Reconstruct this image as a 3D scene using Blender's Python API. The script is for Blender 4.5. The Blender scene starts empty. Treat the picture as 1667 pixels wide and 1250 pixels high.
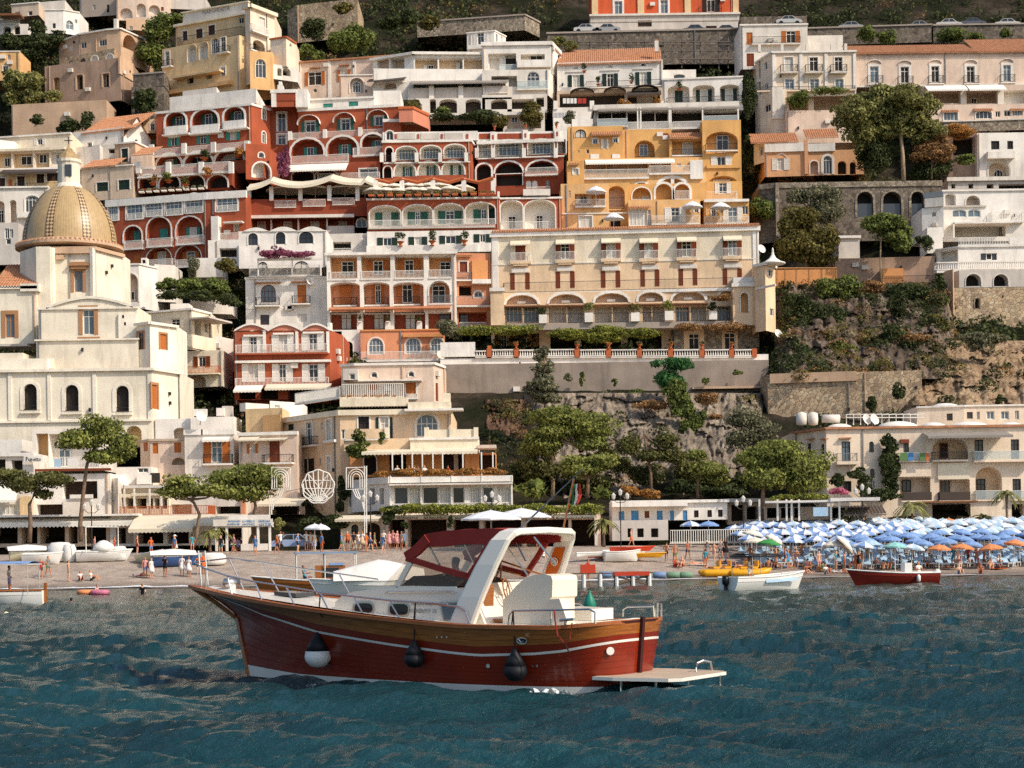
import bpy,bmesh,math,random
import numpy as np
from mathutils import Vector,Matrix
random.seed(7);RNG=np.random.default_rng(11)
S=bpy.context.scene
COL=S.collection
R=math.radians
# ------------------------------------------------------------------ camera
F=2778.3;CX=833.5;H0=893.0;CAMH=2.65;ROLL=-0.0145
cam_data=bpy.data.cameras.new('camera');cam_data.sensor_width=36.0;cam_data.lens=60.0
cam_data.shift_y=(H0-625.0)/1667.0;cam_data.clip_end=3000;cam_data.clip_start=0.5
cam=bpy.data.objects.new('camera',cam_data);COL.objects.link(cam)
cam.location=(0,0,CAMH);cam.rotation_euler=(math.pi/2,-ROLL,0);S.camera=cam
# ------------------------------------------------------------------ light
SUN_EL,SUN_AZ=R(40),R(32)
SD=Vector((math.cos(SUN_AZ)*math.cos(SUN_EL),-math.sin(SUN_AZ)*math.cos(SUN_EL),math.sin(SUN_EL)))
w=bpy.data.worlds.new('World');S.world=w;w.use_nodes=True
nt=w.node_tree;bg=nt.nodes['Background']
sky=nt.nodes.new('ShaderNodeTexSky');sky.sky_type='NISHITA';sky.sun_disc=False
sky.sun_elevation=SUN_EL;sky.sun_rotation=math.atan2(SD.x,SD.y);sky.dust_density=2.0;sky.air_density=1.0
nt.links.new(sky.outputs[0],bg.inputs[0]);bg.inputs[1].default_value=0.15
sl=bpy.data.lights.new('sun','SUN');sl.energy=3.3;sl.angle=R(0.53);sl.color=(1.0,0.895,0.745)
so=bpy.data.objects.new('sun',sl);COL.objects.link(so)
so.rotation_euler=(-SD).to_track_quat('-Z','Y').to_euler();so.location=(80,-40,120)
S.view_settings.view_transform='Standard';S.view_settings.look='None'
S.view_settings.exposure=0.25;S.view_settings.gamma=1.0;S.view_settings.use_curve_mapping=False
S.render.engine='CYCLES'
S.cycles.use_denoising=False;S.cycles.sample_clamp_direct=1.6;S.cycles.sample_clamp_indirect=2.0;S.cycles.use_adaptive_sampling=False;S.cycles.max_bounces=6;S.cycles.diffuse_bounces=4;S.cycles.glossy_bounces=3
S.cycles.transmission_bounces=4;S.cycles.transparent_max_bounces=6;S.cycles.caustics_reflective=False;S.cycles.caustics_refractive=False
# ------------------------------------------------------------------ pixel <-> world
ca,sa=math.cos(ROLL),math.sin(ROLL)
def ray(px,py):
 u=(px-CX)/F;v=(H0-py)/F
 return u*ca-v*sa,u*sa+v*ca
def P(px,py,Y):
 a,b=ray(px,py);return Vector((a*Y,Y,CAMH+b*Y))
CROP={'A1':(0,0,3.969),'A2':(400,0,3.969),'A3':(800,0,3.969),'A4':(1200,0,3.5696),'B1':(0,300,3.969),'B2':(400,300,3.969),'B3':(800,300,3.969),'B4':(1200,300,3.5696),'C1':(0,600,3.124),'C2':(400,600,3.789),'C3':(800,600,3.789),'C4':(1200,600,3.289),'D1':(280,820,3.788),'D2':(620,820,3.787),'D3':(880,820,3.788),'O':(0,0,1.0)}
def C(crop,x,y):
 ox,oy,s=CROP[crop];return ox+x/s,oy+y/s
def lerp_table(t,x):
 if x<=t[0][0]:return t[0][1]
 for(a,u),(b,v)in zip(t,t[1:]):
  if x<=b:return u+(v-u)*(x-a)/(b-a)
 return t[-1][1]
YT=[(-400,372),(-200,325),(0,285),(100,266),(200,250),(300,236),(430,220),(530,206),(600,196),(690,181),(780,167),(850,157),(880,152)]
def Yt(py):return lerp_table(YT,py)
# ------------------------------------------------------------------ materials
MATS={}
def srgb(h):
 if isinstance(h,str):
  h=h.lstrip('#');c=[int(h[i:i+2],16)/255 for i in(0,2,4)]
 else:c=[v/255 for v in h]
 return tuple((v/12.92 if v<=.04045 else((v+.055)/1.055)**2.4)for v in c)
def mat(name,col,rough=.8,var=.12,scale=.6,stain=0.0,stain_col=(0.02,0.015,0.01),bump=0.0,bscale=8.0,metal=0.0,spec=.3,coat=0.0,stretch=(1,1,1),kind=None,island=0.0):
 """plain surface with noise tint, vertical weather stains and fine relief, all in world space"""
 if name in MATS:return MATS[name]
 m=bpy.data.materials.new(name);m.use_nodes=True;MATS[name]=m
 n=m.node_tree.nodes;l=m.node_tree.links;bs=n['Principled BSDF']
 c=srgb(col)if not(isinstance(col,tuple)and max(col)<=1.0)else col
 bs.inputs['Roughness'].default_value=rough;bs.inputs['Metallic'].default_value=metal
 bs.inputs['Specular IOR Level'].default_value=spec;bs.inputs['Coat Weight'].default_value=coat
 geo=n.new('ShaderNodeNewGeometry')
 mp=n.new('ShaderNodeMapping');mp.inputs['Scale'].default_value=stretch
 l.new(geo.outputs['Position'],mp.inputs['Vector'])
 nz=n.new('ShaderNodeTexNoise');nz.inputs['Scale'].default_value=scale;nz.inputs['Detail'].default_value=6;nz.inputs['Roughness'].default_value=.62
 l.new(mp.outputs[0],nz.inputs['Vector'])
 rp=n.new('ShaderNodeValToRGB');rp.color_ramp.elements[0].position=.32;rp.color_ramp.elements[1].position=.68
 rp.color_ramp.elements[0].color=(*[x*(1-var)for x in c],1);rp.color_ramp.elements[1].color=(*[min(1,x*(1+var*.7))for x in c],1)
 l.new(nz.outputs['Fac'],rp.inputs[0]);out=rp.outputs[0]
 if island:
  mr=n.new('ShaderNodeMapRange');mr.inputs['To Min'].default_value=1-island;mr.inputs['To Max'].default_value=1+island
  l.new(geo.outputs['Random Per Island'],mr.inputs['Value'])
  mm=n.new('ShaderNodeVectorMath');mm.operation='SCALE';l.new(out,mm.inputs[0]);l.new(mr.outputs[0],mm.inputs['Scale']);out=mm.outputs[0]
 if stain:
  mp2=n.new('ShaderNodeMapping');mp2 .inputs['Scale'].default_value=(1.3,1.3,.16);l.new(geo.outputs['Position'],mp2 .inputs['Vector'])
  n2=n.new('ShaderNodeTexNoise');n2 .inputs['Scale'].default_value=1.0;n2 .inputs['Detail'].default_value=7;n2 .inputs['Roughness'].default_value=.68
  l.new(mp2 .outputs[0],n2 .inputs['Vector'])
  r2=n.new('ShaderNodeMapRange');r2 .inputs['From Min'].default_value=.5;r2 .inputs['From Max'].default_value=.8;r2 .inputs['To Max'].default_value=stain
  l.new(n2 .outputs['Fac'],r2 .inputs['Value'])
  mx=n.new('ShaderNodeMix');mx.data_type='RGBA';l.new(r2 .outputs[0],mx.inputs['Factor']);l.new(out,mx.inputs['A']);mx.inputs['B'].default_value=(*[(.42*a+b)for a,b in zip(c,stain_col)],1)
  out=mx.outputs['Result']
 l.new(out,bs.inputs['Base Color'])
 if bump:
  n3=n.new('ShaderNodeTexNoise');n3 .inputs['Scale'].default_value=bscale;n3 .inputs['Detail'].default_value=5
  l.new(mp.outputs[0],n3 .inputs['Vector'])
  bp=n.new('ShaderNodeBump');bp.inputs['Strength'].default_value=1.0;bp.inputs['Distance'].default_value=bump
  l.new(n3 .outputs['Fac'],bp.inputs['Height']);l.new(bp.outputs[0],bs.inputs['Normal'])
 return m
def stucco(name,col,stain=.35,var=.10):return mat(name,col,rough=.9,var=var,scale=.35,stain=stain,bump=.02,bscale=6,spec=.15)
def paint(name,col,rough=.5,var=.06,**k):return mat(name,col,rough=rough,var=var,scale=1.5,**k)
def stone(name,cols,scale=1.6,mortar=(.30,.27,.23),bump=.06,rough=.95,crack=.06,grime=.5,squash=1.0):
 """rubble masonry: voronoi stones with mortar lines"""
 if name in MATS:return MATS[name]
 m=bpy.data.materials.new(name);m.use_nodes=True;MATS[name]=m
 n=m.node_tree.nodes;l=m.node_tree.links;bs=n['Principled BSDF'];bs.inputs['Roughness'].default_value=rough;bs.inputs['Specular IOR Level'].default_value=.1
 geo=n.new('ShaderNodeNewGeometry');mp=n.new('ShaderNodeMapping');mp.inputs['Scale'].default_value=(1,1,squash);l.new(geo.outputs['Position'],mp.inputs['Vector'])
 v1=n.new('ShaderNodeTexVoronoi');v1 .inputs['Scale'].default_value=scale;l.new(mp.outputs[0],v1 .inputs['Vector'])
 v2=n.new('ShaderNodeTexVoronoi');v2 .feature='DISTANCE_TO_EDGE';v2 .inputs['Scale'].default_value=scale;l.new(mp.outputs[0],v2 .inputs['Vector'])
 sp=n.new('ShaderNodeSeparateColor');l.new(v1 .outputs['Color'],sp.inputs[0])
 rp=n.new('ShaderNodeValToRGB');e=rp.color_ramp.elements
 e[0].color=(*srgb(cols[0]),1);e[1].color=(*srgb(cols[-1]),1)
 for i,cc in enumerate(cols[1:-1]):x=e.new((i+1)/(len(cols)-1));x.color=(*srgb(cc),1)
 l.new(sp.outputs[0],rp.inputs[0])
 mr=n.new('ShaderNodeMapRange');mr.inputs['From Max'].default_value=crack;l.new(v2 .outputs['Distance'],mr.inputs['Value'])
 mx=n.new('ShaderNodeMix');mx.data_type='RGBA';l.new(mr.outputs[0],mx.inputs['Factor']);mx.inputs['A'].default_value=(*mortar,1);l.new(rp.outputs[0],mx.inputs['B'])
 nz=n.new('ShaderNodeTexNoise');nz.inputs['Scale'].default_value=.22;nz.inputs['Detail'].default_value=8;nz.inputs['Roughness'].default_value=.7;l.new(geo.outputs['Position'],nz.inputs['Vector'])
 r2=n.new('ShaderNodeMapRange');r2 .inputs['From Min'].default_value=.42;r2 .inputs['From Max'].default_value=.7;r2 .inputs['To Max'].default_value=grime;l.new(nz.outputs['Fac'],r2 .inputs['Value'])
 m2=n.new('ShaderNodeMix');m2 .data_type='RGBA';l.new(r2 .outputs[0],m2 .inputs['Factor']);l.new(mx.outputs['Result'],m2 .inputs['A']);m2 .inputs['B'].default_value=(.06,.047,.036,1)
 l.new(m2 .outputs['Result'],bs.inputs['Base Color'])
 bp=n.new('ShaderNodeBump');bp.inputs['Distance'].default_value=bump;l.new(mr.outputs[0],bp.inputs['Height']);l.new(bp.outputs[0],bs.inputs['Normal'])
 return m
def foliage(name,dark,light,rough=.7):
 if name in MATS:return MATS[name]
 m=bpy.data.materials.new(name);m.use_nodes=True;MATS[name]=m
 n=m.node_tree.nodes;l=m.node_tree.links;bs=n['Principled BSDF'];bs.inputs['Roughness'].default_value=rough;bs.inputs['Specular IOR Level'].default_value=.15
 geo=n.new('ShaderNodeNewGeometry')
 nz=n.new('ShaderNodeTexNoise');nz.inputs['Scale'].default_value=.9;nz.inputs['Detail'].default_value=3;l.new(geo.outputs['Position'],nz.inputs['Vector'])
 ad=n.new('ShaderNodeMath');ad.operation='MULTIPLY_ADD';l.new(geo.outputs['Random Per Island'],ad.inputs[0]);ad.inputs[1].default_value=.55;l.new(nz.outputs['Fac'],ad.inputs[2])
 rp=n.new('ShaderNodeValToRGB');rp.color_ramp.elements[0].position=.45;rp.color_ramp.elements[1].position=1.0
 rp.color_ramp.elements[0].color=(*dark,1);rp.color_ramp.elements[1].color=(*light,1);l.new(ad.outputs[0],rp.inputs[0]);l.new(rp.outputs[0],bs.inputs['Base Color'])
 tr=n.new('ShaderNodeBsdfTranslucent');l.new(rp.outputs[0],tr.inputs['Color'])
 mx=n.new('ShaderNodeMixShader');mx.inputs[0].default_value=.32;l.new(bs.outputs[0],mx.inputs[1]);l.new(tr.outputs[0],mx.inputs[2]);l.new(mx.outputs[0],n['Material Output'].inputs['Surface'])
 return m
def glass(name,col,rough=.08,alpha=1.0):
 if name in MATS:return MATS[name]
 m=bpy.data.materials.new(name);m.use_nodes=True;MATS[name]=m
 bs=m.node_tree.nodes['Principled BSDF'];bs.inputs['Base Color'].default_value=(*col,1);bs.inputs['Roughness'].default_value=rough;bs.inputs['Specular IOR Level'].default_value=.5
 if alpha<1:
  n=m.node_tree.nodes;l=m.node_tree.links
  t=n.new('ShaderNodeBsdfTransparent');t.inputs[0].default_value=(*[min(1,.55+.45*c/max(col))for c in col],1);mx=n.new('ShaderNodeMixShader');mx.inputs[0].default_value=alpha
  l.new(t.outputs[0],mx.inputs[1]);l.new(bs.outputs[0],mx.inputs[2]);l.new(mx.outputs[0],n['Material Output'].inputs['Surface'])
 return m
# ------------------------------------------------------------------ mesh building
class MB:
 def __init__(s):s.v=[];s.f=[];s.m=[];s.mats=[]
 def mi(s,m):
  m=MATS[m]if isinstance(m,str)else m
  for i,x in enumerate(s.mats):
   if x is m:return i
  s.mats.append(m);return len(s.mats)-1
 def poly(s,pts,m):
  b=len(s.v);s.v+=[tuple(p)for p in pts];s.f.append(tuple(range(b,b+len(pts))));s.m.append(s.mi(m))
 def grid(s,rows,m,closed=False,cap=False):
  """rows: list of equal length point rings"""
  i0=len(s.v);n=len(rows[0]);k=s.mi(m)
  for r in rows:s.v+=[tuple(p)for p in r]
  for a in range(len(rows)-1):
   for j in range(n if closed else n-1):
    j2=(j+1)%n
    s.f.append((i0+a*n+j,i0+a*n+j2,i0+(a+1)*n+j2,i0+(a+1)*n+j));s.m.append(k)
  if cap:
   s.f.append(tuple(i0+j for j in range(n))[::-1]);s.m.append(k)
   s.f.append(tuple(i0+(len(rows)-1)*n+j for j in range(n)));s.m.append(k)
 def hexa(s,p,m):
  """8 corners: 4 bottom ccw, 4 top ccw"""
  i=len(s.v);s.v+=[tuple(q)for q in p];k=s.mi(m)
  for f in((3,2,1,0),(4,5,6,7),(0,1,5,4),(1,2,6,5),(2,3,7,6),(3,0,4,7)):
   s.f.append(tuple(i+a for a in f));s.m.append(k)
 def box(s,x0,x1,y0,y1,z0,z1,m):
  s.hexa([(x0,y0,z0),(x1,y0,z0),(x1,y1,z0),(x0,y1,z0),(x0,y0,z1),(x1,y0,z1),(x1,y1,z1),(x0,y1,z1)],m)
 def tube(s,pts,r,m,n=6,cap=True,r2=None):
  pts=[Vector(p)for p in pts];rings=[];N=len(pts)
  for i,p in enumerate(pts):
   t=(pts[min(i+1,N-1)]-pts[max(i-1,0)])
   if t.length<1e-9:t=Vector((0,0,1))
   t.normalize();a=t.cross(Vector((0,0,1))if abs(t.z)<.95 else Vector((1,0,0))).normalized();b=t.cross(a)
   rr=r[i]if isinstance(r,(list,tuple))else(r if r2 is None else r+(r2-r)*i/max(1,N-1))
   rings.append([p+(a*math.cos(2*math.pi*j/n)+b*math.sin(2*math.pi*j/n))*rr for j in range(n)])
  s.grid(rings,m,closed=True,cap=cap)
 def lathe(s,prof,c,m,n=16,ax=None):
  rows=[]
  for r,z in prof:
   rows.append([(c[0]+r*math.cos(2*math.pi*j/n),c[1]+r*math.sin(2*math.pi*j/n),c[2]+z)for j in range(n)])
  s.grid(rows,m,closed=True,cap=True)
 def mesh(s,name='m',smooth=False):
  me=bpy.data.meshes.new(name);me.from_pydata(s.v,[],s.f)
  for m in s.mats:me.materials.append(m)
  if s.m:me.polygons.foreach_set('material_index',np.array(s.m,dtype=np.int32))
  if smooth:me.polygons.foreach_set('use_smooth',np.ones(len(s.f),dtype=bool))
  me.update();return me
def np_mesh(name,verts,quads,material,k=4):
 me=bpy.data.meshes.new(name);nv=len(verts);nf=len(quads)
 me.vertices.add(nv);me.vertices.foreach_set('co',np.asarray(verts,dtype=np.float32).ravel())
 me.loops.add(nf*k);me.loops.foreach_set('vertex_index',np.asarray(quads,dtype=np.int32).ravel())
 me.polygons.add(nf);me.polygons.foreach_set('loop_start',np.arange(0,nf*k,k,dtype=np.int32))
 me.update(calc_edges=True)
 if material:me.materials.append(MATS[material]if isinstance(material,str)else material)
 return me
WM={}
IDENT=Matrix.Identity(4)
def put(name,me,parent=None,M=None):
 """link an object with world matrix M under parent"""
 o=bpy.data.objects.new(name,me);COL.objects.link(o);M=M if M is not None else IDENT
 o.matrix_basis=M;WM[o.name]=M
 if parent is not None:
  o.parent=parent;o.matrix_parent_inverse=WM[parent.name].inverted()
 return o
def tag(o,label,cat,group=None,kind=None):
 o['label']=label;o['category']=cat
 if group:o['group']=group
 if kind:o['kind']=kind
 return o
def empty(name,loc,label,cat,group=None,rz=0.0):
 M=Matrix.Translation(loc)@Matrix.Rotation(rz,4,'Z');o=put(name,None,None,M);o.empty_display_size=.2
 return tag(o,label,cat,group)
def struct(name,me,kind='structure'):
 o=put(name,me);o['kind']=kind;return o
# ------------------------------------------------------------------ hillside, beach, promenade, sea
def vnoise(x,y,seed=0):
 xi=np.floor(x).astype(int);yi=np.floor(y).astype(int);xf=x-xi;yf=y-yi
 def h(a,b):
  n=(a*374761393+b*668265263+seed*1442695)&0x7fffffff;n=((n^(n>>13))*1274126177)&0x7fffffff
  return((n^(n>>16))&0xffff)/65535.0
 u=xf*xf*(3-2*xf);v=yf*yf*(3-2*yf)
 return(h(xi,yi)*(1-u)+h(xi+1,yi)*u)*(1-v)+(h(xi,yi+1)*(1-u)+h(xi+1,yi+1)*u)*v
def fbm(x,y,seed=0,oct=4):
 s=0;a=.5
 for i in range(oct):s=s+a*(vnoise(x*2**i,y*2**i,seed+i)-.5);a*=.5
 return s
def hill_material():
 m=bpy.data.materials.new('hillside');m.use_nodes=True;MATS['hillside']=m
 n=m.node_tree.nodes;l=m.node_tree.links;bs=n['Principled BSDF'];bs.inputs['Roughness'].default_value=1;bs.inputs['Specular IOR Level'].default_value=.05
 geo=n.new('ShaderNodeNewGeometry')
 nz=n.new('ShaderNodeTexNoise');nz.inputs['Scale'].default_value=.16;nz.inputs['Detail'].default_value=9;nz.inputs['Roughness'].default_value=.7;l.new(geo.outputs['Position'],nz.inputs['Vector'])
 rp=n.new('ShaderNodeValToRGB');e=rp.color_ramp.elements
 e[0].position=.30;e[0].color=(.012,.014,.007,1);e[1].position=.8;e[1].color=(.13,.10,.075,1)  # ramp kept dark: the slope's shade is part of this colour
 for p,c in((.44,(.022,.024,.012)),(.54,(.042,.034,.024)),(.63,(.075,.058,.042))):x=e.new(p);x.color=(*c,1)
 l.new(nz.outputs['Fac'],rp.inputs[0]);l.new(rp.outputs[0],bs.inputs['Base Color'])
 n2=n.new('ShaderNodeTexNoise');n2 .inputs['Scale'].default_value=1.1;n2 .inputs['Detail'].default_value=8;n2 .inputs['Roughness'].default_value=.75;l.new(geo.outputs['Position'],n2 .inputs['Vector'])
 bp=n.new('ShaderNodeBump');bp.inputs['Distance'].default_value=.7;l.new(n2 .outputs['Fac'],bp.inputs['Height']);l.new(bp.outputs[0],bs.inputs['Normal'])
hill_material()
def build_hill():
 py=np.concatenate([np.linspace(-400,-20,24),np.linspace(-10,905,132)])[::-1];px=np.linspace(-900,2600,240)
 PX,PY=np.meshgrid(px,py);YY=np.interp(PY,[t[0]for t in YT],[t[1]for t in YT])+8.0
 YY=YY+5.0*fbm(PX/130,PY/110,5)+2.5*fbm(PX/40,PY/30,9)*(PY<800)
 u=(PX-CX)/F;v=(H0-PY)/F
 X=(u*ca-v*sa)*YY;Z=CAMH+(u*sa+v*ca)*YY
 V=np.stack([X,YY,Z],-1).reshape(-1,3);nr,nc=PX.shape
 i=(np.arange(nr-1)[:,None]*nc+np.arange(nc-1)[None]).ravel();Q=np.stack([i,i+1,i+nc+1,i+nc],-1)
 me=np_mesh('hillside',V,Q,'hillside');me.polygons.foreach_set('use_smooth',np.ones(len(me.polygons),bool));struct('hillside',me)
build_hill()
BEACH=[(100,-2.2),(124,-.45),(130.5,.0),(134,.45),(140,1.5),(146,2.45),(150,2.72),(152,2.76),(180,2.85)]
def beach_z(x,y):
 """right part of the beach is longer"""
 k=min(1,max(0,(x-4)/16));yy=130.5+(y-130.5)*(1-.30*k)-1.5*k
 return lerp_table(BEACH,yy)
def beach_mat():
 m=bpy.data.materials.new('pebble_sand');m.use_nodes=True;MATS['pebble_sand']=m
 n=m.node_tree.nodes;l=m.node_tree.links;bs=n['Principled BSDF'];bs.inputs['Roughness'].default_value=.95;bs.inputs['Specular IOR Level'].default_value=.1
 geo=n.new('ShaderNodeNewGeometry');nz=n.new('ShaderNodeTexNoise');nz.inputs['Scale'].default_value=.8;nz.inputs['Detail'].default_value=9;nz.inputs['Roughness'].default_value=.75;l.new(geo.outputs['Position'],nz.inputs['Vector'])
 rp=n.new('ShaderNodeValToRGB');e=rp.color_ramp.elements;e[0].position=.3;e[0].color=(.24,.185,.15,1);e[1].position=.7;e[1].color=(.47,.385,.31,1);l.new(nz.outputs['Fac'],rp.inputs[0])
 sp=n.new('ShaderNodeSeparateXYZ');l.new(geo.outputs['Position'],sp.inputs[0])
 mr=n.new('ShaderNodeMapRange');mr.inputs['From Min'].default_value=.02;mr.inputs['From Max'].default_value=.5;mr.inputs['To Min'].default_value=.38;mr.inputs['To Max'].default_value=1.0;l.new(sp.outputs['Z'],mr.inputs['Value'])
 vm=n.new('ShaderNodeVectorMath');vm.operation='SCALE';l.new(rp.outputs[0],vm.inputs[0]);l.new(mr.outputs[0],vm.inputs['Scale']);l.new(vm.outputs[0],bs.inputs['Base Color'])
 vo=n.new('ShaderNodeTexVoronoi');vo.inputs['Scale'].default_value=6;l.new(geo.outputs['Position'],vo.inputs['Vector'])
 bp=n.new('ShaderNodeBump');bp.inputs['Distance'].default_value=.05;l.new(vo.outputs['Distance'],bp.inputs['Height']);l.new(bp.outputs[0],bs.inputs['Normal'])
beach_mat()
def build_beach():
 xs=np.linspace(-90,110,201);ys=np.concatenate([np.linspace(100,128,15),np.linspace(128.5,185,90)])
 X,Y=np.meshgrid(xs,ys);Z=np.vectorize(beach_z)(X,Y)+.16*fbm(X/2.6,Y/2.0,3)+.05*fbm(X/.8,Y/.8,4)
 Z=Z+np.where((Y>129)&(Y<133),.10*np.sin(X*.55+2*fbm(X/9,Y/40,8)),0)
 nr,nc=X.shape;i=(np.arange(nr-1)[:,None]*nc+np.arange(nc-1)[None]).ravel();Q=np.stack([i,i+1,i+nc+1,i+nc],-1)
 me=np_mesh('beach',np.stack([X,Y,Z],-1).reshape(-1,3),Q,'pebble_sand');me.polygons.foreach_set('use_smooth',np.ones(len(me.polygons),bool));struct('beach',me)
build_beach()
def water_mat():
 m=bpy.data.materials.new('sea_water');m.use_nodes=True;MATS['sea_water']=m
 n=m.node_tree.nodes;l=m.node_tree.links;bs=n['Principled BSDF']
 bs.inputs['Roughness'].default_value=.1;bs.inputs['IOR'].default_value=1.333;bs.inputs['Specular IOR Level'].default_value=.5
 geo=n.new('ShaderNodeNewGeometry')
 nz=n.new('ShaderNodeTexNoise');nz.inputs['Scale'].default_value=.09;nz.inputs['Detail'].default_value=4;l.new(geo.outputs['Position'],nz.inputs['Vector'])
 rp=n.new('ShaderNodeValToRGB');e=rp.color_ramp.elements;e[0].position=.35;e[0].color=(.005,.030,.035,1);e[1].position=.68;e[1].color=(.011,.068,.078,1);l.new(nz.outputs['Fac'],rp.inputs[0])
 sp=n.new('ShaderNodeSeparateXYZ');l.new(geo.outputs['Position'],sp.inputs[0])
 mr=n.new('ShaderNodeMapRange');mr.inputs['From Min'].default_value=70;mr.inputs['From Max'].default_value=128;l.new(sp.outputs['Y'],mr.inputs['Value'])
 mx=n.new('ShaderNodeMix');mx.data_type='RGBA';l.new(mr.outputs[0],mx.inputs['Factor']);l.new(rp.outputs[0],mx.inputs['A']);mx.inputs['B'].default_value=(.05,.065,.045,1)
 l.new(mx.outputs['Result'],bs.inputs['Base Color'])
 mp=n.new('ShaderNodeMapping');mp.inputs['Scale'].default_value=(1.0,1.7,1);mp.inputs['Rotation'].default_value=(0,0,.25);l.new(geo.outputs['Position'],mp.inputs['Vector'])
 n1=n.new('ShaderNodeTexNoise');n1 .inputs['Scale'].default_value=5.5;n1 .inputs['Detail'].default_value=8;n1 .inputs['Roughness'].default_value=.62;n1 .inputs['Distortion'].default_value=.4;l.new(mp.outputs[0],n1 .inputs['Vector'])
 bp=n.new('ShaderNodeBump');bp.inputs['Distance'].default_value=.085;l.new(n1 .outputs['Fac'],bp.inputs['Height']);l.new(bp.outputs[0],bs.inputs['Normal'])
water_mat()
def wave_h(X,Y):
 h=0
 rr=np.random.default_rng(5)
 for i in range(24):
  L=.42*1.135**i;th=rr.normal(1.3,.6);k=2*math.pi/L;A=.0195*L**.8*(1 if L<1.6 else .55)
  ph=rr.uniform(0,6.28);q=k*(X*math.cos(th)+Y*math.sin(th))+ph+1.6*fbm(X/(L*2.5)+i,Y/(L*2.5),i)
  h=h+A*(np.sin(q)+.3*np.cos(2*q))
 for L,th,A in((6.5,1.2,.035),(9,1.5,.04),(13,.9,.045)):h=h+A*np.sin(2*math.pi/L*(X*math.cos(th)+Y*math.sin(th))+2*fbm(X/14,Y/14,int(L)))
 g=.75+.9*vnoise(X/9,Y/7,77)
 return h*g
def build_sea():
 ys=[9.0]
 while ys[-1]<133:ys.append(ys[-1]+max(.055,.00019*ys[-1]**2))
 ys=np.array(ys);us=np.linspace(-.52,.52,760)
 U,Y=np.meshgrid(us,ys);X=U*(Y+6)
 Z=wave_h(X,Y)*np.interp(Y,[0,60,110,131],[1,.95,.6,.25])
 nr,nc=X.shape;i=(np.arange(nr-1)[:,None]*nc+np.arange(nc-1)[None]).ravel();Q=np.stack([i,i+1,i+nc+1,i+nc],-1)
 me=np_mesh('sea',np.stack([X,Y,Z],-1).reshape(-1,3),Q,'sea_water');me.polygons.foreach_set('use_smooth',np.ones(len(me.polygons),bool));struct('sea',me)
 mb=MB();mb.poly([(-900,-900,-.6),(900,-900,-.6),(900,140,-.6),(-900,140,-.6)],'sea_water');struct('open_sea',mb.mesh('open_sea'))
build_sea()
# ------------------------------------------------------------------ building engine
def arch_path(w,h,rise,n=8):
 """(x,z) from bottom left up over the top to bottom right, x centred"""
 if rise<=.01:return[(-w/2,0),(-w/2,h),(w/2,h),(w/2,0)]
 rise=min(rise,h*.95);pts=[(-w/2,0)]
 for i in range(n+1):
  a=math.pi-math.pi*i/n;pts.append((w/2*math.cos(a),h-rise+rise*math.sin(a)))
 return pts+[(w/2,0)]
CACHE={}
def rnd(x,q=.05):return round(max(q,round(x/q)*q),3)
def ring_faces(mb,po,pi,y0,y1,m):
 for a,b,c,d in zip(po,po[1:],pi[1:],pi):
  mb.poly([(a[0],y0,a[1]),(b[0],y0,b[1]),(c[0],y0,c[1]),(d[0],y0,d[1])],m)
  mb.poly([(d[0],y0,d[1]),(c[0],y0,c[1]),(c[0],y1,c[1]),(d[0],y1,d[1])],m)
  mb.poly([(b[0],y0,b[1]),(a[0],y0,a[1]),(a[0],y1,a[1]),(b[0],y1,b[1])],m)
def window_meshes(w,h,rise,fr,gl,bars):
 k=('win',rnd(w),rnd(h),rnd(rise)if rise else 0,fr,gl,bars)
 if k in CACHE:return CACHE[k]
 w,h=k[1],k[2];rise=k[3];t=min(.09,w*.12)
 mb=MB();po=arch_path(w,h,rise);pi=arch_path(w-2*t,h-t,max(0,rise-t)if rise else 0)
 ring_faces(mb,po,pi,-.03,.06,fr);mb.box(-w/2+t,w/2-t,-.028,.06,0,t,fr)
 if bars:
  nb=max(1,int(bars))
  for i in range(nb):
   x=-w/2+w*(i+1)/(nb+1);mb.box(x-.03,x+.03,-.02,.055,t,h-t*1.2-(rise*.25 if nb>1 else 0),fr)
  if h>1.3:
   z=(h-rise)if rise else h*.72;mb.box(-w/2+t,w/2-t,-.018,.05,z-.03,z+.03,fr)
 pn=MB();pn.poly([(x,.03,z)for x,z in pi],gl)
 CACHE[k]=(mb.mesh('window'),pn.mesh('pane'));return CACHE[k]
def shutter_mesh(w,h,m):
 k=('sh',rnd(w),rnd(h),m)
 if k in CACHE:return CACHE[k]
 w,h=k[1],k[2];mb=MB();t=min(.07,w*.18)
 mb.box(-w/2,w/2,0,.03,0,h,m)
 for x0,x1,z0,z1 in((-w/2,-w/2+t,0,h),(w/2-t,w/2,0,h),(-w/2+t,w/2-t,h-t,h),(-w/2+t,w/2-t,0,t),(-w/2+t,w/2-t,h*.48,h*.48+t)):
  mb.box(x0,x1,-.025,0,z0,z1,m)
 n=max(3,int(h/.16))
 for i in range(n):
  z=t+(h-2*t)*(i+.5)/n;mb.poly([(-w/2+t,-.002,z-.05),(w/2-t,-.002,z-.05),(w/2-t,-.022,z+.03),(-w/2+t,-.022,z+.03)],m)
 CACHE[k]=mb.mesh('shutter');return CACHE[k]
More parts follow.
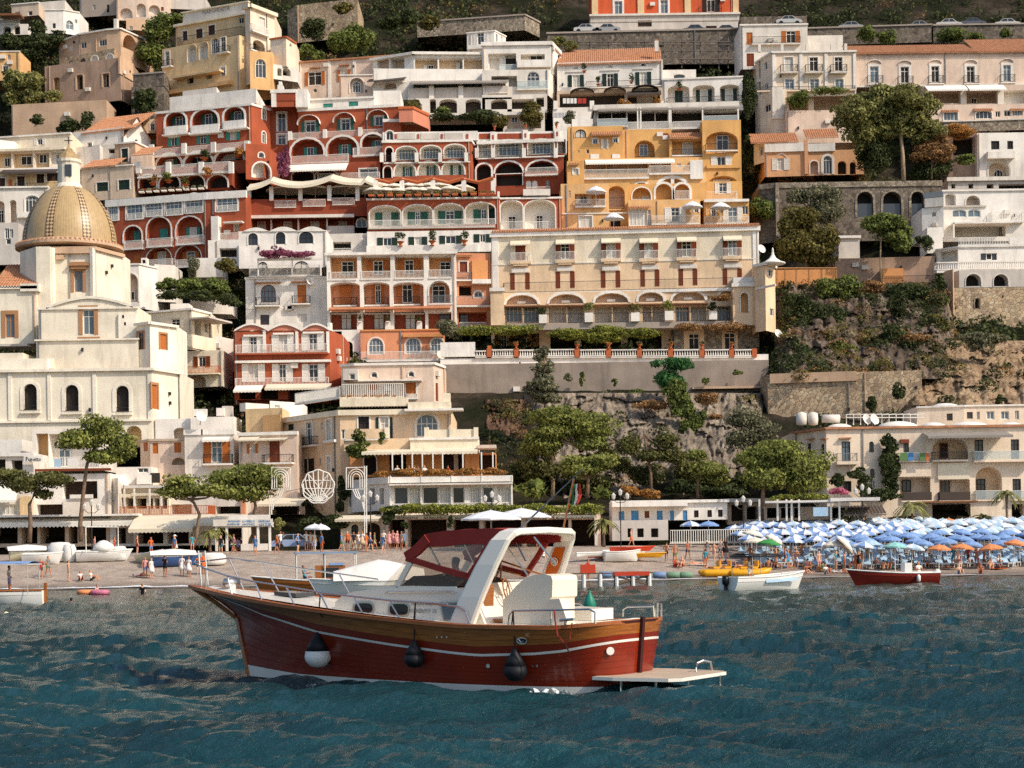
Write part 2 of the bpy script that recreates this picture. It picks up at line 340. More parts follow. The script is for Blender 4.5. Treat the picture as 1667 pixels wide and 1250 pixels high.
class Fac:
 def __init__(s,a,b,px0,px1):
  s.c0=Vector((a[0],a[1]));d=Vector((b[0]-a[0],b[1]-a[1]));s.L=d.length;s.e=d/s.L;s.n=Vector((s.e.y,-s.e.x));s.px0,s.px1=px0,px1;s.op=[]
 def pix(s,px,py,off=0.0):
  a,b=ray(px,py);d=Vector((a,1.0));t=(s.c0 .dot(s.n)-off)/d.dot(s.n)
  return(d*t-s.c0).dot(s.e),CAMH+b*t
 def pt(s,q,off,z):
  p=s.c0+s.e*q-s.n*off;return(p.x,p.y,z)
 def M(s,q,off,z):
  p=s.c0+s.e*q-s.n*off
  return Matrix(((s.e.x,-s.n.x,0,p.x),(s.e.y,-s.n.y,0,p.y),(0,0,1,z),(0,0,0,1)))
 def box(s,mb,q0,q1,o0,o1,z0,z1,m):
  mb.hexa([s.pt(q0,o0,z0),s.pt(q1,o0,z0),s.pt(q1,o1,z0),s.pt(q0,o1,z0),s.pt(q0,o0,z1),s.pt(q1,o0,z1),s.pt(q1,o1,z1),s.pt(q0,o1,z1)],m)
def railing(mb,pts,h,style,m):
 """pts: polyline of floor points; vertical pickets etc."""
 for a,b in zip(pts,pts[1:]):
  a,b=Vector(a),Vector(b);L=(b-a).length
  if L<.05:continue
  e=(b-a)/L;nn=Vector((e.y,-e.x,0))
  def bx(q0,q1,hw,z0,z1,mm=m):
   p=[a+e*q0-nn*hw,a+e*q1-nn*hw,a+e*q1+nn*hw,a+e*q0+nn*hw]
   mb.hexa([(*q.xy,a.z+z0)for q in p]+[(*q.xy,a.z+z1)for q in p],mm)
  if style=='wall':bx(0,L,.09,0,h);continue
  if style=='glass':bx(0,L,.012,.05,h-.03,'railglass');bx(0,L,.03,h-.05,h);continue
  if style=='balu':
   bx(0,L,.13,0,.12);bx(0,L,.15,h-.13,h);n=max(2,int(L/.27))
   for i in range(n):
    p=a+e*(L*(i+.5)/n);hh=h-.25
    mb.lathe([(.05,.12),(.09,.12+hh*.3),(.045,.12+hh*.62),(.07,.12+hh)],p,m,n=6)
   continue
  r={'iron':.011,'white':.02,'thick':.03}[style];st={'iron':.15,'white':.15,'thick':.2}[style]
  bx(0,L,.028,h-.05,h);bx(0,L,.02,.06,.10);n=max(1,int(L/st))
  for i in range(n+1):
   q=L*i/n;bx(max(0,q-r),min(L,q+r),r,.0,h-.04)
class Bld:
 def __init__(s,name,label,cat='building',crop='O',group=None):
  s.name,s.label,s.cat,s.crop,s.group=name,label,cat,crop,group;s.root=None;s.blocks=[];s.q=[]
 def g(s,x,y):return C(s.crop,x,y)
 def blk(s,xs,top,bot,Y,wall,D=None,roof=None,cap=None,capm='white',lip=.0,rooftop=None):
  """xs: [(x, dY)...] front corners left to right; top/bot in crop px"""
  s.flush();_,ty=s.g(0,top);_,by=s.g(0,bot);ym=(ty+by)/2
  xs=[(x,0)if not isinstance(x,tuple)else x for x in xs]
  pts=[];pxs=[]
  for x,dy in xs:
   px,_=s.g(x,0);a,b=ray(px,ym);pts.append((a*(Y+dy),Y+dy));pxs.append(px)
  pm=(pxs[0]+pxs[-1])/2;Ym=lerp_table(sorted(zip(pxs,[p[1]for p in pts])),pm)
  s.zt=P(pm,ty,Ym).z;s.zb=P(pm,by,Ym).z
  s.fac=[Fac(a,b,u,v)for a,b,u,v in zip(pts,pts[1:],pxs,pxs[1:])];s.pts=pts;s.Y=Y
  s.wall=wall;s.D=D if D is not None else max(4.0,Yt(ty)-Y+2);s.cap,s.capm,s.lip=cap,capm,lip;s.rooftop=rooftop
  if s.root is None:
   s.root=empty(s.name,((pts[0][0]+pts[-1][0])/2,Ym,s.zb),s.label,s.cat,s.group)
   if 'wall' in s.name:s.root['kind']='thing'
  return s
 def find(s,px):
  for f in s.fac:
   if px<=f.px1:return f
  return s.fac[-1]
 def rect(s,x0,y0,x1,y1,off=0.0):
  a,b=s.g(x0,y0);c,d=s.g(x1,y1);f=s.find((a+c)/2)
  ym=(b+d)/2;xm=(a+c)/2
  q0,_=f.pix(a,ym,off);q1,_=f.pix(c,ym,off);_,z1=f.pix(xm,b,off);_,z0=f.pix(xm,d,off)
  return f,min(q0,q1),max(q0,q1),min(z0,z1),max(z0,z1)
 def log(s,x0,y0,x1,y1,depth=1.4,arch=0.0,back=None,trim=None,tw=.22):
  """open loggia or niche; arch is rise / half width"""
  f,q0,q1,z0,z1=s.rect(x0,y0,x1,y1);rise=arch*(q1-q0)/2
  f.op.append((q0,q1,z0,z1,rise,depth,back or s.wall))
  if trim:s.band(f,q0,q1,z0,z1,rise,trim,tw)
  return s
 def band(s,f,q0,q1,z0,z1,rise,m,tw=.2,proud=.07):
  w=q1-q0;h=z1-z0;pi=arch_path(w,h,rise);po=arch_path(w+2*tw,h+tw,rise+tw if rise else 0)
  mb=MB();ring_faces(mb,po,pi,-proud,.02,m);s.q.append(('arch_trim' if rise else 'window_surround',mb.mesh('trim'),f.M((q0+q1)/2,0,z0),None))
 def win(s,x0,y0,x1,y1,sh=None,so=True,arch=0.0,fr='fr_white',gl='glass',tr=None,d=0.0,bars=1,tw=.14,rec=.22,sw=None):
  """window or door; d>0: on the back plane of a loggia"""
  f,q0,q1,z0,z1=s.rect(x0,y0,x1,y1,d);w,h=q1-q0,z1-z0;rise=arch*w/2;off=d-.03
  if sh and so and sw is None:pass
  if d==0:
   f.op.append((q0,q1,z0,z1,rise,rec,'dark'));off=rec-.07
  gl=gl if gl!='glass' else random.choice(['glass','glass','glass','glass2','curtain'])
  if sh and not so:gl='glass'
  m1,m2=window_meshes(w,h,rise,fr,gl,bars);sub=[('pane',m2,f.M((q0+q1)/2,off,z0))]
  if sh:
   if so:
    ws=sw or min(w*.5,.62);me=shutter_mesh(ws,h-rise*.0,sh);ofs=(d-.05)if d else-.045
    sub+=[('shutter',me,f.M(q0-ws/2-.02,ofs,z0)),('shutter',me,f.M(q1+ws/2+.02,ofs,z0))]
   else:
    me=shutter_mesh(w/2-.02,h,sh);ofs=off-.05
    sub+=[('shutter',me,f.M(q0+w/4,ofs,z0)),('shutter',me,f.M(q1-w/4,ofs,z0))]
  s.q.append(('window',m1,f.M((q0+q1)/2,off,z0),sub))
  if tr:s.band(f,q0,q1,z0,z1,rise,tr,tw)if d==0 else None
  return s
 def wins(s,L,**k):
  for r in L:s.win(*r,**k)
  return s
 def bal(s,x0,y0,x1,y1,out=.9,style='iron',m=None,slab='white',base=0.0,th=.16,sides=True):
  """balcony: y0 rail top, y1 floor line, measured on the front of the rail"""
  f,q0,q1,z0,z1=s.rect(x0,y0,x1,y1,base-out);m=m or{'iron':'iron','white':'fr_white','thick':'fr_white','wall':'white','balu':'white','glass':'fr_white'}[style]
  mb=MB()
  if slab:f.box(mb,q0,q1,base-out-.02,base+.02,z0-th,z0,slab)
  else:f.box(mb,q0,q1,base-out-.03,base-out+.03,z0-.03,z0+.02,m)
  rl=MB();a=base-out+.06;pts=[f.pt(q0+.05,a,z0),f.pt(q1-.05,a,z0)]
  if sides and out>.25:pts=[f.pt(q0+.05,base,z0)]+pts+[f.pt(q1-.05,base,z0)]
  railing(rl,pts,z1-z0,style,m)
  s.q.append(('balcony',mb.mesh('balcony'),IDENT,[('railing',rl.mesh('railing'),IDENT)]));return s
 def awn(s,x0,y0,x1,y1,out=1.6,m='awn_white',drop=.22,base=0.0):
  """awning: y0 top at wall, y1 front lower edge"""
  f,q0,q1,z0,z1=s.rect(x0,y0,x1,y0+1,base);_,_,_,zf,_=s.rect(x0,y1-1,x1,y1,base-out)
  a0,a1=base-.01,base-out;mb=MB();zf=min(zf,z1-.05);t=.03
  mb.hexa([f.pt(q0,a1,zf),f.pt(q1,a1,zf),f.pt(q1,a0,z1),f.pt(q0,a0,z1),f.pt(q0,a1,zf+t),f.pt(q1,a1,zf+t),f.pt(q1,a0,z1+t),f.pt(q0,a0,z1+t)],m)
  n=max(2,int((q1-q0)/.35))
  for i in range(n):
   u0=q0+(q1-q0)*i/n;u1=q0+(q1-q0)*(i+1)/n;um=(u0+u1)/2
   mb.poly([f.pt(u0,a1-.01,zf+.01),f.pt(u1,a1-.01,zf+.01),f.pt(u1,a1-.01,zf-drop*.75),f.pt(um,a1-.01,zf-drop),f.pt(u0,a1-.01,zf-drop*.75)],m)
  s.q.append(('awning',mb.mesh('awning'),IDENT,None));return s
 def bx(s,x0,y0,x1,y1,o0=-.15,o1=.02,m='white',name='trim'):
  """box: offsets o0 (proud, negative) .. o1, px measured on the o0 plane"""
  f,q0,q1,z0,z1=s.rect(x0,y0,x1,y1,o0);mb=MB();f.box(mb,q0,q1,o0,o1,z0,z1,m);s.q.append((name,mb.mesh(name),IDENT,None));return s
 def arc_awn(s,x0,y0,x1,y1,out=.9,m='white',base=0.0):
  """bent arched hood over a window"""
  f,q0,q1,z0,z1=s.rect(x0,y0,x1,y1,base);mb=MB();r=(q1-q0)/2;qc=(q0+q1)/2;rows=[]
  for o,k in((base-out,.86),(base,1.0)):
   rows.append([f.pt(qc+r*math.cos(t),o,z0+(z1-z0)*math.sin(t)*k)for t in np.linspace(math.pi,0,11)])
  mb.grid(rows,m);rows2=[[(x,y,z+.06)for x,y,z in r_]for r_ in rows];mb.grid(rows2,m)
  mb.grid([rows[0],rows2[0]],m);s.q.append(('hood',mb.mesh('hood'),IDENT,None));return s
 def tiles(s,x0,y0,x1,y1,depth=5.0,over=.35,m='tile',y0off=None):
  """sloping roof with pantile ridges, y0 ridge, y1 eave"""
  f,q0,q1,ze,_=s.rect(x0,y1-1,x1,y1,-over);_,_,_,_,zr=s.rect(x0,y0,x1,y0+1,depth)
  mb=MB();n=max(4,int((q1-q0)/.15));a,b=[],[]
  for i in range(n+1):
   q=q0+(q1-q0)*i/n;h=.09 if i%2 else 0
   a.append(f.pt(q,-over,ze+h));b.append(f.pt(q,depth,zr+h))
  nr=max(2,int(((depth+over)**2+(zr-ze)**2)**.5/.8));rows=[]
  for k in range(nr):
   for t in(k/nr,(k+1)/nr-.001):
    dz=.05*(1-(t*nr-k));rows.append([tuple(Vector(u).lerp(Vector(v),t)+Vector((0,0,dz)))for u,v in zip(a,b)])
  mb.grid(rows,m);mb.grid([[(x,y,z-.12)for x,y,z in a],a],m)
  s.q.append(('tile_roof',mb.mesh('tile_roof'),IDENT,None));return s
 def flush(s):
  if not getattr(s,'fac',None):return
  mb=MB();W=s.wall
  for f in s.fac:
   xs=sorted({0.0,f.L}|{min(max(o[i],0),f.L)for o in f.op for i in(0,1)});zs=sorted({s.zb,s.zt}|{min(max(o[i],s.zb),s.zt)for o in f.op for i in(2,3)})
   for a,b in zip(xs,xs[1:]):
    if b-a<1e-5:continue
    run=None;cells=[]
    for c,d in zip(zs,zs[1:]):
     if d-c<1e-5:continue
     xm,zm=(a+b)/2,(c+d)/2
     hole=any(o[0]<xm<o[1]and o[2]<zm<o[3]for o in f.op)
     if not hole:
      if cells and abs(cells[-1][1]-c)<1e-6:cells[-1][1]=d
      else:cells.append([c,d])
    for c,d in cells:mb.poly([f.pt(a,0,c),f.pt(b,0,c),f.pt(b,0,d),f.pt(a,0,d)],W)
   for q0,q1,z0,z1,rise,dep,back in f.op:
    qc=(q0+q1)/2;path=[(qc+x,z0+z)for x,z in arch_path(q1-q0,z1-z0,rise)]
    if rise>.01:
     arc=path[1:-1]
     for(a,b),(c,d)in zip(arc,arc[1:]):mb.poly([f.pt(a,0,b),f.pt(c,0,d),f.pt(c,0,z1),f.pt(a,0,z1)],W)
    loop=path+[path[0]]
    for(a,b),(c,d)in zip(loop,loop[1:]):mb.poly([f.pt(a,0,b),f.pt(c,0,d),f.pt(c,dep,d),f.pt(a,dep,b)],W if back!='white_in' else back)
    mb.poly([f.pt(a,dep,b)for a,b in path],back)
   H_=s.zt-s.zb;rq=random.Random(int(f.L*977+s.zt*131))
   if f.L>4 and H_>3.2:
    free=lambda a,b,c,d:not any(o[0]<b+.15 and o[1]>a-.15 and o[2]<d+.1 and o[3]>c-.1 for o in f.op)
    for _ in range(6):
     q=rq.choice([.25,f.L-.25,rq.uniform(.5,f.L-.5)])
     if free(q-.07,q+.07,s.zb,s.zt):cb=MB();f.box(cb,q-.055,q+.055,-.13,-.02,s.zb,s.zt-.1,rq.choice(['greymetal','oldwall2','slabgrey']));s.q.append(('downpipe',cb.mesh('pipe'),IDENT,None));break
    for _ in range(3):
     q=rq.uniform(.6,f.L-.6);z=rq.uniform(s.zb+.8,s.zt-1.0)
     if free(q-.45,q+.45,z,z+.6)and rq.random()<.5 and 'rubble' not in W and 'church' not in W:cb=MB();f.box(cb,q-.4,q+.4,-.36,-.02,z,z+.55,'white2');s.q.append(('air_unit',cb.mesh('unit'),IDENT,None))
     elif free(q-.2,q+.2,z,z+.4)and rq.random()<.5:cb=MB();f.box(cb,q-.1,q+.1,-.25,-.02,z,z+.35,'iron');s.q.append(('wall_lamp',cb.mesh('lamp'),IDENT,None))
   if s.cap:
    h,pr=s.cap;cb=MB();f.box(cb,-pr*.5,f.L+pr*.5,-pr,.3,s.zt-h,s.zt+.02,s.capm);s.q.append(('cornice',cb.mesh('cornice'),IDENT,None))
  a,b=s.pts[0],s.pts[-1];yb=max(p[1]for p in s.pts)+s.D
  ba,bb=(a[0],yb),(b[0],yb);z0,z1=s.zb,s.zt
  for u,v in((ba,a),(b,bb),(bb,ba)):mb.poly([(*u,z0),(*v,z0),(*v,z1),(*u,z1)],W)
  mb.poly([(*p,z1)for p in s.pts]+[(*bb,z1),(*ba,z1)],s.rooftop or 'roofdeck')
  put('wall',mb.mesh('wall'),s.root)
  for nm,me,M,sub in s.q:
   o=put(nm,me,s.root,M)
   for t in sub or():put(t[0],t[1],o,t[2])
  s.q=[];s.fac=None
 done=flush
for nm,c in dict(white='#e9e2d8',white2='#dfd6ca',cream='#e8d9bf',peach='#e3c5a2',pink='#dcc4b0',ochre='#d8a668',ochre2='#deb07a',yellow='#dfc194',orange='#d2935f',beige='#cdb8a2',red='#a5553a',redd='#954a34',rose='#c58068',salmon='#d4906a',church='#e8ddc8',church2='#ece2d0',greyw='#c9c0b6',palorange='#d9a67c',red2='#cf5f3a',apricot='#e6d2ba').items():stucco(nm,c,stain=.62 if nm.startswith(('white','church'))else .6,var=.17)
stucco('oldwall','#ae917c',stain=.75,var=.25);stucco('oldwall2','#c9a98c',stain=.45,var=.18)
stucco('white_in','#e6ddd0',stain=0,var=.05);stucco('roofdeck','#b9a793',stain=.3);stucco('slabgrey','#a3968a',stain=.4)
mat('tile','#b4805f',rough=.85,var=.3,scale=2.2,stain=.35,spec=.1,island=0.0)
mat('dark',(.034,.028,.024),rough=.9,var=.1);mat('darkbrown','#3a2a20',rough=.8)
glass('glass',(.018,.020,.022));glass('glass2',(.05,.055,.06),.15);glass('glassblue',(.12,.16,.19),.2);mat('curtain','#c9c4ba',rough=.7,var=.15,scale=3,stretch=(6,6,.4));glass('railglass',(.55,.6,.6),.1,.35)
paint('fr_white','#e9e4da');paint('fr_brown','#6b3d22');paint('fr_dark','#2a2522');paint('fr_stone','#a87c58',rough=.9)
for nm,c in dict(sh_green='#2f6253',sh_teal='#3f8f80',sh_dkgreen='#20352c',sh_brown='#7a3a1e',sh_orange='#b9682c',sh_white='#e6e0d6',sh_blue='#4f8fc0',sh_dark='#2e211b').items():paint(nm,c,rough=.55)
paint('iron','#2b2725',rough=.45);paint('greymetal','#8b8a88',rough=.35,metal=.6);mat('wood','#7a4f30',rough=.7,var=.3,scale=3,stretch=(.5,3,3))
mat('awn_white','#e8e2d6',rough=.85,var=.08);mat('awn_cream','#dccfb6',rough=.85,var=.1);mat('awn_grey','#8d857c',rough=.85);mat('awn_dark','#4a403a',rough=.85);mat('terracotta','#b5623a',rough=.85,var=.2,scale=3)
stone('rubble',['#8d7f70','#a99a86','#6f6457','#b8aa95'],scale=2.6,grime=.35);stone('rubble_warm',['#b79d80','#cdb491','#97806a','#d6c2a2'],scale=2.2,mortar=(.36,.29,.22),grime=.3)
stone('rubble_dark',['#6a5f56','#857868','#544b44','#93877a'],scale=2.4,grime=.5)
# ------------------------------------------------------------------ terracotta hotel
def red_hotel():
 b=Bld('hotel','large terracotta red hotel stepping down the hill with white arches and green shutters','hotel','A1')
 b.blk([(1010,4),(1625,0),(1745,3)],690,985,236,'red',D=10,cap=(.3,.15))
 for x0,y0,x1,y1 in((1070,725,1200,858),(1240,708,1408,850),(1447,692,1578,822)):
  b.log(x0,y0,x1,y1,1.5,.75,'redd','white',.3);b.bal(x0-6,y1-45,x1+6,y1,.35,'wall',slab='white')
  xm=(x0+x1)/2;b.win(xm+2,y0+28,xm+48,y1-40,sh='sh_green',d=1.4);b.bx(x0-25,y1+4,x1+20,y1+12,-.9,.0,'white','ledge')
 for x0,y0,x1,y1 in((1105,888,1142,945),(1292,868,1332,930),(1484,850,1528,905)):
  b.win(x0,y0,x1,y1,sh='sh_teal');b.bx(x0-18,y0-14,x1+18,y0-3,-.5,.0,'white','lintel')
 b.win(1692,700,1716,775,arch=1,tr='white');b.win(1692,850,1716,925,arch=1,tr='white')
 b.blk([(1095,4),(1655,0)],600,695,238,'white',D=6);b.blk([(1180,4),(1400,2)],575,610,240,'white2',D=5)
 b.blk([(972,4),(1615,0)],975,1140,233,'red',D=8)
 for x0,y0,x1,y1 in((1010,1000,1172,1085),(1190,985,1375,1065),(1390,968,1572,1040)):b.log(x0,y0,x1,y1,1.6,.8,'redd','white',.35);b.win(x0+40,y0+30,x1-50,y1-4,sh='sh_green',d=1.5)
 b.bal(972,938,1615,985,.5,'white',slab='white')
 for x in(975,1185,1375,1590):b.bx(x-14,908+(1590-x)*.04,x+14,975+(1590-x)*.04,-.75,-.35,'white','rail_pier')
 b.blk([(885,3),(1500,0)],1085,1215,229,'redd',D=8)
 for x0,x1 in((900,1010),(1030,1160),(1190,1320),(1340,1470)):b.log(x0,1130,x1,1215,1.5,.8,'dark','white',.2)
 b.bal(885,1060,1485,1125,.6,'white',slab='white')
 for x in(892,1085,1297,1490):b.bx(x-15,1045,x+15,1118,-.85,-.45,'white','rail_pier')
 b.crop='A2'
 b.blk([(110,5),(350,5)],680,1165,235,'red',D=10);b.win(208,730,258,850,tr='white',gl='glass2',tw=.25);b.win(208,870,258,935,tr='white',gl='glass2',tw=.25)
 b.blk([(0,0),(118,1),(215,7)],935,1165,230,'red',D=6);b.log(45,1050,158,1150,1.2,1,'white_in','white');b.win(82,985,118,1020,arch=1,tr='white',bars=0)
 b.blk([(165,0),(325,0)],580,690,237,'red',D=5,cap=(.45,.2));b.bx(195,600,330,650,-.08,.02,'redd','panel');b.bx(165,580,197,690,-.15,0,'white','pilaster');b.bx(322,575,400,690,-.15,3,'white','parapet')
 b.blk([(205,0),(240,0)],548,585,238,'white',D=1.5);b.blk([(213,0),(232,0)],526,550,238.2,'white',D=1)
 b.blk([(340,2),(1000,0)],690,905,236,'red',D=8,cap=(.35,.2))
 for x0,y0,x1,y1 in((388,785,448,852),(618,770,672,842),(835,752,888,812)):b.win(x0,y0,x1,y1,sh='sh_green',tr='white');b.arc_awn(x0-48,y0-42,x1+38,y0+24,.9)
 b.bal(272,845,890,888,.5,'white')
 for x in(284,510,738,900):b.bx(x-12,835+(500-x)*.06,x+12,895+(500-x)*.06,-.75,-.4,'white','rail_pier')
 b.blk([(280,2),(895,0)],888,1060,234,'red',D=8)
 for x0,y0,x1,y1 in((292,897,502,1010),(526,882,722,1005),(750,866,888,952)):b.log(x0,y0,x1,y1,1.5,.8,'redd','white',.3)
 for x0,y0,x1,y1 in((398,952,440,1010),(622,935,662,1005),(835,908,875,945)):b.win(x0,y0,x1,y1,sh='sh_teal',d=1.4)
 b.bal(285,1000,662,1050,.7,'white');b.bal(690,950,890,1000,.7,'white')
 b.blk([(280,1),(870,0)],1050,1170,231.5,'redd',D=6)
 for x0,x1 in((300,440),(450,592)):b.log(x0,1100,x1,1175,1.5,.45,'dark','white',.12)
 b.win(735,1090,850,1145,sh=None,tr='white',gl='glass2');b.awn(280,1060,665,1095,2.0,'awn_white');b.bal(460,1115,865,1160,.6,'white')
 b.blk([(385,1),(830,0)],632,705,239,'white',D=7,cap=(.25,.2));b.win(500,668,562,703,sh='sh_teal',so=False);b.win(665,655,726,691,sh='sh_teal',so=False)
 b.blk([(825,0),(1000,0)],585,690,240,'white',D=7);b.blk([(990,0),(1080,0),(1180,4)],690,790,234,'rose',D=6,cap=(.35,.15),capm='terracotta')
 b.blk([(885,0),(1455,0),(1500,6)],905,1165,231,'red',D=9,cap=(.3,.2))
 for x0,y0,x1,y1 in((972,948,1104,1036),(1130,942,1262,1030),(1282,934,1420,1024)):b.log(x0,y0,x1,y1,1.3,.5,'white_in','white',.15);b.win(x0+18,y0+18,x1-14,y1-2,d=1.2,bars=4,gl='glassblue')
 b.log(905,952,950,1042,1,1,'dark','white',.15)
 b.bal(890,998,1450,1045,.3,'iron',slab='white')
 for x in(878,955,1104,1256,1425):b.bx(x-12,985,x+12,1045,-.6,-.25,'white','rail_pier')
 for x0,y0,x1,y1 in((960,1050,1096,1140),(1115,1045,1250,1133),(1270,1040,1412,1130)):b.log(x0,y0,x1,y1,1.2,.9,'white_in','white',.2);b.win(x0+70,y0+28,x1-38,y1,sh='sh_green',d=1.1)
 b.log(892,1075,942,1150,1,1,'dark','white',.15)
 b.blk([(885,1),(1500,1)],850,910,232,'white',D=7)
 for x0,x1 in((980,1098),(1132,1252),(1285,1405)):b.bx(x0,858,x1,898,-.08,.02,'greyw','panel')
 for x in(968,1115,1268,1432):b.bx(x-7,865,x+7,895,-.1,.02,'red','slot')
 b.win(905,845,955,905,arch=1,tr='white')
 b.blk([(890,2),(1000,2)],770,856,233.5,'red',D=5,cap=(.4,.15))
 b.blk([(1500,1),(2055,0)],905,1260,232,'redd',D=8,cap=(.4,.2))
 b.crop='A3'
 for x0,y0,x1,y1 in((-85,915,0,1020),(22,905,200,1012),(236,900,404,1000),(430,895,480,990)):b.log(x0,y0,x1,y1,1.2,.35,'white_in','white',.14);b.win(x0+25,y0+22,x1-20,y1-4,d=1.1,bars=4,gl='glassblue')
 b.bal(-100,968,470,1012,.3,'iron',slab='white')
 for x in(-95,10,210,415):b.bx(x-12,955,x+12,1018,-.55,-.25,'white','rail_pier')
 for x0,y0,x1,y1 in((-95,1060,-2,1170),(22,1045,202,1120),(228,1038,420,1105)):b.log(x0,y0,x1,y1,1.3,.8,'dark','white',.25)
 b.bal(215,1080,430,1125,.7,'white',slab='white')
 b.log(30,1125,200,1200,1.2,0,'dark','white',.1)
 b.win(222,1165,258,1215,arch=1,sh='sh_white',so=False);b.win(262,1165,298,1215,arch=1,sh='sh_white',so=False);b.win(352,1165,372,1205)
 b.bal(225,1205,380,1250,.6,'white')
 b.blk([(-110,1),(490,1)],850,915,233,'white',D=6)
 for x0,x1 in((-80,-5),(40,195),(250,400)):b.bx(x0,862,x1,896,-.08,.02,'redd','panel')
 for x,h in((10,850),(220,838),(425,828)):b.bx(x-17,h,x+17,915,-.4,.3,'white','rail_pier');b.bx(x-6,h+22,x+6,h+50,-.44,-.3,'red','slot')
 b.crop='B2'
 b.blk([(0,0),(790,0)],92,210,225,'redd',D=9)
 for x0,x1,y in((185,325,104),(368,515,96),(558,705,86)):b.bal(x0,y,x1,y+46,.3,'white',slab=None)
 for x in(20,165,352,540,722):b.bx(x-13,10-(x-350)*.02,x+13,105,-.3,.1,'white','pillar')
 b.bx(0,195,700,215,-.5,.0,'white2','cornice')
 b.blk([(0,1),(700,1)],205,300,225,'redd',D=6)
 for x0,x1 in((5,160),(175,335),(350,520),(530,695)):b.log(x0,222,x1,300,1.4,0,'red');b.win(x0+70,240,x0+125,300,d=1.3,gl='curtain')
 for x in(165,340,525):b.bx(x-5,205,x+5,300,-.2,.0,'white','pillar')
 b.bal(525,268,700,318,.5,'wall',m='greyw',slab='white')
 b.win(718,222,782,278,arch=.8,tr='white',gl='glass2')
 b.blk([(525,0),(790,0)],318,440,222,'white2',D=5);b.log(565,372,680,425,1.5,0,'dark');b.bal(560,412,690,432,.4,'white',slab='white');b.win(752,330,785,395,arch=.9)
 b.blk([(785,0),(1640,0)],88,305,222,'red',D=9,cap=(.22,.2))
 for x0,y0,x1 in((800,140,1000),(1016,133,1206),(1218,126,1408),(1422,118,1612)):b.log(x0,y0,x1,y0+140,1.5,.45,'white_in','white',.13)
 for x0,x1,y in((885,940,182),(1095,1128,178),(1292,1348,172),(1520,1558,162)):b.win(x0,y,x1,y+82,sh='sh_green',d=1.4,sw=.95)
 b.bal(790,226,1612,275,.5,'white',slab='greyw')
 b.blk([(785,0),(1600,0)],300,440,220.5,'white',D=4)
 for x0,x1,y in((888,942,345),(1090,1135,340),(1290,1358,332),(1512,1550,322)):b.win(x0,y,x1,y+52,sh='sh_dkgreen',sw=.75)
 b.bx(780,392,1500,440,-1.3,.0,'white','terrace_wall')
 b.crop='B3'
 b.blk([(0,0),(455,0)],85,300,222.3,'red',D=9,cap=(.22,.2));b.log(60,106,202,292,1.5,.55,'white_in','white',.13);b.log(216,102,412,292,1.5,.5,'white_in','white',.13)
 b.log(-18,118,22,280,1.4,.5,'white_in','white',.13)
 b.win(108,205,160,292,d=1.4,gl='dark');b.win(288,200,335,290,d=1.4,gl='dark');b.bal(60,238,205,292,.2,'white',slab=None);b.bal(228,238,372,290,.2,'white',slab=None)
 b.bx(40,45,55,290,-.15,.02,'white','pipe_strip');b.bx(205,30,380,70,-.4,.1,'white2','planter_wall')
 b.crop='B1'
 b.blk([(690,5),(1340,1),(1590,0)],70,530,220,'red',D=10,cap=(.9,.2))
 for x0,y0,x1,y1 in((700,128,762,236),(818,105,922,228),(938,92,1046,208),(1068,76,1176,200),(1197,62,1310,186),(1398,52,1534,176)):
  b.win(x0,y0,x1,y1,arch=.9,tr='white',gl='glassblue',bars=3,tw=.2);b.bal(x0,y1-44,x1,y1,.15,'white',slab=None,sides=False)
 for x0,y0,x1,y1,r0 in((800,270,915,372,362),(948,212,1104,352,346),(1138,208,1308,342,330)):
  b.log(x0,y0,x1,y1+6,1.3,.9,'red','white',.18);b.bal(x0-6,r0,x1+4,r0+52,.6,'white')
 b.win(868,302,906,372,d=1.2,sh='sh_teal',so=False);b.win(1036,288,1086,352,d=1.2,sh='sh_teal',so=False);b.win(1228,278,1272,342,d=1.2,sh='sh_teal')
 b.win(862,450,908,515,sh='sh_orange',so=False)
 for x0,x1 in((946,1108),(1134,1300)):b.log(x0,408-(x0>1000)*14,x1,520,1.3,.8,'red','white',.12);b.win(x0+75,435,x0+128,518,d=1.2,sh='sh_orange');b.bal(x0,482,x1+4,528,.5,'white')
 b.log(1510,255,1545,305,.8,0,'white_in');b.bx(1440,238,1560,246,-1.0,0,'white','ledge');b.bal(1380,312,1590,360,.6,'white')
 b.bx(1365,205,1410,520,-1.2,.0,'white','stair_turret')
 b.blk([(1345,0),(1590,0)],360,530,217,'white',D=4);b.log(1418,412,1530,470,1.5,0,'dark');b.blk([(1265,0),(1440,0)],475,600,214,'white',D=4)
 b.done()
red_hotel()
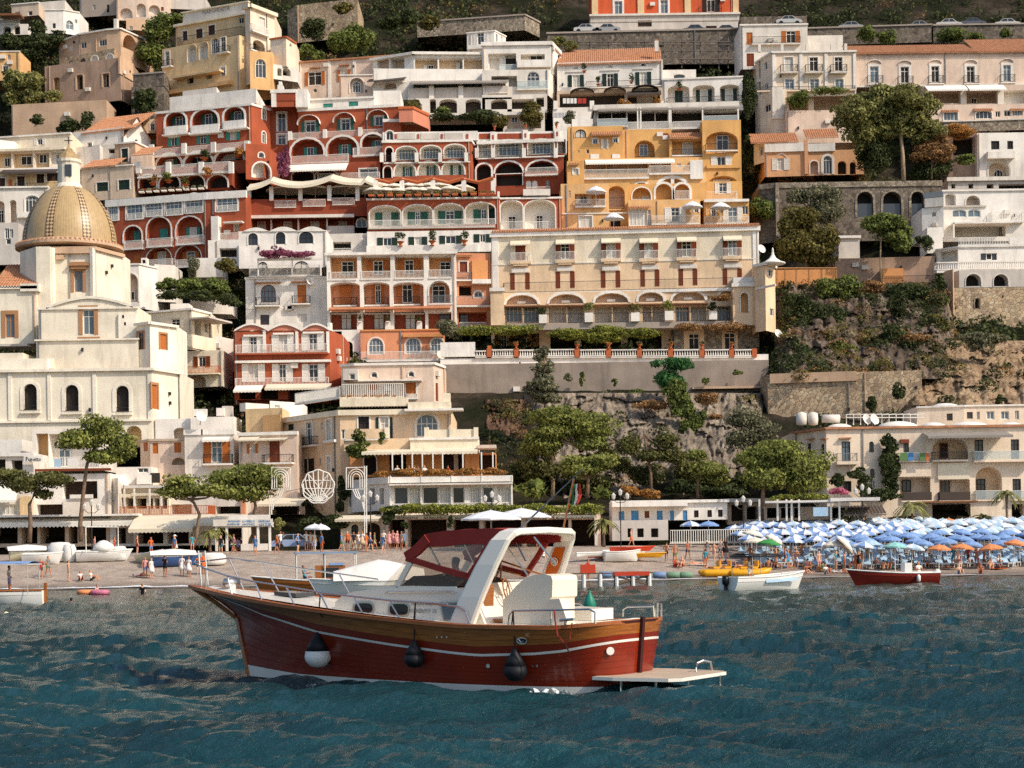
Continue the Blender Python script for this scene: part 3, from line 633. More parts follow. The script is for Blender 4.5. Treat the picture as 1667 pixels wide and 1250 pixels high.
def ochre_hotel():
 b=Bld('hotel','ochre yellow hotel with white double arch terrace and glazed rooftop restaurant','hotel','A3')
 b.blk([(495,0),(850,0)],815,1060,234,'ochre',D=10);b.win(540,835,612,890,arch=.9,fr='fr_dark',tr='ochre2');b.wins([(655,895,686,930),(787,892,816,922)],tr='white');b.win(722,897,744,960,sh='sh_white')
 b.tiles(645,828,850,870,1.5,1.0);b.bx(640,995,695,1030,-.1,.02,'white','panel');b.bx(780,995,830,1030,-.1,.02,'white','panel');b.wins([(560,970,570,985),(614,965,632,990)],bars=0)
 b.blk([(520,2),(655,2)],768,830,235,'white',D=6)
 b.blk([(850,0),(1165,0)],835,1060,234.6,'ochre',D=9);b.log(925,905,1055,1012,1.2,.9,'ochre',None);b.win(955,932,1012,1010,d=1.1,tr='white',gl='glassblue');b.bal(928,978,1056,1012,.1,'iron',slab=None);b.bx(1110,860,1140,900,-.03,.02,'sh_brown','vent');b.bx(1068,862,1092,880,-.03,.02,'sh_brown','vent')
 b.blk([(1150,0),(1392,0)],880,1060,233.4,'ochre',D=8);b.log(1168,905,1365,1000,1.3,0,'ochre');b.win(1232,917,1300,998,d=1.2,gl='curtain');b.bal(1165,962,1366,1000,.15,'iron',slab='white');b.tiles(1150,858,1385,892,1.5,.6)
 b.blk([(1365,0),(1615,0)],775,1260,232.5,'ochre',D=10);b.log(1385,850,1592,990,1.3,.55,'ochre');b.win(1455,875,1532,985,d=1.2,tr='white');b.bal(1385,925,1592,968,.6,'iron');b.win(1458,1010,1512,1072,sh='sh_white',sw=.8)
 b.log(1402,1135,1592,1250,1.2,.5,'ochre');b.win(1460,1160,1515,1248,d=1.1,sh='sh_white');b.bx(1390,1065,1610,1085,-.25,.0,'ochre','string_course');b.bal(1390,1218,1600,1262,.6,'iron')
 b.blk([(655,1),(1600,0)],665,700,236,'white2',D=9);b.blk([(665,1.5),(1600,.5)],690,850,236.6,'white2',D=8)
 for x0,x1 in((690,775),(780,870),(880,950),(960,1055),(1060,1140),(1165,1360),(1375,1590)):b.log(x0,715,x1,785,1.6,0,'awn_dark')
 b.bal(680,765,880,812,1.6,'glass',slab='white');b.bal(880,785,1165,835,2.2,'iron',m='fr_white',slab='white');b.bal(1170,782,1362,825,2.2,'iron',m='fr_white',slab='white');b.bal(1370,745,1600,790,1.6,'glass',slab='white')
 for x in(945,965,1150,1160,1365,1595):b.bx(x-4,690,x+4,830,-1.6,-1.5,'fr_white','post')
 b.awn(690,680,1165,705,1.6,'awn_grey');b.awn(1165,668,1600,698,1.6,'awn_grey')
 b.blk([(490,0),(1390,0)],1120,1255,229.5,'ochre2',D=8);b.log(692,1186,866,1255,2,.75,'pink');b.log(908,1180,1030,1255,1.4,.9,'ochre','white',.2);b.log(1062,1150,1275,1255,1.3,.85,'ochre','white',.4);b.bx(1160,1150,1182,1255,-.05,.2,'white','mullion_pillar')
 b.bal(585,1092,1018,1148,.4,'white',slab='white');b.bal(1018,1068,1292,1118,.4,'white',slab='white');b.bx(1285,1040,1365,1155,-.4,.3,'white','curved_parapet')
 b.blk([(600,1),(1365,1)],1020,1130,231.5,'ochre2',D=6)
 for x0,x1 in((610,740),(745,880),(885,1010),(1030,1160)):b.log(x0,1050,x1,1115,1.6,0,'pink')
 b.awn(605,1030,1180,1050,1.6,'awn_white');b.win(1070,1060,1100,1080,bars=0);b.win(1200,1055,1225,1078,bars=0);b.bx(1285,1035,1365,1050,-.6,.1,'white','roof_edge')
 b.blk([(490,0),(600,0)],1040,1260,229,'ochre',D=6);b.win(528,1090,562,1128,tr='white',gl='curtain');b.tiles(505,1042,570,1062,1,.5)
 b.crop='B3'
 b.blk([(450,0),(760,0)],-5,285,224.5,'ochre2',D=9);b.log(540,60,735,138,1.5,0,'ochre');b.win(570,62,620,128,d=1.4,sh='sh_white',sw=.5);b.bal(540,95,738,140,.5,'white');b.win(568,205,650,280,gl='curtain',tr='white');b.win(500,40,512,85);b.win(775,235,830,280,d=.01)if False else None
 b.bx(450,183,880,190,-.15,.0,'white','string_course')
 b.blk([(745,0),(895,0)],-10,290,226,'ochre',D=6);b.log(752,10,862,150,1.8,.8,'pink');b.bal(750,85,860,160,.2,'iron',slab='ochre2');b.log(770,195,835,285,1.0,0,'dark')
 b.blk([(885,0),(1350,0)],100,290,224,'ochre2',D=8);b.win(888,158,1005,268,gl='curtain',bars=4);b.win(1010,165,1030,268,gl='glassblue');b.tiles(885,128,1032,152,1,.6);b.win(1160,150,1215,245,sh='sh_white',sw=.8);b.win(1310,148,1338,182,tr='white');b.bal(1035,200,1348,252,.4,'white')
 b.blk([(885,1),(1390,1)],-5,110,225.5,'ochre',D=7);b.log(910,20,1030,125,1.3,.9,'ochre','white',.15);b.win(975,75,1020,122,d=1.2,tr='white');b.log(1062,-4,1165,98,1.0,.9,'ochre','white',.3);b.log(1185,-2,1280,98,1.0,.9,'ochre','white',.3);b.bal(1185,40,1280,96,.3,'white',slab=None);b.bal(905,95,1030,128,.2,'white')
 b.blk([(1375,0),(1665,0)],95,290,226,'ochre',D=8);b.win(1422,165,1450,205,tr='white');b.win(1528,145,1588,245,sh='sh_white',gl='glassblue');b.win(1620,140,1660,195);b.bal(1375,205,1665,250,.4,'white');b.bx(1375,95,1665,112,-.5,.0,'white','cornice')
 b.blk([(1385,1),(1620,1)],-20,105,227.5,'ochre',D=7);b.win(1470,-10,1520,60,sh='sh_white',gl='glass');b.bal(1390,45,1590,96,.6,'iron',m='fr_white')
 b.done()
ochre_hotel()
def cream_hotel():
 b=Bld('hotel','long cream hotel with brown shuttered windows and balustraded terrace above the retaining wall','hotel','B3')
 Y=207
 b.blk([(0,2),(1730,0)],292,690,Y,'cream',D=14,cap=(.55,.35));b.tiles(0,274,1735,287,1.2,.5)
 b.bx(0,510,1725,680,-.04,.02,'peach','painted_zone');b.bx(5,300,45,690,-.1,.02,'white','quoin');b.bx(1690,300,1728,690,-.1,.02,'white','quoin');b.bx(0,496,1725,503,-.12,.02,'white2','string_course')
 XS=[(155,220,385,0),(448,505,378,1),(742,803,370,1),(988,1045,370,1),(1230,1292,362,1),(1528,1585,354,1)]
 for i,(x0,x1,y,o)in enumerate(XS):
  b.win(x0,y,x1,y+105,sh='sh_brown',so=bool(o),sw=.58,gl=('glass','dark','curtain','curtain','dark','glassblue')[i]);b.awn(x0-32,y-22,x1+32,y+2,.9,'awn_cream',.15);b.bal(x0-35,y+55,x1+35,y+112,.5,'white',m='fr_white',slab='peach',th=.3)
  b.bx(x0-15,y+118,x1+15,y+140,-.45,.0,'peach','bracket')
 X2=[(152,218,575),(446,508,565),(738,802,562),(993,1055,555),(1240,1300,548),(1525,1588,543)]
 for i,(x0,x1,y)in enumerate(X2):
  b.bx(x0-22,y-34,x1+24,y-6,-.22,.0,'white2','lintel');b.win(x0,y,x1,y+105,sh='sh_brown',rec=.3,sw=.55,gl=('dark','curtain','dark','glass','glassblue','curtain')[i])
 b.bal(75,618,1605,684,1.4,'iron',slab='white',th=.35);b.bal(1560,600,1730,640,1.6,'wall',slab='white')
 b.blk([(75,0),(1600,0)],690,905,Y-.6,'peach',D=12)
 for i,(x0,x1,y)in enumerate(((95,298,715),(372,595,709),(668,885,702),(950,1110,697),(1168,1380,690),(1470,1592,686))):
  b.log(x0,y,x1,y+62,1.2,(.56 if i<5 else .7),'pink','white',.3);b.bx((x0+x1)/2-30,y+40,(x0+x1)/2+24,y+55,.5,.9,'white','air_unit')
 b.bx(75,774,1400,783,-.6,.0,'wood','pergola_beam')
 for x0,x1 in((88,200),(208,310),(372,485),(492,600),(668,778),(786,890),(978,1035),(1042,1118),(1190,1280),(1290,1390),(1460,1560)):
  b.log(x0,786,x1,895,1.4,0,'dark');b.win(x0+3,790,x1-3,893,d=1.35,gl=random.choice(['curtain','glassblue','curtain']),bars=3)
 b.bal(70,828,1610,892,1.5,'iron',slab='slabgrey',th=.75);b.bx(1565,640,1667,900,-.3,.2,'peach','pier');b.log(1605,700,1658,800,.8,1,'ochre2')
 b.blk([(-5,0),(82,0)],670,910,Y-2.2,'peach',D=5,cap=(.4,.2));b.blk([(1560,0),(1730,0)],640,910,Y-2.4,'peach',D=5,cap=(.4,.25));b.log(1610,700,1660,830,.9,1,'ochre2','white',.1)
 b.blk([(0,0),(1180,0)],905,1075,Y+1.2,'peach',D=9);b.log(20,960,310,1070,2,0,'ochre2');b.win(60,975,100,1070,d=1.9,gl='dark');b.win(150,990,230,1070,d=1.9,gl='dark')
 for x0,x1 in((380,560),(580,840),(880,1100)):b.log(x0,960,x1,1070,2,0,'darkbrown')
 b.blk([(1180,0),(1730,0)],905,1075,Y-.2,'rubble',D=9);b.win(1275,965,1342,1068,tr='peach',gl='dark',tw=.6);b.win(1505,960,1575,1068,tr='peach',gl='dark',tw=.3)
 b.blk([(-330,0),(1790,0)],1112,1190,Y-8,'white',D=16)
 piers=[-15,160,553,757,957,1158,1360,1552,1700]
 for u,v in zip(piers,piers[1:]):b.bal(u+16,1066,v-16,1112,.25,'balu',slab='white',sides=False)
 for x in piers:b.bx(x-16,1060,x+16,1114,-.35,.3,'terracotta','pier')
 b.bal(-105,1074,-32,1112,.25,'balu',slab='white',sides=False);b.bx(-330,1020,-105,1114,-.2,.3,'white','parapet');b.bx(-25,1042,0,1112,-.25,.3,'terracotta','pier')
 for x,y0,y1 in((185,1148,1188),):b.bx(x-4,y0,x+4,y1,-.04,.01,'dark','drain_slot')
 b.crop='B4'
 b.blk([(105,0),(165,-1.5),(222,1)],455,850,Y-3,'peach',D=5,cap=(.3,.25));b.win(178,495,200,535,tr='white');b.win(190,722,212,765);b.bx(105,590,222,602,-.12,0,'white','string_course')
 f,q0,q1,z0,z1=b.rect(105,350,222,460);p=f.pt((q0+q1)/2,1.2,z0);mb=MB();mb.lathe([(1.45,0),(1.5,.15),(.95,.35),(.45,.7),(.2,1.1),(.1,1.6),(.14,1.7),(.03,2.0)],p,'white',12);b.q.append(('ogee_roof',mb.mesh('roof',True),IDENT,None))
 b.done()
cream_hotel()
# ------------------------------------------------------------------ lettering
def text_mesh(txt,h,m,ext=.01):
 k=('txt',txt,round(h,3),m)
 if k in CACHE:return CACHE[k]
 cu=bpy.data.curves.new('txt','FONT');cu.body=txt;cu.size=h*1.35;cu.align_x='CENTER';cu.extrude=ext;cu.resolution_u=1
 o=bpy.data.objects.new('txt',cu);COL.objects.link(o);dg=bpy.context.evaluated_depsgraph_get();dg.update()
 me=bpy.data.meshes.new_from_object(o.evaluated_get(dg));bpy.data.objects.remove(o);me.materials.clear();me.materials.append(MATS[m])
 me.transform(Matrix.Rotation(math.pi/2,4,'X'));CACHE[k]=me;return me
def sign_text(b,txt,xc,y0,y1,off,m='fr_dark',sx=None):
 """lettering as a part, centred on xc between y0 and y1 (crop px)"""
 f,q0,q1,z0,z1=b.rect(xc-10,y0,xc+10,y1,off);me=text_mesh(txt,z1-z0,m);M=f.M((q0+q1)/2,off,z0)
 if sx:
  f,a,c,_,_=b.rect(sx[0],y0,sx[1],y1,off);w=max(v.co.x for v in me.vertices)-min(v.co.x for v in me.vertices);M=M@Matrix.Diagonal(((c-a)/w,1,1,1))
 b.q.append(('lettering',me,M,None))
# ------------------------------------------------------------------ middle of the town
def orange_house():
 b=Bld('apartment_house','orange apartment house with white columns, arches and four rows of balconies','house','B2')
 Y=207
 b.blk([(525,0),(1360,0)],440,945,Y,'white',D=9,cap=(.3,.4))
 for x0,x1 in((545,720),(745,935),(962,1150),(1183,1330)):b.log(x0,458,x1,608,2.0,0,'orange')
 for x0,x1,y in((620,698,498),(825,888,495),(1028,1086,490),(1255,1325,500)):b.win(x0,y,x1,y+90,d=1.9,sh='sh_orange' if x0>700 and x0<1200 else None,fr='fr_white',gl='dark',sw=.7)
 for i,(x0,x1)in enumerate(((535,716),(742,936),(960,1150),(1182,1330))):b.bal(x0,565-i*5,x1,612-i*4,.1,'white',m='fr_white',slab='white')
 for x0,x1 in((545,738),(760,930),(952,1150)):b.log(x0,632,x1,832,1.7,.25,'salmon')
 b.log(1183,622,1318,770,1.7,.9,'salmon','white',.12)
 for x0,x1,y,s in((608,690,655,0),(838,872,652,1),(1012,1078,648,1)):b.win(x0,y,x1,y+118,d=1.6,sh='sh_orange',so=bool(s),fr='fr_white',gl='dark');b.bal(x0-42-30*s,y+75,x1+28+20*s,y+125,.8,'iron',base=1.6)
 b.win(1205,655,1290,768,d=1.6,fr='fr_white',gl='dark');b.bal(1180,715,1335,768,.2,'white',m='greymetal',slab='white')
 b.bx(535,790,1320,803,-1.2,0,'salmon','awning_beam')
 for x0,x1 in((545,720),(755,935),(958,1160),(1178,1330)):b.log(x0,825,x1,940,1.6,0,'redd');b.win(x0+72,838,x0+140,938,d=1.5,gl=random.choice(['curtain','glass']),fr='fr_brown')
 for x in(737,918,1122):b.bx(x-18,890,x+16,938,-.7,-.1,'white','planter_box')
 b.blk([(1355,1),(1590,1.5)],445,945,Y+1,'salmon',D=9);b.tiles(1180,445,1465,462,2,.5,'tile')
 b.win(1382,500,1432,570,sh='sh_brown',so=False,tr='white');b.bal(1358,565,1458,615,.5,'white',m='greymetal');b.bx(1462,490,1565,612,-.3,.0,'orange','bay');b.win(1472,520,1545,580,arch=.9,tr='white',gl='curtain',bars=0)
 b.bx(1465,612,1585,640,-1.0,.0,'white','balcony_roof');b.log(1378,655,1460,720,1.5,0,'dark');b.win(1475,690,1530,735,arch=.9,tr='white');b.bal(1362,722,1595,782,1.0,'white',m='greymetal',slab='white')
 b.log(1375,825,1560,940,1.6,0,'redd');b.win(1385,835,1440,938,d=1.5,fr='fr_brown');b.bal(1382,890,1555,940,.4,'white',slab='white')
 b.blk([(742,0),(1280,0)],938,1130,Y-2.5,'salmon',D=5,cap=(.15,.15),capm='orange');b.wins([(792,992,890,1100),(1032,990,1130,1095),(1196,990,1280,1095)],arch=1,tr='white',bars=3,gl='glassblue');b.bx(1016,965,1278,985,-.5,0,'orange','ledge')
 b.blk([(622,0),(745,0)],940,1140,Y-2,'white',D=5);b.log(635,1015,692,1120,1.2,.9,'dark')
 b.blk([(742,0),(1285,0)],1128,1160,Y-5,'white2',D=5);b.bal(742,1078,1282,1135,.3,'white',m='fr_white',slab='white')
 b.done()
orange_house()
def white_house():
 b=Bld('house','tall white house with scalloped roof, three dark arched windows and bougainvillea terrace','house','B2')
 Y=209
 b.blk([(-45,0),(525,0)],300,540,Y+3,'white',D=7)
 for x0,x1,y in((16,78,315),(194,256,308),(344,436,304)):b.win(x0,y,x1,y+78,arch=.9,fr='fr_dark',gl='glass',bars=1,tr='white')
 f=b.fac[0];mb=MB()
 for xa,xb,y in((-20,150,285),(150,335,280),(335,520,278)):
  _,q0,q1,z0,z1=b.rect(xa,y-5,xb,305);pts=[(q0+(q1-q0)*t,z0+(z1-z0)*math.sin(math.pi*t))for t in np.linspace(0,1,13)]
  for s_ in(-.15,6):mb.poly([f.pt(q,s_,z)for q,z in pts],'white')
  for(a,c),(d,e)in zip(pts,pts[1:]):mb.poly([f.pt(a,-.15,c),f.pt(d,-.15,e),f.pt(d,6,e),f.pt(a,6,c)],'tile')
 b.q.append(('vault_roof',mb.mesh('roof'),IDENT,None))
 b.wins([(80,500,140,545),(310,495,410,545)],arch=.9,fr='fr_dark')
 b.blk([(0,0),(525,0)],600,945,Y,'white',D=5,cap=(.2,.15));b.bal(20,522,480,588,.3,'white',m='fr_white',slab='white')
 b.win(98,648,194,762,arch=.9,gl='glassblue',fr='fr_brown',bars=3);b.bal(60,728,215,780,.9,'iron',slab='white');b.win(334,648,392,768,sh='sh_orange',so=False);b.bal(295,718,415,768,.8,'iron',slab='white')
 b.bx(55,630,225,637,-.5,0,'tile','hood');b.bx(292,625,420,632,-.5,0,'tile','hood');b.win(94,843,152,908,fr='fr_brown');b.win(335,835,396,892,gl='curtain')
 b.bx(75,474,490,490,-2.2,-1.9,'white','pergola_beam')
 for x in(80,300,485):b.bx(x-4,485,x+4,590,-2.2,-2.0,'white','pergola_post')
 b.done()
white_house()
def small_red():
 b=Bld('hotel','small brick red hotel with white shutters and scalloped roof below the white house','hotel','B2')
 Y=192
 b.blk([(-75,0),(545,0),(632,5)],945,1420,Y,'red',D=8)
 for x0,x1,y in((25,72,985),(215,268,972),(408,462,965)):b.win(x0,y,x1,y+108,sh='sh_white',sw=.8);b.bx(x0-40,y-14,x1+40,y-2,-.3,0,'white','lintel')
 b.bal(-70,1032,530,1088,.7,'white',slab='red')
 for x0,x1 in((20,80),(215,260),(408,468)):b.win(x0,1160,x1,1275,sh='sh_white',sw=.75)
 b.bal(-72,1248,535,1300,.7,'white',slab='red');b.bx(-70,1135,548,1150,-.6,0,'white','awning_rail')
 for x in(120,330,530):b.bx(x-9,950,x+9,1090,-.25,0,'white','pilaster')
 f=b.fac[0];mb=MB()
 for xa,xb in((-70,145),(145,360),(360,545)):
  _,q0,q1,z0,z1=b.rect(xa,905,xb,945);pts=[(q0+(q1-q0)*t,z0+(z1-z0)*math.sin(math.pi*t))for t in np.linspace(0,1,13)]
  for s_ in(-.1,5):mb.poly([f.pt(q,s_,z)for q,z in pts],'rose')
  for(a,c),(d,e)in zip(pts,pts[1:]):mb.poly([f.pt(a,-.3,c+.12),f.pt(d,-.3,e+.12),f.pt(d,5,e+.12),f.pt(a,5,c+.12)],'white');mb.poly([f.pt(a,-.3,c+.12),f.pt(d,-.3,e+.12),f.pt(d,-.3,e-.1),f.pt(a,-.3,c-.1)],'white')
 b.q.append(('vault_roof',mb.mesh('roof'),IDENT,None));b.bx(545,895,560,945,-.1,.2,'white','parapet')
 b.crop='C2';b.blk([(-60,0),(530,0)],100,190,189,'redd',D=4)
 for x0,x1 in((-40,60),(90,200),(260,480)):b.log(x0,125,x1,190,1.5,0,'dark')
 b.awn(-60,105,110,135,2.0,'awn_white');b.awn(130,95,530,120,1.8,'awn_cream')
 b.done()
 b=Bld('house','pale pink house with two round windows and orange shuttered door','house','C2')
 b.blk([(590,1),(675,0),(1160,0),(1225,4)],-35,230,188,'pink',D=8,cap=(.25,.2));b.win(772,20,812,55,arch=1,bars=0,tr='white',tw=.08);b.win(1002,16,1040,50,arch=1,bars=0,tr='white',tw=.08);b.win(988,86,1050,158,sh='sh_orange',so=False,tr='white');b.win(760,95,820,130,sh='sh_orange',so=False);b.win(1172,90,1188,200,sh='sh_brown',so=False);b.bx(660,68,1085,76,-1.2,0,'white','pergola_beam');b.bal(985,155,1060,180,.4,'white')
 b.blk([(600,0),(690,0)],0,70,186,'greyw',D=3);b.wins([(640,30,675,68)],bars=0,gl='glass2')
 b.done()
small_red()
def seafront_restaurant():
 b=Bld('restaurant','peach corner restaurant with flower terrace and white glazed veranda by the beach','restaurant','C2')
 Y=164
 b.blk([(225,9),(585,0),(1270,0)],255,900,Y,'peach',D=9,cap=(.5,.3),capm='cream');b.tiles(585,185,975,232,4,.3,'roofdeck')
 b.win(374,330,410,468,tr='white',gl='glass2');b.bal(330,420,420,472,.5,'iron');b.win(500,315,530,440,gl='curtain',tr='white');b.bx(475,440,545,456,-.4,0,'white','sill');b.win(380,555,408,640,sh='sh_dark',fr='fr_dark');b.win(502,542,528,632,gl='curtain',tr='white');b.wins([(464,332,480,376),(451,550,465,600)],bars=0);b.win(260,342,296,380,sh='sh_dkgreen',so=False);b.win(590,375,628,435,gl='glass2')
 b.win(695,295,762,432,fr='fr_dark',tr='white',gl='dark');b.win(830,300,880,432,sh='sh_dkgreen',tr='white',gl='curtain');b.win(1050,278,1185,420,arch=.9,tr='white',bars=3,gl='glassblue')
 b.bx(580,180,1000,232,-.4,.4,'cream','eaves');b.bx(1000,205,1265,250,-1.0,.2,'cream','roof_edge');b.bx(1218,150,1262,260,-.3,.6,'cream','chimney_wall');b.bx(980,245,1340,258,-1.6,.0,'white','canopy')
 b.win(640,780,690,870,gl='glass2',tr='white');b.bal(630,850,850,885,.6,'wall',m='cream',slab='cream')
 b.bal(590,92,975,180,.3,'thick',slab='white',base=.4)
 b.bal(300,130,580,195,.3,'thick',slab='white',base=.4)
 b.blk([(1015,0),(1435,0)],425,505,Y-3.2,'cream',D=6,cap=(.2,.15),capm='white');b.blk([(605,0),(1050,0)],432,505,Y-2.5,'peach',D=4)
 b.bal(610,372,880,432,.2,'wall',m='peach',slab='white',sides=False);b.bal(1110,375,1435,425,.2,'wall',m='cream',slab='white',sides=False)
 for x in(870,1115,1270,1420):b.bx(x-14,362,x+14,428,-.4,.2,'cream','pier')
 b.blk([(645,0),(1545,0)],525,665,Y-2.2,'orange',D=5);b.log(730,530,805,655,1,.8,'dark','white',.12);b.log(885,530,990,650,1.2,0,'dark');b.log(1212,525,1350,655,1.2,0,'dark');b.log(1440,530,1540,655,1.5,0,'darkbrown');b.win(1285,530,1310,650,d=1.1,gl='curtain',bars=0)
 b.bx(1430,470,1545,490,-2.5,.2,'pink','shed_roof')
 b.awn(735,498,1105,515,3.8,'awn_cream',.25);b.awn(1105,485,1435,512,3.8,'awn_cream',.25)
 for x in(905,965,1028,1090,1155,1215,1340,1455,1525):b.bx(x-4,515,x+4,655,-4.0,-3.9,'fr_white','post')
 b.blk([(650,6),(880,0),(1645,0)],665,870,Y-7,'white',D=8);V=(('dark',915,1003),('curtain',1006,1080),('dark',1090,1190),('curtain',1194,1265),('dark',1276,1350),('curtain',1382,1448),('pink',1460,1530),('curtain',1550,1636))
 for g,x0,x1 in V:b.log(x0,728,x1,842,.5,0,'dark' if g!='pink' else 'pink');b.win(x0+1,730,x1-1,840,d=.35,gl='curtain' if g=='curtain' else 'glass',bars=3 if g=='curtain' else 0)
 for x0,x1 in((765,795),(825,852)):b.log(x0,738,x1,838,.5,0,'dark')
 b.bx(880,664,1648,700,-.6,.1,'white','fascia');b.bx(885,706,1648,716,-.9,.1,'white2','awning_box');b.bx(735,672,880,712,-.3,.1,'white','fascia')
 for x in(892,1082,1270,1455,1642):b.bx(x-5,716,x+5,845,-.2,.05,'white','mullion');b.bx(x-3,660,x+3,700,-.65,-.55,'white2','joint')
 for x,t in((985,'RISTORANTE'),(1180,'BUCA DI BACCO'),(1360,'RISTORANTE'),(1560,'BUCA DI BACCO')):sign_text(b,t,x,716,729,-.95,'sh_brown',(x-62,x+62))
 b.bal(885,828,1642,845,.1,'white',slab=None,sides=False)
 b.blk([(840,1),(2190,0)],850,1130,Y-8.2,'pink',D=8)
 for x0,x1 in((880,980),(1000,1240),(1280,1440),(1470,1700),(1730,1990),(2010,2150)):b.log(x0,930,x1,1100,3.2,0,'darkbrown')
 b.awn(915,895,1262,908,1.5,'awn_cream',.3);b.awn(1280,893,1470,910,1.5,'awn_cream',.3);b.awn(1478,893,1670,910,1.5,'awn_cream',.3);b.awn(1680,893,1890,908,1.5,'awn_cream',.3);b.awn(1905,893,2165,905,1.5,'awn_cream',.3)
 for x0,x1,t in((1100,1240,'Bar Buca di Bacco'),(930,1060,'Gelateria'),(1290,1460,'Ristorante La Pergola'),(1490,1650,'Ristorante La Pergola'),(1690,1880,'Ristorante La Pergola'),(1915,2150,'Ristorante La Pergola')):sign_text(b,t,(x0+x1)/2,912,926,-1.56,'fr_dark',(x0,x1))
 for x in(990,1260,1455,1715,2000,2160):b.bx(x-7,905,x+7,1090,-.2,.1,'white2','post')
 b.blk([(585,1),(845,0)],905,1110,Y-6.5,'cream',D=6);b.awn(580,905,850,930,1.4,'awn_cream');b.win(650,960,695,1020,arch=.9,fr='fr_dark');b.log(720,950,830,1100,1.2,.6,'darkbrown')
 b.done()
seafront_restaurant()
def corner_house():
 b=Bld('house','beige house with brown door balcony between the church and the peach restaurant','house','C2')
 b.blk([(-40,1),(318,0)],392,900,165,'pink',D=8,cap=(.3,.2));b.win(25,465,58,522,sh='sh_orange',gl='curtain');b.win(146,448,210,580,sh='sh_brown',so=False);b.bal(95,528,282,578,.9,'iron');b.awn(90,428,265,436,1.0,'awn_cream',.12);b.awn(-30,420,90,440,1.0,'awn_cream',.12)
 b.awn(110,798,385,835,2.4,'awn_cream');b.log(150,850,330,900,2,0,'dark');b.blk([(318,1),(560,1)],780,900,168,'cream',D=4);b.log(385,835,540,900,2,0,'dark')
 b.done()
 b=Bld('house','low ochre workshop with small vaulted roofs and white water pipe','house','C2')
 b.blk([(0,1),(225,0)],245,400,172,'yellow',D=6);b.blk([(105,1),(215,0)],285,390,171,'ochre2',D=3);b.blk([(150,0),(345,3)],205,300,176,'white',D=5);b.win(180,225,210,262,bars=0);b.bx(0,215,145,265,-.5,.5,'white2','duct');b.win(20,320,60,380,bars=0)
 b.done()
 b=Bld('house','beige house with orange shutters and roof terrace left of the brown door balcony','house','C1')
 b.blk([(715,2),(765,0),(945,0)],358,600,168,'pink',D=8,cap=(.2,.2),capm='roofdeck');b.wins([(776,378,804,432),(886,375,922,427)],sh='sh_orange',so=False);b.win(730,375,752,420,sh='sh_orange',so=False);b.log(872,452,942,490,1,.9,'beige')
 b.blk([(940,0),(1030,0),(1190,0)],310,600,166.5,'white2',D=8,cap=(.5,.15));b.win(1075,368,1130,478,sh='sh_orange',sw=.75,gl='glassblue');b.bal(1030,435,1180,482,.8,'iron');b.awn(1035,348,1172,362,1.0,'awn_white');b.blk([(970,2),(1190,2)],245,330,170,'white',D=5);b.blk([(790,1),(985,1)],255,365,174,'white',D=5);b.log(880,300,950,360,1,.7,'beige');b.bx(1130,190,1180,310,-.5,.5,'greyw','pillar');b.bx(985,205,1050,240,-.9,-.3,'white','air_unit');b.bx(1100,200,1140,240,-.9,-.3,'white','air_unit')
 b.done()
 b=Bld('restaurant','white veranda restaurant with flower boxes above a cream beach awning','restaurant','C1')
 b.blk([(560,0),(1235,0)],745,900,157,'white2',D=10)
 for x0,x1 in((590,680),(700,830),(850,960),(1110,1230)):b.log(x0,810,x1,890,2.5,0,'darkbrown')
 b.awn(690,750,1010,815,3.2,'awn_cream',.35);b.awn(1010,745,1160,790,2.5,'awn_cream',.2)
 b.blk([(560,1),(860,0)],595,750,161,'cream',D=6,cap=(.25,.5));
 for x0,x1 in((612,632),(642,678),(690,745),(752,778),(785,812),(822,850)):b.log(x0,660,x1,712,1.5,0,'dark')
 b.blk([(860,1),(1235,0)],650,750,161,'white2',D=6);b.log(870,690,975,740,1.5,0,'pink');b.log(1098,700,1222,738,1.5,0,'dark');b.bx(1225,655,1245,745,-.3,.2,'salmon','pillar')
 b.bal(585,698,1060,744,2.2,'white',m='terracotta',slab='white2');b.awn(590,612,690,645,1.2,'awn_cream');b.awn(690,612,860,635,1.2,'awn_cream');
 for x in(632,682,760,820):b.bx(x-4,610,x+4,740,-2.1,-2.0,'white','post')
 b.blk([(500,3),(600,0)],560,750,160,'white2',D=6);b.blk([(590,1),(770,1)],500,600,164,'white',D=4);b.win(700,505,755,530,gl='glass2');b.bx(695,540,765,588,-.8,-.1,'white','tank');b.bx(765,530,810,580,-.3,.1,'dark','doorway')
 b.done()
 b=Bld('shop','row of dark beach shops under a long white scalloped awning','shop','C1')
 b.blk([(-60,0),(700,0)],745,905,158,'beige',D=8)
 for x0,x1 in((-40,90),(110,190),(205,330),(350,395),(430,540),(560,640)):b.log(x0,798,x1,890,3,0,'dark')
 b.awn(-60,752,698,782,1.8,'awn_white',.45);b.bx(-60,742,700,752,-1.9,.1,'white','gutter')
 b.done()
 b=Bld('house','white terraced house with wicker sign and washing behind the tall pine','house','C1')
 b.blk([(170,0),(560,0)],535,750,160,'white',D=7);b.log(318,572,495,662,1.2,0,'darkbrown');b.log(188,690,318,745,1.2,0,'darkbrown');b.bx(320,675,470,745,-.1,.1,'white2','shutter_door');b.bx(170,508,560,520,-.5,0,'sh_brown','beam');b.bx(355,640,470,660,-.3,0,'white','counter')
 b.blk([(165,1),(520,1)],305,520,163,'white2',D=6);b.log(185,330,245,480,1.2,0,'ochre2');b.log(250,330,500,500,1.6,0,'white_in');b.win(300,380,360,500,d=1.5,gl='glassblue');b.bal(218,448,560,505,1.2,'white',m='fr_white',slab='white')
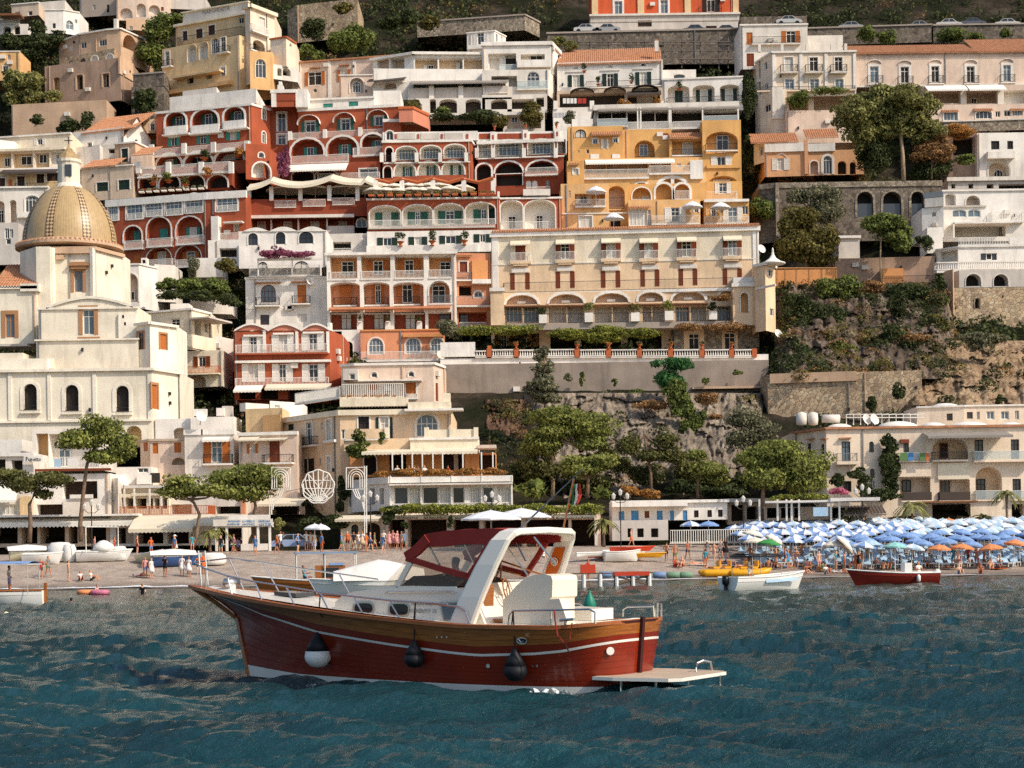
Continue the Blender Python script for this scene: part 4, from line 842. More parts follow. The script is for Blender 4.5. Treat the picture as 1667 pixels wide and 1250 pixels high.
 b.blk([(-40,0),(170,0)],430,750,159,'white2',D=6,cap=(.3,.3));b.log(-30,460,28,520,1.2,0,'dark');b.log(58,465,115,525,1.2,0,'dark');b.bx(120,442,218,474,-.6,-.5,'white','sign');sign_text(b,'Pupetto',170,447,470,-.62,'fr_dark',(132,208));b.awn(-40,600,98,670,1.2,'awn_white');b.win(-20,690,90,745,gl='curtain',bars=4);b.bx(100,650,160,745,-.3,0,'yellow','pilaster')
 b.blk([(-40,1),(110,1)],360,440,166,'white',D=5)
 b.done()
corner_house()
# ------------------------------------------------------------------ church with the majolica dome
def dome_mat():
 m=bpy.data.materials.new('majolica');m.use_nodes=True;MATS['majolica']=m
 n=m.node_tree.nodes;l=m.node_tree.links;bs=n['Principled BSDF'];bs.inputs['Roughness'].default_value=.38;bs.inputs['Specular IOR Level'].default_value=.45
 uv=n.new('ShaderNodeUVMap');mp=n.new('ShaderNodeMapping');mp.inputs['Scale'].default_value=(150,62,1);mp.inputs['Rotation'].default_value=(0,0,math.pi/4);l.new(uv.outputs[0],mp.inputs['Vector'])
 ck=n.new('ShaderNodeTexChecker');ck.inputs['Scale'].default_value=1;ck.inputs['Color1'].default_value=(*srgb('#b59a70'),1);ck.inputs['Color2'].default_value=(*srgb('#a58a60'),1);l.new(mp.outputs[0],ck.inputs['Vector'])
 geo=n.new('ShaderNodeNewGeometry');nz=n.new('ShaderNodeTexNoise');nz.inputs['Scale'].default_value=2.5;nz.inputs['Detail'].default_value=6;l.new(geo.outputs['Position'],nz.inputs['Vector'])
 mr=n.new('ShaderNodeMapRange');mr.inputs['To Min'].default_value=.7;mr.inputs['To Max'].default_value=1.3;l.new(nz.outputs['Fac'],mr.inputs['Value'])
 vm=n.new('ShaderNodeVectorMath');vm.operation='SCALE';l.new(ck.outputs['Color'],vm.inputs[0]);l.new(mr.outputs[0],vm.inputs['Scale']);l.new(vm.outputs[0],bs.inputs['Base Color'])
 m2=bpy.data.materials.new('majolica_band');m2 .use_nodes=True;MATS['majolica_band']=m2
 n=m2 .node_tree.nodes;l=m2 .node_tree.links;bs=n['Principled BSDF'];bs.inputs['Roughness'].default_value=.4
 uv=n.new('ShaderNodeUVMap');mp=n.new('ShaderNodeMapping');mp.inputs['Scale'].default_value=(3,22,1);mp.inputs['Rotation'].default_value=(0,0,math.pi/4);l.new(uv.outputs[0],mp.inputs['Vector'])
 ck=n.new('ShaderNodeTexChecker');ck.inputs['Scale'].default_value=1;ck.inputs['Color1'].default_value=(*srgb('#5d4431'),1);ck.inputs['Color2'].default_value=(*srgb('#c2a67c'),1);l.new(mp.outputs[0],ck.inputs['Vector']);l.new(ck.outputs['Color'],bs.inputs['Base Color'])
dome_mat()
def uv_shell(name,fn,nu,nv,u0,u1,material):
 V=[];Q=[];UV=[]
 for j in range(nv+1):
  for i in range(nu+1):V.append(fn(u0+(u1-u0)*i/nu,j/nv))
 for j in range(nv):
  for i in range(nu):
   a=j*(nu+1)+i;Q.append((a,a+1,a+nu+2,a+nu+1));UV+=[(i/nu,j/nv),((i+1)/nu,j/nv),((i+1)/nu,(j+1)/nv),(i/nu,(j+1)/nv)]
 me=bpy.data.meshes.new(name);me.from_pydata(V,[],Q);me.materials.append(MATS[material]);ul=me.uv_layers.new(name='UVMap');ul.data.foreach_set('uv',np.array(UV,dtype=np.float32).ravel())
 me.polygons.foreach_set('use_smooth',np.ones(len(Q),bool));return me
def church():
 b=Bld('church','cream church with ribbed yellow tiled dome and lantern','church','B1')
 Y=186
 b.blk([(185,4.5),(330,0),(605,0),(792,5)],405,830,Y,'church',D=4,cap=(.35,.3),capm='oldwall2')
 b.win(478,555,535,695,gl='glassblue',fr='fr_stone',tr='fr_stone',tw=.32,rec=.4);b.bx(455,500,558,545,-.35,.0,'fr_stone','pediment');b.bx(440,512,572,524,-.5,.0,'fr_stone','pediment_cap');b.bx(330,420,600,445,-.4,0,'oldwall2','frieze');b.bx(600,410,618,800,-.25,.1,'church2','pilaster');b.bx(318,410,338,800,-.25,.1,'church2','pilaster');b.bx(360,455,412,485,-.3,0,'oldwall2','corbel')
 root=b.root
 cx,_=C('B1',452,0);c=P(cx,400,Y+5.2);c0=P(C('B1',452,0)[0],C('B1',0,398)[1],Y+5.2);zt=P(cx,C('B1',0,22)[1],Y+5.2).z;r=298/3.969/F*(Y+5.2);h=zt-c0 .z
 def prof(t):return r*(1-t**2.15)**.55*(1-.02*t)+.9*t**6
 def fn(rad):
  def g(u,t):
   t=t*.985;a=u;R_=prof(t)+rad;return(c0 .x+R_*math.cos(a),c0 .y+R_*math.sin(a),c0 .z+h*t)
  return g
 b.q.append(('dome',uv_shell('dome',fn(0),64,26,0,2*math.pi,'majolica'),IDENT,[('rib',uv_shell('rib',fn(.07),4,24,a-.085,a+.085,'majolica_band'),IDENT)for a in[R(-100+45*k)for k in range(8)]]))
 mb=MB();mb.lathe([(r+.1,-.7),(r+.75,-.55),(r+.75,-.25),(r+.5,0),(r*.97,.15)],c0,'oldwall2',40)
 for k in range(72):
  a=2*math.pi*k/72;x,y=c0 .x+(r+.6)*math.cos(a),c0 .y+(r+.6)*math.sin(a);mb.box(x-.13,x+.13,y-.13,y+.13,c0 .z-.3,c0 .z-.08,'tile')
 b.q.append(('dome_cornice',mb.mesh('cornice'),IDENT,None))
 q=Vector((c0 .x,c0 .y,zt));s_=(Y+5.2)/F/3.969;mb=MB();mb.lathe([(95*s_,-.3),(80*s_,.2),(72*s_,.4),(70*s_,150*s_),(78*s_,160*s_),(78*s_,178*s_),(70*s_,180*s_)],q,'church',16);lant=mb.mesh('lantern')
 mb=MB();mb.lathe([(72*s_,180*s_),(52*s_,215*s_),(20*s_,245*s_),(6*s_,262*s_),(.05,285*s_)],q,'majolica',8);cap=mb.mesh('cap')
 mb=MB();mb.tube([q+Vector((0,0,255*s_)),q+Vector((0,0,330*s_))],.06,'iron');mb.tube([q+Vector((-.45,0,305*s_)),q+Vector((.45,0,305*s_))],.05,'iron');cross=mb.mesh('cross');mb=MB();x=q+Vector((.15,-71*s_,0));mb.box(x.x-.25,x.x+.45,x.y-.05,x.y+.2,q.z+60*s_,q.z+135*s_,'glass2');wn=mb.mesh('window')
 b.q.append(('lantern',lant,IDENT,[('lantern_cap',cap,IDENT),('cross',cross,IDENT),('window',wn,IDENT)]))
 b.blk([(-60,1),(238,1)],660,1030,183,'church',D=6,cap=(.3,.3),capm='church2');b.tiles(-60,520,236,662,6,.3,'tile');b.win(36,840,95,990,gl='glassblue',fr='fr_stone',tr='fr_stone',tw=.42);b.bx(-60,1030,175,1045,-1.5,0,'greyw','ledge');b.bx(130,640,250,690,-.3,.5,'church2','flank')
 b.blk([(130,3),(235,0),(325,0)],405,800,184.5,'church',D=2)
 b.blk([(248,0),(888,0)],795,1005,180,'church',D=7,cap=(.2,.2),capm='church2');f=b.fac[0];mb=MB()
 _,q0,q1,z0,z1=b.rect(300,732,860,796);n=24;pts=[]
 for i in range(n+1):
  t=i/n;u=abs(2*t-1);pts.append((q0+(q1-q0)*t,z0+(z1-z0)*(1-u)**1.1*(2-(1-u))))
 for s_ in(.0,.5):mb.poly([f.pt(a,s_,z)for a,z in pts],'church')
 for(a,z),(d,e)in zip(pts,pts[1:]):f2=[f.pt(a,-.2,z+.15),f.pt(d,-.2,e+.15),f.pt(d,.6,e+.15),f.pt(a,.6,z+.15)];mb.poly(f2,'church2');mb.poly([f.pt(a,-.2,z-.12),f.pt(d,-.2,e-.12),f.pt(d,-.2,e+.15),f.pt(a,-.2,z+.15)],'church2')
 b.q.append(('gable',mb.mesh('gable'),IDENT,None));b.win(534,808,608,970,gl='glassblue',fr='fr_white',tr='fr_stone',tw=.42,rec=.35);b.bx(765,835,880,1002,-.25,.0,'church2','pilaster');b.bx(500,985,642,1000,-.4,0,'fr_stone','sill')
 b.blk([(235,0),(893,0)],1000,1200,178.5,'church',D=5,cap=(.15,.25),capm='church2')
 b.blk([(885,0),(970,-1.2),(1140,2)],895,1190,179,'church2',D=6,cap=(.25,.3),capm='church2');b.win(890,955,930,1068,gl='glass2',fr='fr_stone',tr='fr_stone',tw=.15);b.win(1034,968,1075,1068,sh='sh_orange',so=False,fr='fr_stone',tr='fr_stone',tw=.2)
 b.blk([(-60,0),(150,0)],1090,1200,177,'church',D=5);b.bx(135,1125,340,1190,-.3,.2,'church2','parapet');b.wins([(95,1140,118,1185)],bars=0)
 b.crop='C1';b.blk([(-50,0),(775,0),(915,4.5)],2,400,175,'church',D=8,cap=(.25,.35),capm='church2')
 for x0,x1,y in((120,188,77),(331,400,82),(589,656,86)):b.win(x0,y,x1,y+132,arch=1,fr='fr_dark',gl='dark',tr='church2',tw=.35,bars=2,rec=.5);b.bal(x0,y+110,x1,y+132,.05,'iron',slab=None,sides=False);b.bx(x0-16,y+140,x1+16,y+150,-.3,0,'church2','sill')
 b.win(772,82,800,205,sh='sh_orange',so=False,fr='fr_stone',tr='fr_stone',tw=.25);b.bx(-50,262,770,272,-.25,0,'church2','string_course')
 for x in(50,250,480,760):b.bx(x-9,25,x+9,262,-.12,0,'church2','pilaster')
 b.log(640,290,720,400,1.5,.9,'yellow')
 b.blk([(-50,0),(240,0)],-50,10,176,'church2',D=6);b.blk([(-50,1),(60,1)],-50,-5,178,'salmon',D=4)
 b.done()
church()
def church_neighbours():
 b=Bld('house','white chapel house with pink niche and bell gable behind the church','house','B1')
 b.blk([(785,0),(900,0),(1015,3)],512,800,207,'white',D=6,cap=(.15,.15));b.log(790,575,892,760,1.2,1,'pink','white',.15);b.win(828,690,872,752,d=1.1,fr='fr_white',gl='dark');b.blk([(912,1),(948,1)],475,520,207,'white',D=1.2);b.log(918,485,940,510,.4,.9,'dark');b.blk([(1000,2),(1130,3)],520,760,208,'white2',D=5);b.bx(905,560,990,745,-.5,.1,'white2','buttress')
 b.done()
 b=Bld('house','cream flat roofed house with dark terrace and striped awning beside the church','house','B1')
 b.blk([(885,3),(1240,0),(1360,4)],810,1075,196,'cream',D=8,cap=(.2,.2),capm='white');b.win(1105,868,1162,945,gl='dark',fr='fr_white');b.log(1258,870,1300,1000,1.5,0,'dark');b.win(1322,895,1345,960,gl='dark');b.bx(1190,1015,1232,1042,-.5,0,'white','air_unit');b.bx(1350,870,1500,880,-2.5,0,'greyw','awning');b.blk([(1390,2),(1515,6)],990,1200,194,'white2',D=6);b.bal(1245,985,1395,1062,.6,'wall',m='cream',slab='cream')
 b.blk([(1135,1),(1440,0)],1075,1310,192,'cream',D=6);b.win(1280,1110,1330,1180,sh='sh_brown',sw=.5);b.bal(1160,1175,1410,1220,.9,'white',m='terracotta',slab='cream');b.log(1170,1230,1330,1310,1.2,.5,'pink',None)
 b.blk([(1100,0),(1220,0)],770,812,199,'white',D=2.5);b.blk([(1230,2),(1500,4)],745,835,204,'white2',D=4)
 b.done()
church_neighbours()
# ------------------------------------------------------------------ upper town
def upper_left():
 b=Bld('villa','small white cubic villa with arched blue window high on the dark slope','villa','A1')
 b.blk([(290,0),(410,0),(512,1.5)],60,215,270,'white',D=6,cap=(.15,.15));b.win(425,132,474,190,arch=1,gl='glassblue',tr='white');b.win(340,150,360,182,fr='fr_dark');b.win(483,125,500,150,gl='glass2');b.blk([(75,1),(250,0)],20,105,273,'beige',D=5,cap=(.15,.15));b.win(95,75,130,100,bars=0);b.win(180,70,210,100,bars=0)
 b.blk([(235,1),(420,0)],8,65,276,'white2',D=5);b.blk([(0,0),(180,0)],155,225,266,'white2',D=6);b.bx(0,85,130,98,-2,.2,'wood','pergola_roof');b.bal(0,120,130,155,.2,'white',slab=None);b.log(90,165,130,222,1,.5,'dark');b.log(20,170,70,222,1,.5,'dark')
 b.done()
 b=Bld('house','grey stone house with one small window at the top edge','house','A1')
 b.blk([(515,0),(752,-1)],-60,105,281,'slabgrey',D=6);b.win(690,30,706,80,gl='dark',fr='fr_dark');b.win(600,30,616,60,gl='dark');b.done()
 b=Bld('house','beige house with three blind arches above the dark green tree','house','A1')
 b.blk([(752,0),(945,0),(1085,1)],-60,130,278,'pink',D=6,cap=(.15,.2));b.log(772,52,856,125,.8,1,'white2');b.log(880,22,942,110,.8,1,'white2');b.log(962,32,1035,95,.8,1,'white2');b.win(1040,45,1058,70,sh='sh_brown',so=False);b.blk([(1085,1),(1330,2)],-20,60,280,'greyw',D=5);b.blk([(815,0),(950,1)],120,195,272,'oldwall2',D=3);b.win(836,168,858,195);b.done()
 b=Bld('tower_house','round fronted stone house with crumbling brown lower storey','house','A1')
 b.blk([(380,6),(520,2),(690,0),(780,-.5),(930,5)],195,405,259,'oldwall2',D=6,cap=(.2,.25));b.wins([(396,302,412,346),(450,286,474,330)],fr='fr_white');b.win(522,270,558,312,bars=1);b.win(640,254,690,296,bars=2);b.log(792,228,884,322,2.5,1,'oldwall','oldwall2',.3)
 b.bx(735,120,755,195,.5,1.2,'white2','chimney')
 b.blk([(385,5),(740,0)],345,420,257.5,'rubble_warm',D=4);b.wins([(515,376,556,408),(440,390,482,415)],arch=1,fr='fr_brown');b.wins([(590,360,634,402),(686,350,734,396)],arch=1,fr='fr_white',gl='curtain',tr='white')
 b.blk([(290,4),(780,0),(862,4)],395,670,254,'oldwall',D=6);b.log(346,500,386,585,.8,.3,'ochre2');b.log(495,482,537,578,1,.4,'dark','oldwall2',.2);b.log(664,475,706,562,1,0,'dark','oldwall2',.2);b.win(672,480,690,555,d=.9,gl='curtain',bars=0);b.bx(775,385,862,500,-.15,.1,'oldwall2','patch')
 b.done()
 b=Bld('retaining_wall','rough pale retaining wall below the crumbling tower house','wall','A1');b.blk([(75,2),(690,0)],660,860,249,'oldwall2',D=4);b.done()
 b=Bld('retaining_wall','dark stone terrace wall between the tower house and the yellow palazzo','wall','A1');b.blk([(860,1),(1060,0)],470,560,252,'rubble_dark',D=4,cap=(.2,.15),capm='slabgrey');b.blk([(850,2),(1060,2)],560,780,250,'rubble_dark',D=4);b.done()
 b=Bld('house','small yellow house with arched window at the left edge','house','A1');b.blk([(-60,0),(127,0)],330,520,256,'ochre2',D=6,cap=(.12,.12));b.win(48,350,68,386,arch=1);b.win(18,428,54,468,tr='white');b.done()
 b=Bld('palazzo','tall yellow palazzo with lettered attic and iron balconies','house','A1')
 b.blk([(1050,6.5),(1550,0),(1665,3)],262,720,251,'yellow',D=8)
 b.win(1068,332,1096,420,tr='white',gl='dark');b.bal(1042,385,1104,425,.6,'iron');b.log(1210,288,1270,398,1,1,'white_in','yellow',.12);b.log(1286,270,1346,382,1,1,'white_in','yellow',.12);b.win(1364,246,1415,346,arch=1,gl='glass2',bars=3);b.win(1427,242,1458,332,gl='dark',tr='white');b.bal(1395,295,1470,335,.7,'iron');b.win(1066,522,1096,575,tr='white');b.win(1427,432,1456,490,tr='white',gl='glassblue');b.bx(1110,470,1415,482,-1.2,0,'yellow','stair_slab');b.bx(1015,555,1485,580,-1.0,.0,'ochre2','terrace_edge')
 b.log(1205,490,1250,540,.8,0,'dark');b.log(1330,480,1370,510,.8,0,'beige');b.wins([(1030,645,1056,690),(1200,600,1238,650),(1390,585,1418,620)],tr='white')
 b.blk([(1135,6),(1612,0),(1720,3)],110,270,255,'yellow',D=7,cap=(.35,.4),capm='cream');b.wins([(1180,200,1212,262),(1266,186,1310,246),(1346,162,1390,225)],tr='white',fr='fr_brown',gl='dark');b.win(1540,110,1575,152,gl='dark',sh=None);b.bal(1140,205,1560,262,1.2,'iron',slab='yellow')
 b.blk([(1180,5),(1605,0)],45,112,256,'white2',D=1.5,cap=(.15,.3),capm='cream');sign_text(b,'MARGHERITA',1395,52,78,-.05,'slabgrey',(1305,1480))
 for x in(1140,1158):pass
 b.crop='A2'
 b.blk([(0,-.5),(32,-1.5),(188,3)],52,560,252.5,'apricot',D=8,cap=(.5,.5),capm='cream');b.win(86,112,124,205,gl='curtain',tr='white');b.bal(45,168,155,212,.7,'white');b.log(48,262,122,335,1.2,.5,'dark');b.bal(36,298,130,330,.5,'iron')
 b.blk([(28,0),(175,1)],332,580,248,'ochre2',D=5);b.win(62,382,130,502,arch=1,gl='glass2',tr='yellow',bars=2)
 b.blk([(160,1),(262,0),(322,3)],238,430,250,'apricot',D=5,cap=(.2,.2),capm='terracotta');b.win(283,280,298,302,arch=1,bars=0);b.blk([(178,1),(335,3)],425,520,248.5,'white2',D=4)
 for x0,x1 in((205,232),(240,290)):b.log(x0,440,x1,490,1.5,.8,'dark')
 b.done()
 b=Bld('house','white gabled house with long tiled roof and round window','house','A1')
 b.blk([(462,3),(800,0)],838,1000,240,'white',D=6);b.tiles(520,762,880,845,5.5,.2);b.blk([(800,0),(972,3)],895,1010,239.6,'white',D=6);f=b.fac[0];_,q0,q1,z0,z1=b.rect(800,762,972,896);mb=MB()
 for s_ in(0,5):mb.poly([f.pt(q0,s_,z0),f.pt(q1,s_,z0),f.pt((q0+q1)/2,s_,z1)],'white')
 for a,c in((q0,z0),(q1,z0)):mb.poly([f.pt(a,-.25,c),f.pt((q0+q1)/2,-.25,z1+.1),f.pt((q0+q1)/2,5,z1+.1),f.pt(a,5,c)],'tile')
 b.q.append(('gable',mb.mesh('gable'),IDENT,None));b.win(873,900,890,920,bars=0);b.blk([(462,2),(800,0)],940,1030,238,'white2',D=3);b.win(565,922,594,950,bars=0)if 0 else None;b.log(700,960,745,990,.8,0,'dark')
 b.blk([(925,1),(1005,1)],770,860,243,'peach',D=4);b.win(972,800,1000,845,tr='white')
 b.done()
 b=Bld('house','narrow beige house with dark green shutter beside the dome lantern','house','A1')
 b.blk([(742,1),(875,0),(965,4)],915,1100,235,'oldwall2',D=6,cap=(.2,.2));b.win(786,960,828,1046,sh='sh_dkgreen',so=False,tr='white2');b.blk([(480,2),(645,0)],945,1080,237,'white',D=5);b.win(565,920,594,950);b.blk([(525,2),(860,0)],1075,1290,231,'beige',D=6,cap=(.15,.2));b.wins([(625,1178,700,1235),(766,1162,838,1225)],sh='sh_dkgreen',so=False,tr='white2');b.tiles(525,1035,745,1078,3,.3);b.tiles(850,958,990,1000,3,.3);b.blk([(848,1),(985,1)],1000,1090,234,'pink',D=4);b.win(575,1195,590,1215,bars=0);b.bx(610,1150,720,1158,-.5,0,'white2','hood')
 b.done()
 b=Bld('apartment_house','long cream apartment house with yellow recessed bays at the left edge','house','A1')
 b.blk([(-60,1),(415,0),(470,3)],962,1110,232,'apricot',D=7,cap=(.3,.5),capm='cream')
 for x0,x1,a,c,y in((-40,72,30,68,1018),(82,212,136,210,1008),(225,318,254,306,996)):b.log(x0,985,x1,1085,1,0,'yellow');b.win(a,y,c,y+60,d=.9,sh=None,gl='dark',fr='fr_white')
 b.log(325,975,410,1060,1,0,'white_in');b.win(366,1000,384,1035,d=.9,gl='dark');b.bx(-60,1085,400,1098,-1.0,0,'white','slab')
 b.blk([(-60,0),(400,0)],1098,1250,230,'yellow',D=6);b.wins([(-30,1150,34,1242),(112,1138,160,1210),(236,1122,286,1180),(302,1115,375,1170)],gl='dark',fr='fr_brown',tr='white');b.awn(20,1095,380,1112,1.6,'awn_dark');b.bx(55,1160,75,1200,-.2,0,'terracotta','wall_lamp');b.bal(90,1180,390,1228,.8,'iron',slab='white')
 b.blk([(0,2),(455,0)],870,970,236,'cream',D=5,cap=(.2,.2));b.win(240,895,275,935,sh='sh_white');b.blk([(-60,0),(95,2)],905,970,234,'white',D=4);b.bal(300,935,430,960,.4,'white',slab=None)
 b.crop='B1';b.blk([(-60,0),(310,0)],15,280,227,'white2',D=6,cap=(.2,.25));b.log(62,100,106,245,1.2,.9,'pink');b.log(-50,105,30,250,1.2,.7,'pink');b.win(162,72,252,180,arch=.6,bars=3,tr='white',gl='glass2');b.win(-10,165,28,250,d=1.1,gl='dark');b.bal(110,180,310,205,.8,'wall',slab='white');b.blk([(-60,0),(120,0)],250,520,223,'greyw',D=5);b.wins([(30,285,60,350),(62,290,85,345)]);b.win(38,350,70,388,bars=0)
 b.done()
upper_left()
def upper_mid():
 b=Bld('hotel','pale pink hotel with brown shutters and arched niche under a tiled eave','hotel','A2')
 b.blk([(340,3),(965,0)],378,650,254,'pink',D=8,cap=(.2,.3),capm='tile');b.win(404,464,490,550,sh='sh_orange',so=True,sw=.5,gl='dark');b.win(612,450,655,525,sh='sh_orange',gl='curtain');b.bx(412,432,480,438,-.4,0,'tile','hood');b.bx(600,415,668,421,-.4,0,'tile','hood');b.win(436,572,460,596,arch=1,bars=0)
 for x in(350,540,702):b.bx(x-9,390,x+9,640,-.12,0,'white','pilaster')
 b.blk([(605,0),(822,0)],482,640,251.5,'pink',D=3,cap=(.15,.15));b.log(672,502,762,602,.8,.9,'greyw','white',.12);b.win(690,525,745,600,d=.7,arch=.9,bars=2,gl='glass2');b.blk([(300,2),(345,2)],530,640,252,'white2',D=4)
 b.done()
 b=Bld('hotel','long white terraced hotel with peach top gallery and striped grey awnings','hotel','A2')
 b.blk([(820,2),(1085,-1),(1680,0)],340,475,252,'white',D=7,cap=(.35,.5));
 for x0,x1 in((850,925),(935,1025),(1095,1240),(1250,1402),(1410,1560),(1575,1640)):b.log(x0,372,x1,470,1.6,0,'peach')
 b.wins([(985,435,1020,468),(1178,420,1215,468),(1385,402,1402,455),(1526,388,1556,438)],d=1.5,gl='dark',sh=None);b.bx(1150,420,1172,468,1.35,1.5,'white','shutter_leaf');b.bx(1358,402,1384,455,1.35,1.5,'white','shutter_leaf')
 b.bal(825,445,1640,520,.8,'wall',slab='white',th=.3)
 b.blk([(820,1),(1065,0),(1700,0)],520,640,250,'white',D=5);b.log(895,528,975,575,1,.9,'pink','white',.1)
 for x0,x1 in((1085,1195),(1215,1380),(1400,1540),(1560,1680)):b.log(x0,535,x1,620,1.6,0,'greyw')
 b.awn(1070,520,1690,532,1.8,'awn_grey');b.awn(800,505,1040,518,1.6,'awn_dark',.1);b.bal(1045,565,1690,632,.6,'wall',m='greyw',slab='white')
 for x in(1200,1390,1550):b.bx(x-16,555,x+16,635,-.9,-.3,'white','rail_pier')
 b.blk([(1100,0),(1720,0)],632,760,247.5,'white2',D=4)
 for x0,x1 in((1190,1230),(1250,1365),(1420,1520),(1585,1690)):b.log(x0,640,x1,730,1.5,.4,'awn_dark')
 b.blk([(1430,1),(1608,0),(1680,3)],200,345,258,'white',D=5,cap=(.15,.15));b.win(1496,210,1540,295,gl='glass2',sh='sh_white');b.wins([(1615,220,1630,270),(1648,235,1660,280)]);b.bal(1430,285,1610,305,.6,'wall',slab='white')
 b.crop='A3'
 b.blk([(-60,0),(385,0),(442,5)],272,470,251,'white',D=7,cap=(.5,.3));b.log(-20,345,160,455,1.5,0,'white_in');b.win(68,378,160,455,d=1.4,fr='fr_dark',gl='dark');b.bal(45,415,165,455,.3,'glass');b.log(190,350,345,410,1.2,0,'white_in');b.win(250,358,330,408,d=1.1,gl='dark');b.bal(165,385,385,425,.8,'wall',slab='white')
 b.blk([(-60,0),(370,0),(420,5)],450,620,249.5,'white2',D=5);b.win(228,462,310,560,arch=.8,bars=2,gl='glass2');b.log(0,490,165,560,1.5,0,'greyw');b.bal(-40,555,105,595,.5,'wall',m='greyw',slab='white');b.bal(165,520,365,572,.5,'glass',slab='white')
 b.blk([(-60,0),(360,0)],610,730,247.5,'white2',D=4);b.log(-40,640,275,705,2,0,'awn_dark');b.log(290,630,340,690,1,0,'dark')
 b.blk([(75,0),(345,0)],720,860,243,'white2',D=4);b.log(100,740,320,830,1.5,0,'pink');b.win(130,755,170,795,d=1.4)
 b.done()
 b=Bld('house','white house with wide red tiled roof, oval vents and dark green shutters','house','A3')
 b.blk([(425,1),(1108,0)],395,590,251,'white',D=8);b.tiles(425,318,1100,408,7,.4);b.bx(1055,262,1080,330,.5,1.2,'white2','chimney');b.bx(1060,250,1075,264,.6,1.1,'tile','chimney_cap')
 for x,y in((545,437),(765,428),(980,417)):b.win(x-18,y-11,x+18,y+11,arch=1,bars=0)
 for x0,x1,y,g in((522,570,484,'curtain'),(745,790,475,'dark'),(958,1005,465,'curtain')):b.win(x0,y,x1,y+92,sh='sh_dkgreen',sw=.62,gl=g);b.bx(x0-40,y-26,x1+40,y-20,-.15,0,'white2','hood')
 b.bal(610,518,1100,556,.9,'iron',slab='white');b.bx(425,555,1105,578,-.5,0,'white','terrace_edge')
 b.blk([(425,1),(1105,0)],575,720,249.5,'beige',D=5);b.log(440,600,860,690,2,0,'awn_dark');b.log(880,605,1090,690,2,0,'awn_dark');b.win(940,620,1045,688,d=1.9,gl='curtain',bars=4)
 b.arc_awn(510,578,665,618,1.5,'awn_dark');b.arc_awn(725,570,870,612,1.5,'awn_dark');b.arc_awn(905,560,1080,600,1.5,'awn_dark');b.awn(880,588,1095,606,1.8,'awn_dark')
 b.blk([(400,0),(1110,0)],690,850,246.5,'white',D=4)
 for x in(415,650,870,1100):b.bx(x-14,650,x+14,705,-.2,.5,'white','pier')
 b.done()
 b=Bld('house','white house with three arched bays and dark green doors beside the cypress slope','house','A3')
 b.blk([(1105,1),(1625,0)],500,720,249,'white',D=7,cap=(.2,.15));
 for x0,x1 in((1140,1280),(1300,1442),(1476,1602)):b.log(x0,552-(x0-1140)*.02,x1,662,1.2,.35,'white_in')
 b.win(1185,586,1236,660,d=1.1,sh='sh_dkgreen',so=False);b.win(1348,580,1398,656,d=1.1,sh='sh_dkgreen',gl='curtain');b.win(1510,572,1560,650,d=1.1,sh='sh_dkgreen',gl='curtain');b.bal(1130,622,1620,660,.3,'iron',slab='white');b.blk([(1108,1),(1322,1)],450,510,252,'white',D=5);b.win(1175,478,1252,508,arch=.3,gl='glass2',bars=0);b.bx(1105,470,1130,510,-.4,.3,'white','pier')
 b.done()
 b=Bld('palazzo','orange red palazzo with cream pilasters above the road','house','A3')
 b.blk([(645,0),(1598,0)],-120,92,276,'red2',D=9);
 for x,w in((668,40),(965,42),(1268,40),(1578,36)):b.bx(x-w/2,-120,x+w/2,92,-.2,.05,'yellow','pilaster')
 b.win(795,12,845,102,gl='glassblue',tr='white',tw=.3)if 0 else b.win(795,8,845,90,gl='glassblue',tr='white',tw=.3);b.win(1092,0,1140,88,gl='glassblue',tr='white',tw=.3);b.win(1392,-30,1445,75,sh='sh_dark',gl='dark',sw=.7);b.bal(1340,40,1490,80,.7,'iron')
 b.blk([(640,0),(1602,0)],88,210,275.5,'greyw',D=8,cap=(.3,.3),capm='white2');b.wins([(946,132,1036,172),(1386,166,1456,204)],gl='dark',fr='fr_brown');b.bx(640,135,1600,140,-.06,0,'slabgrey','groove')
 b.done()
upper_mid()
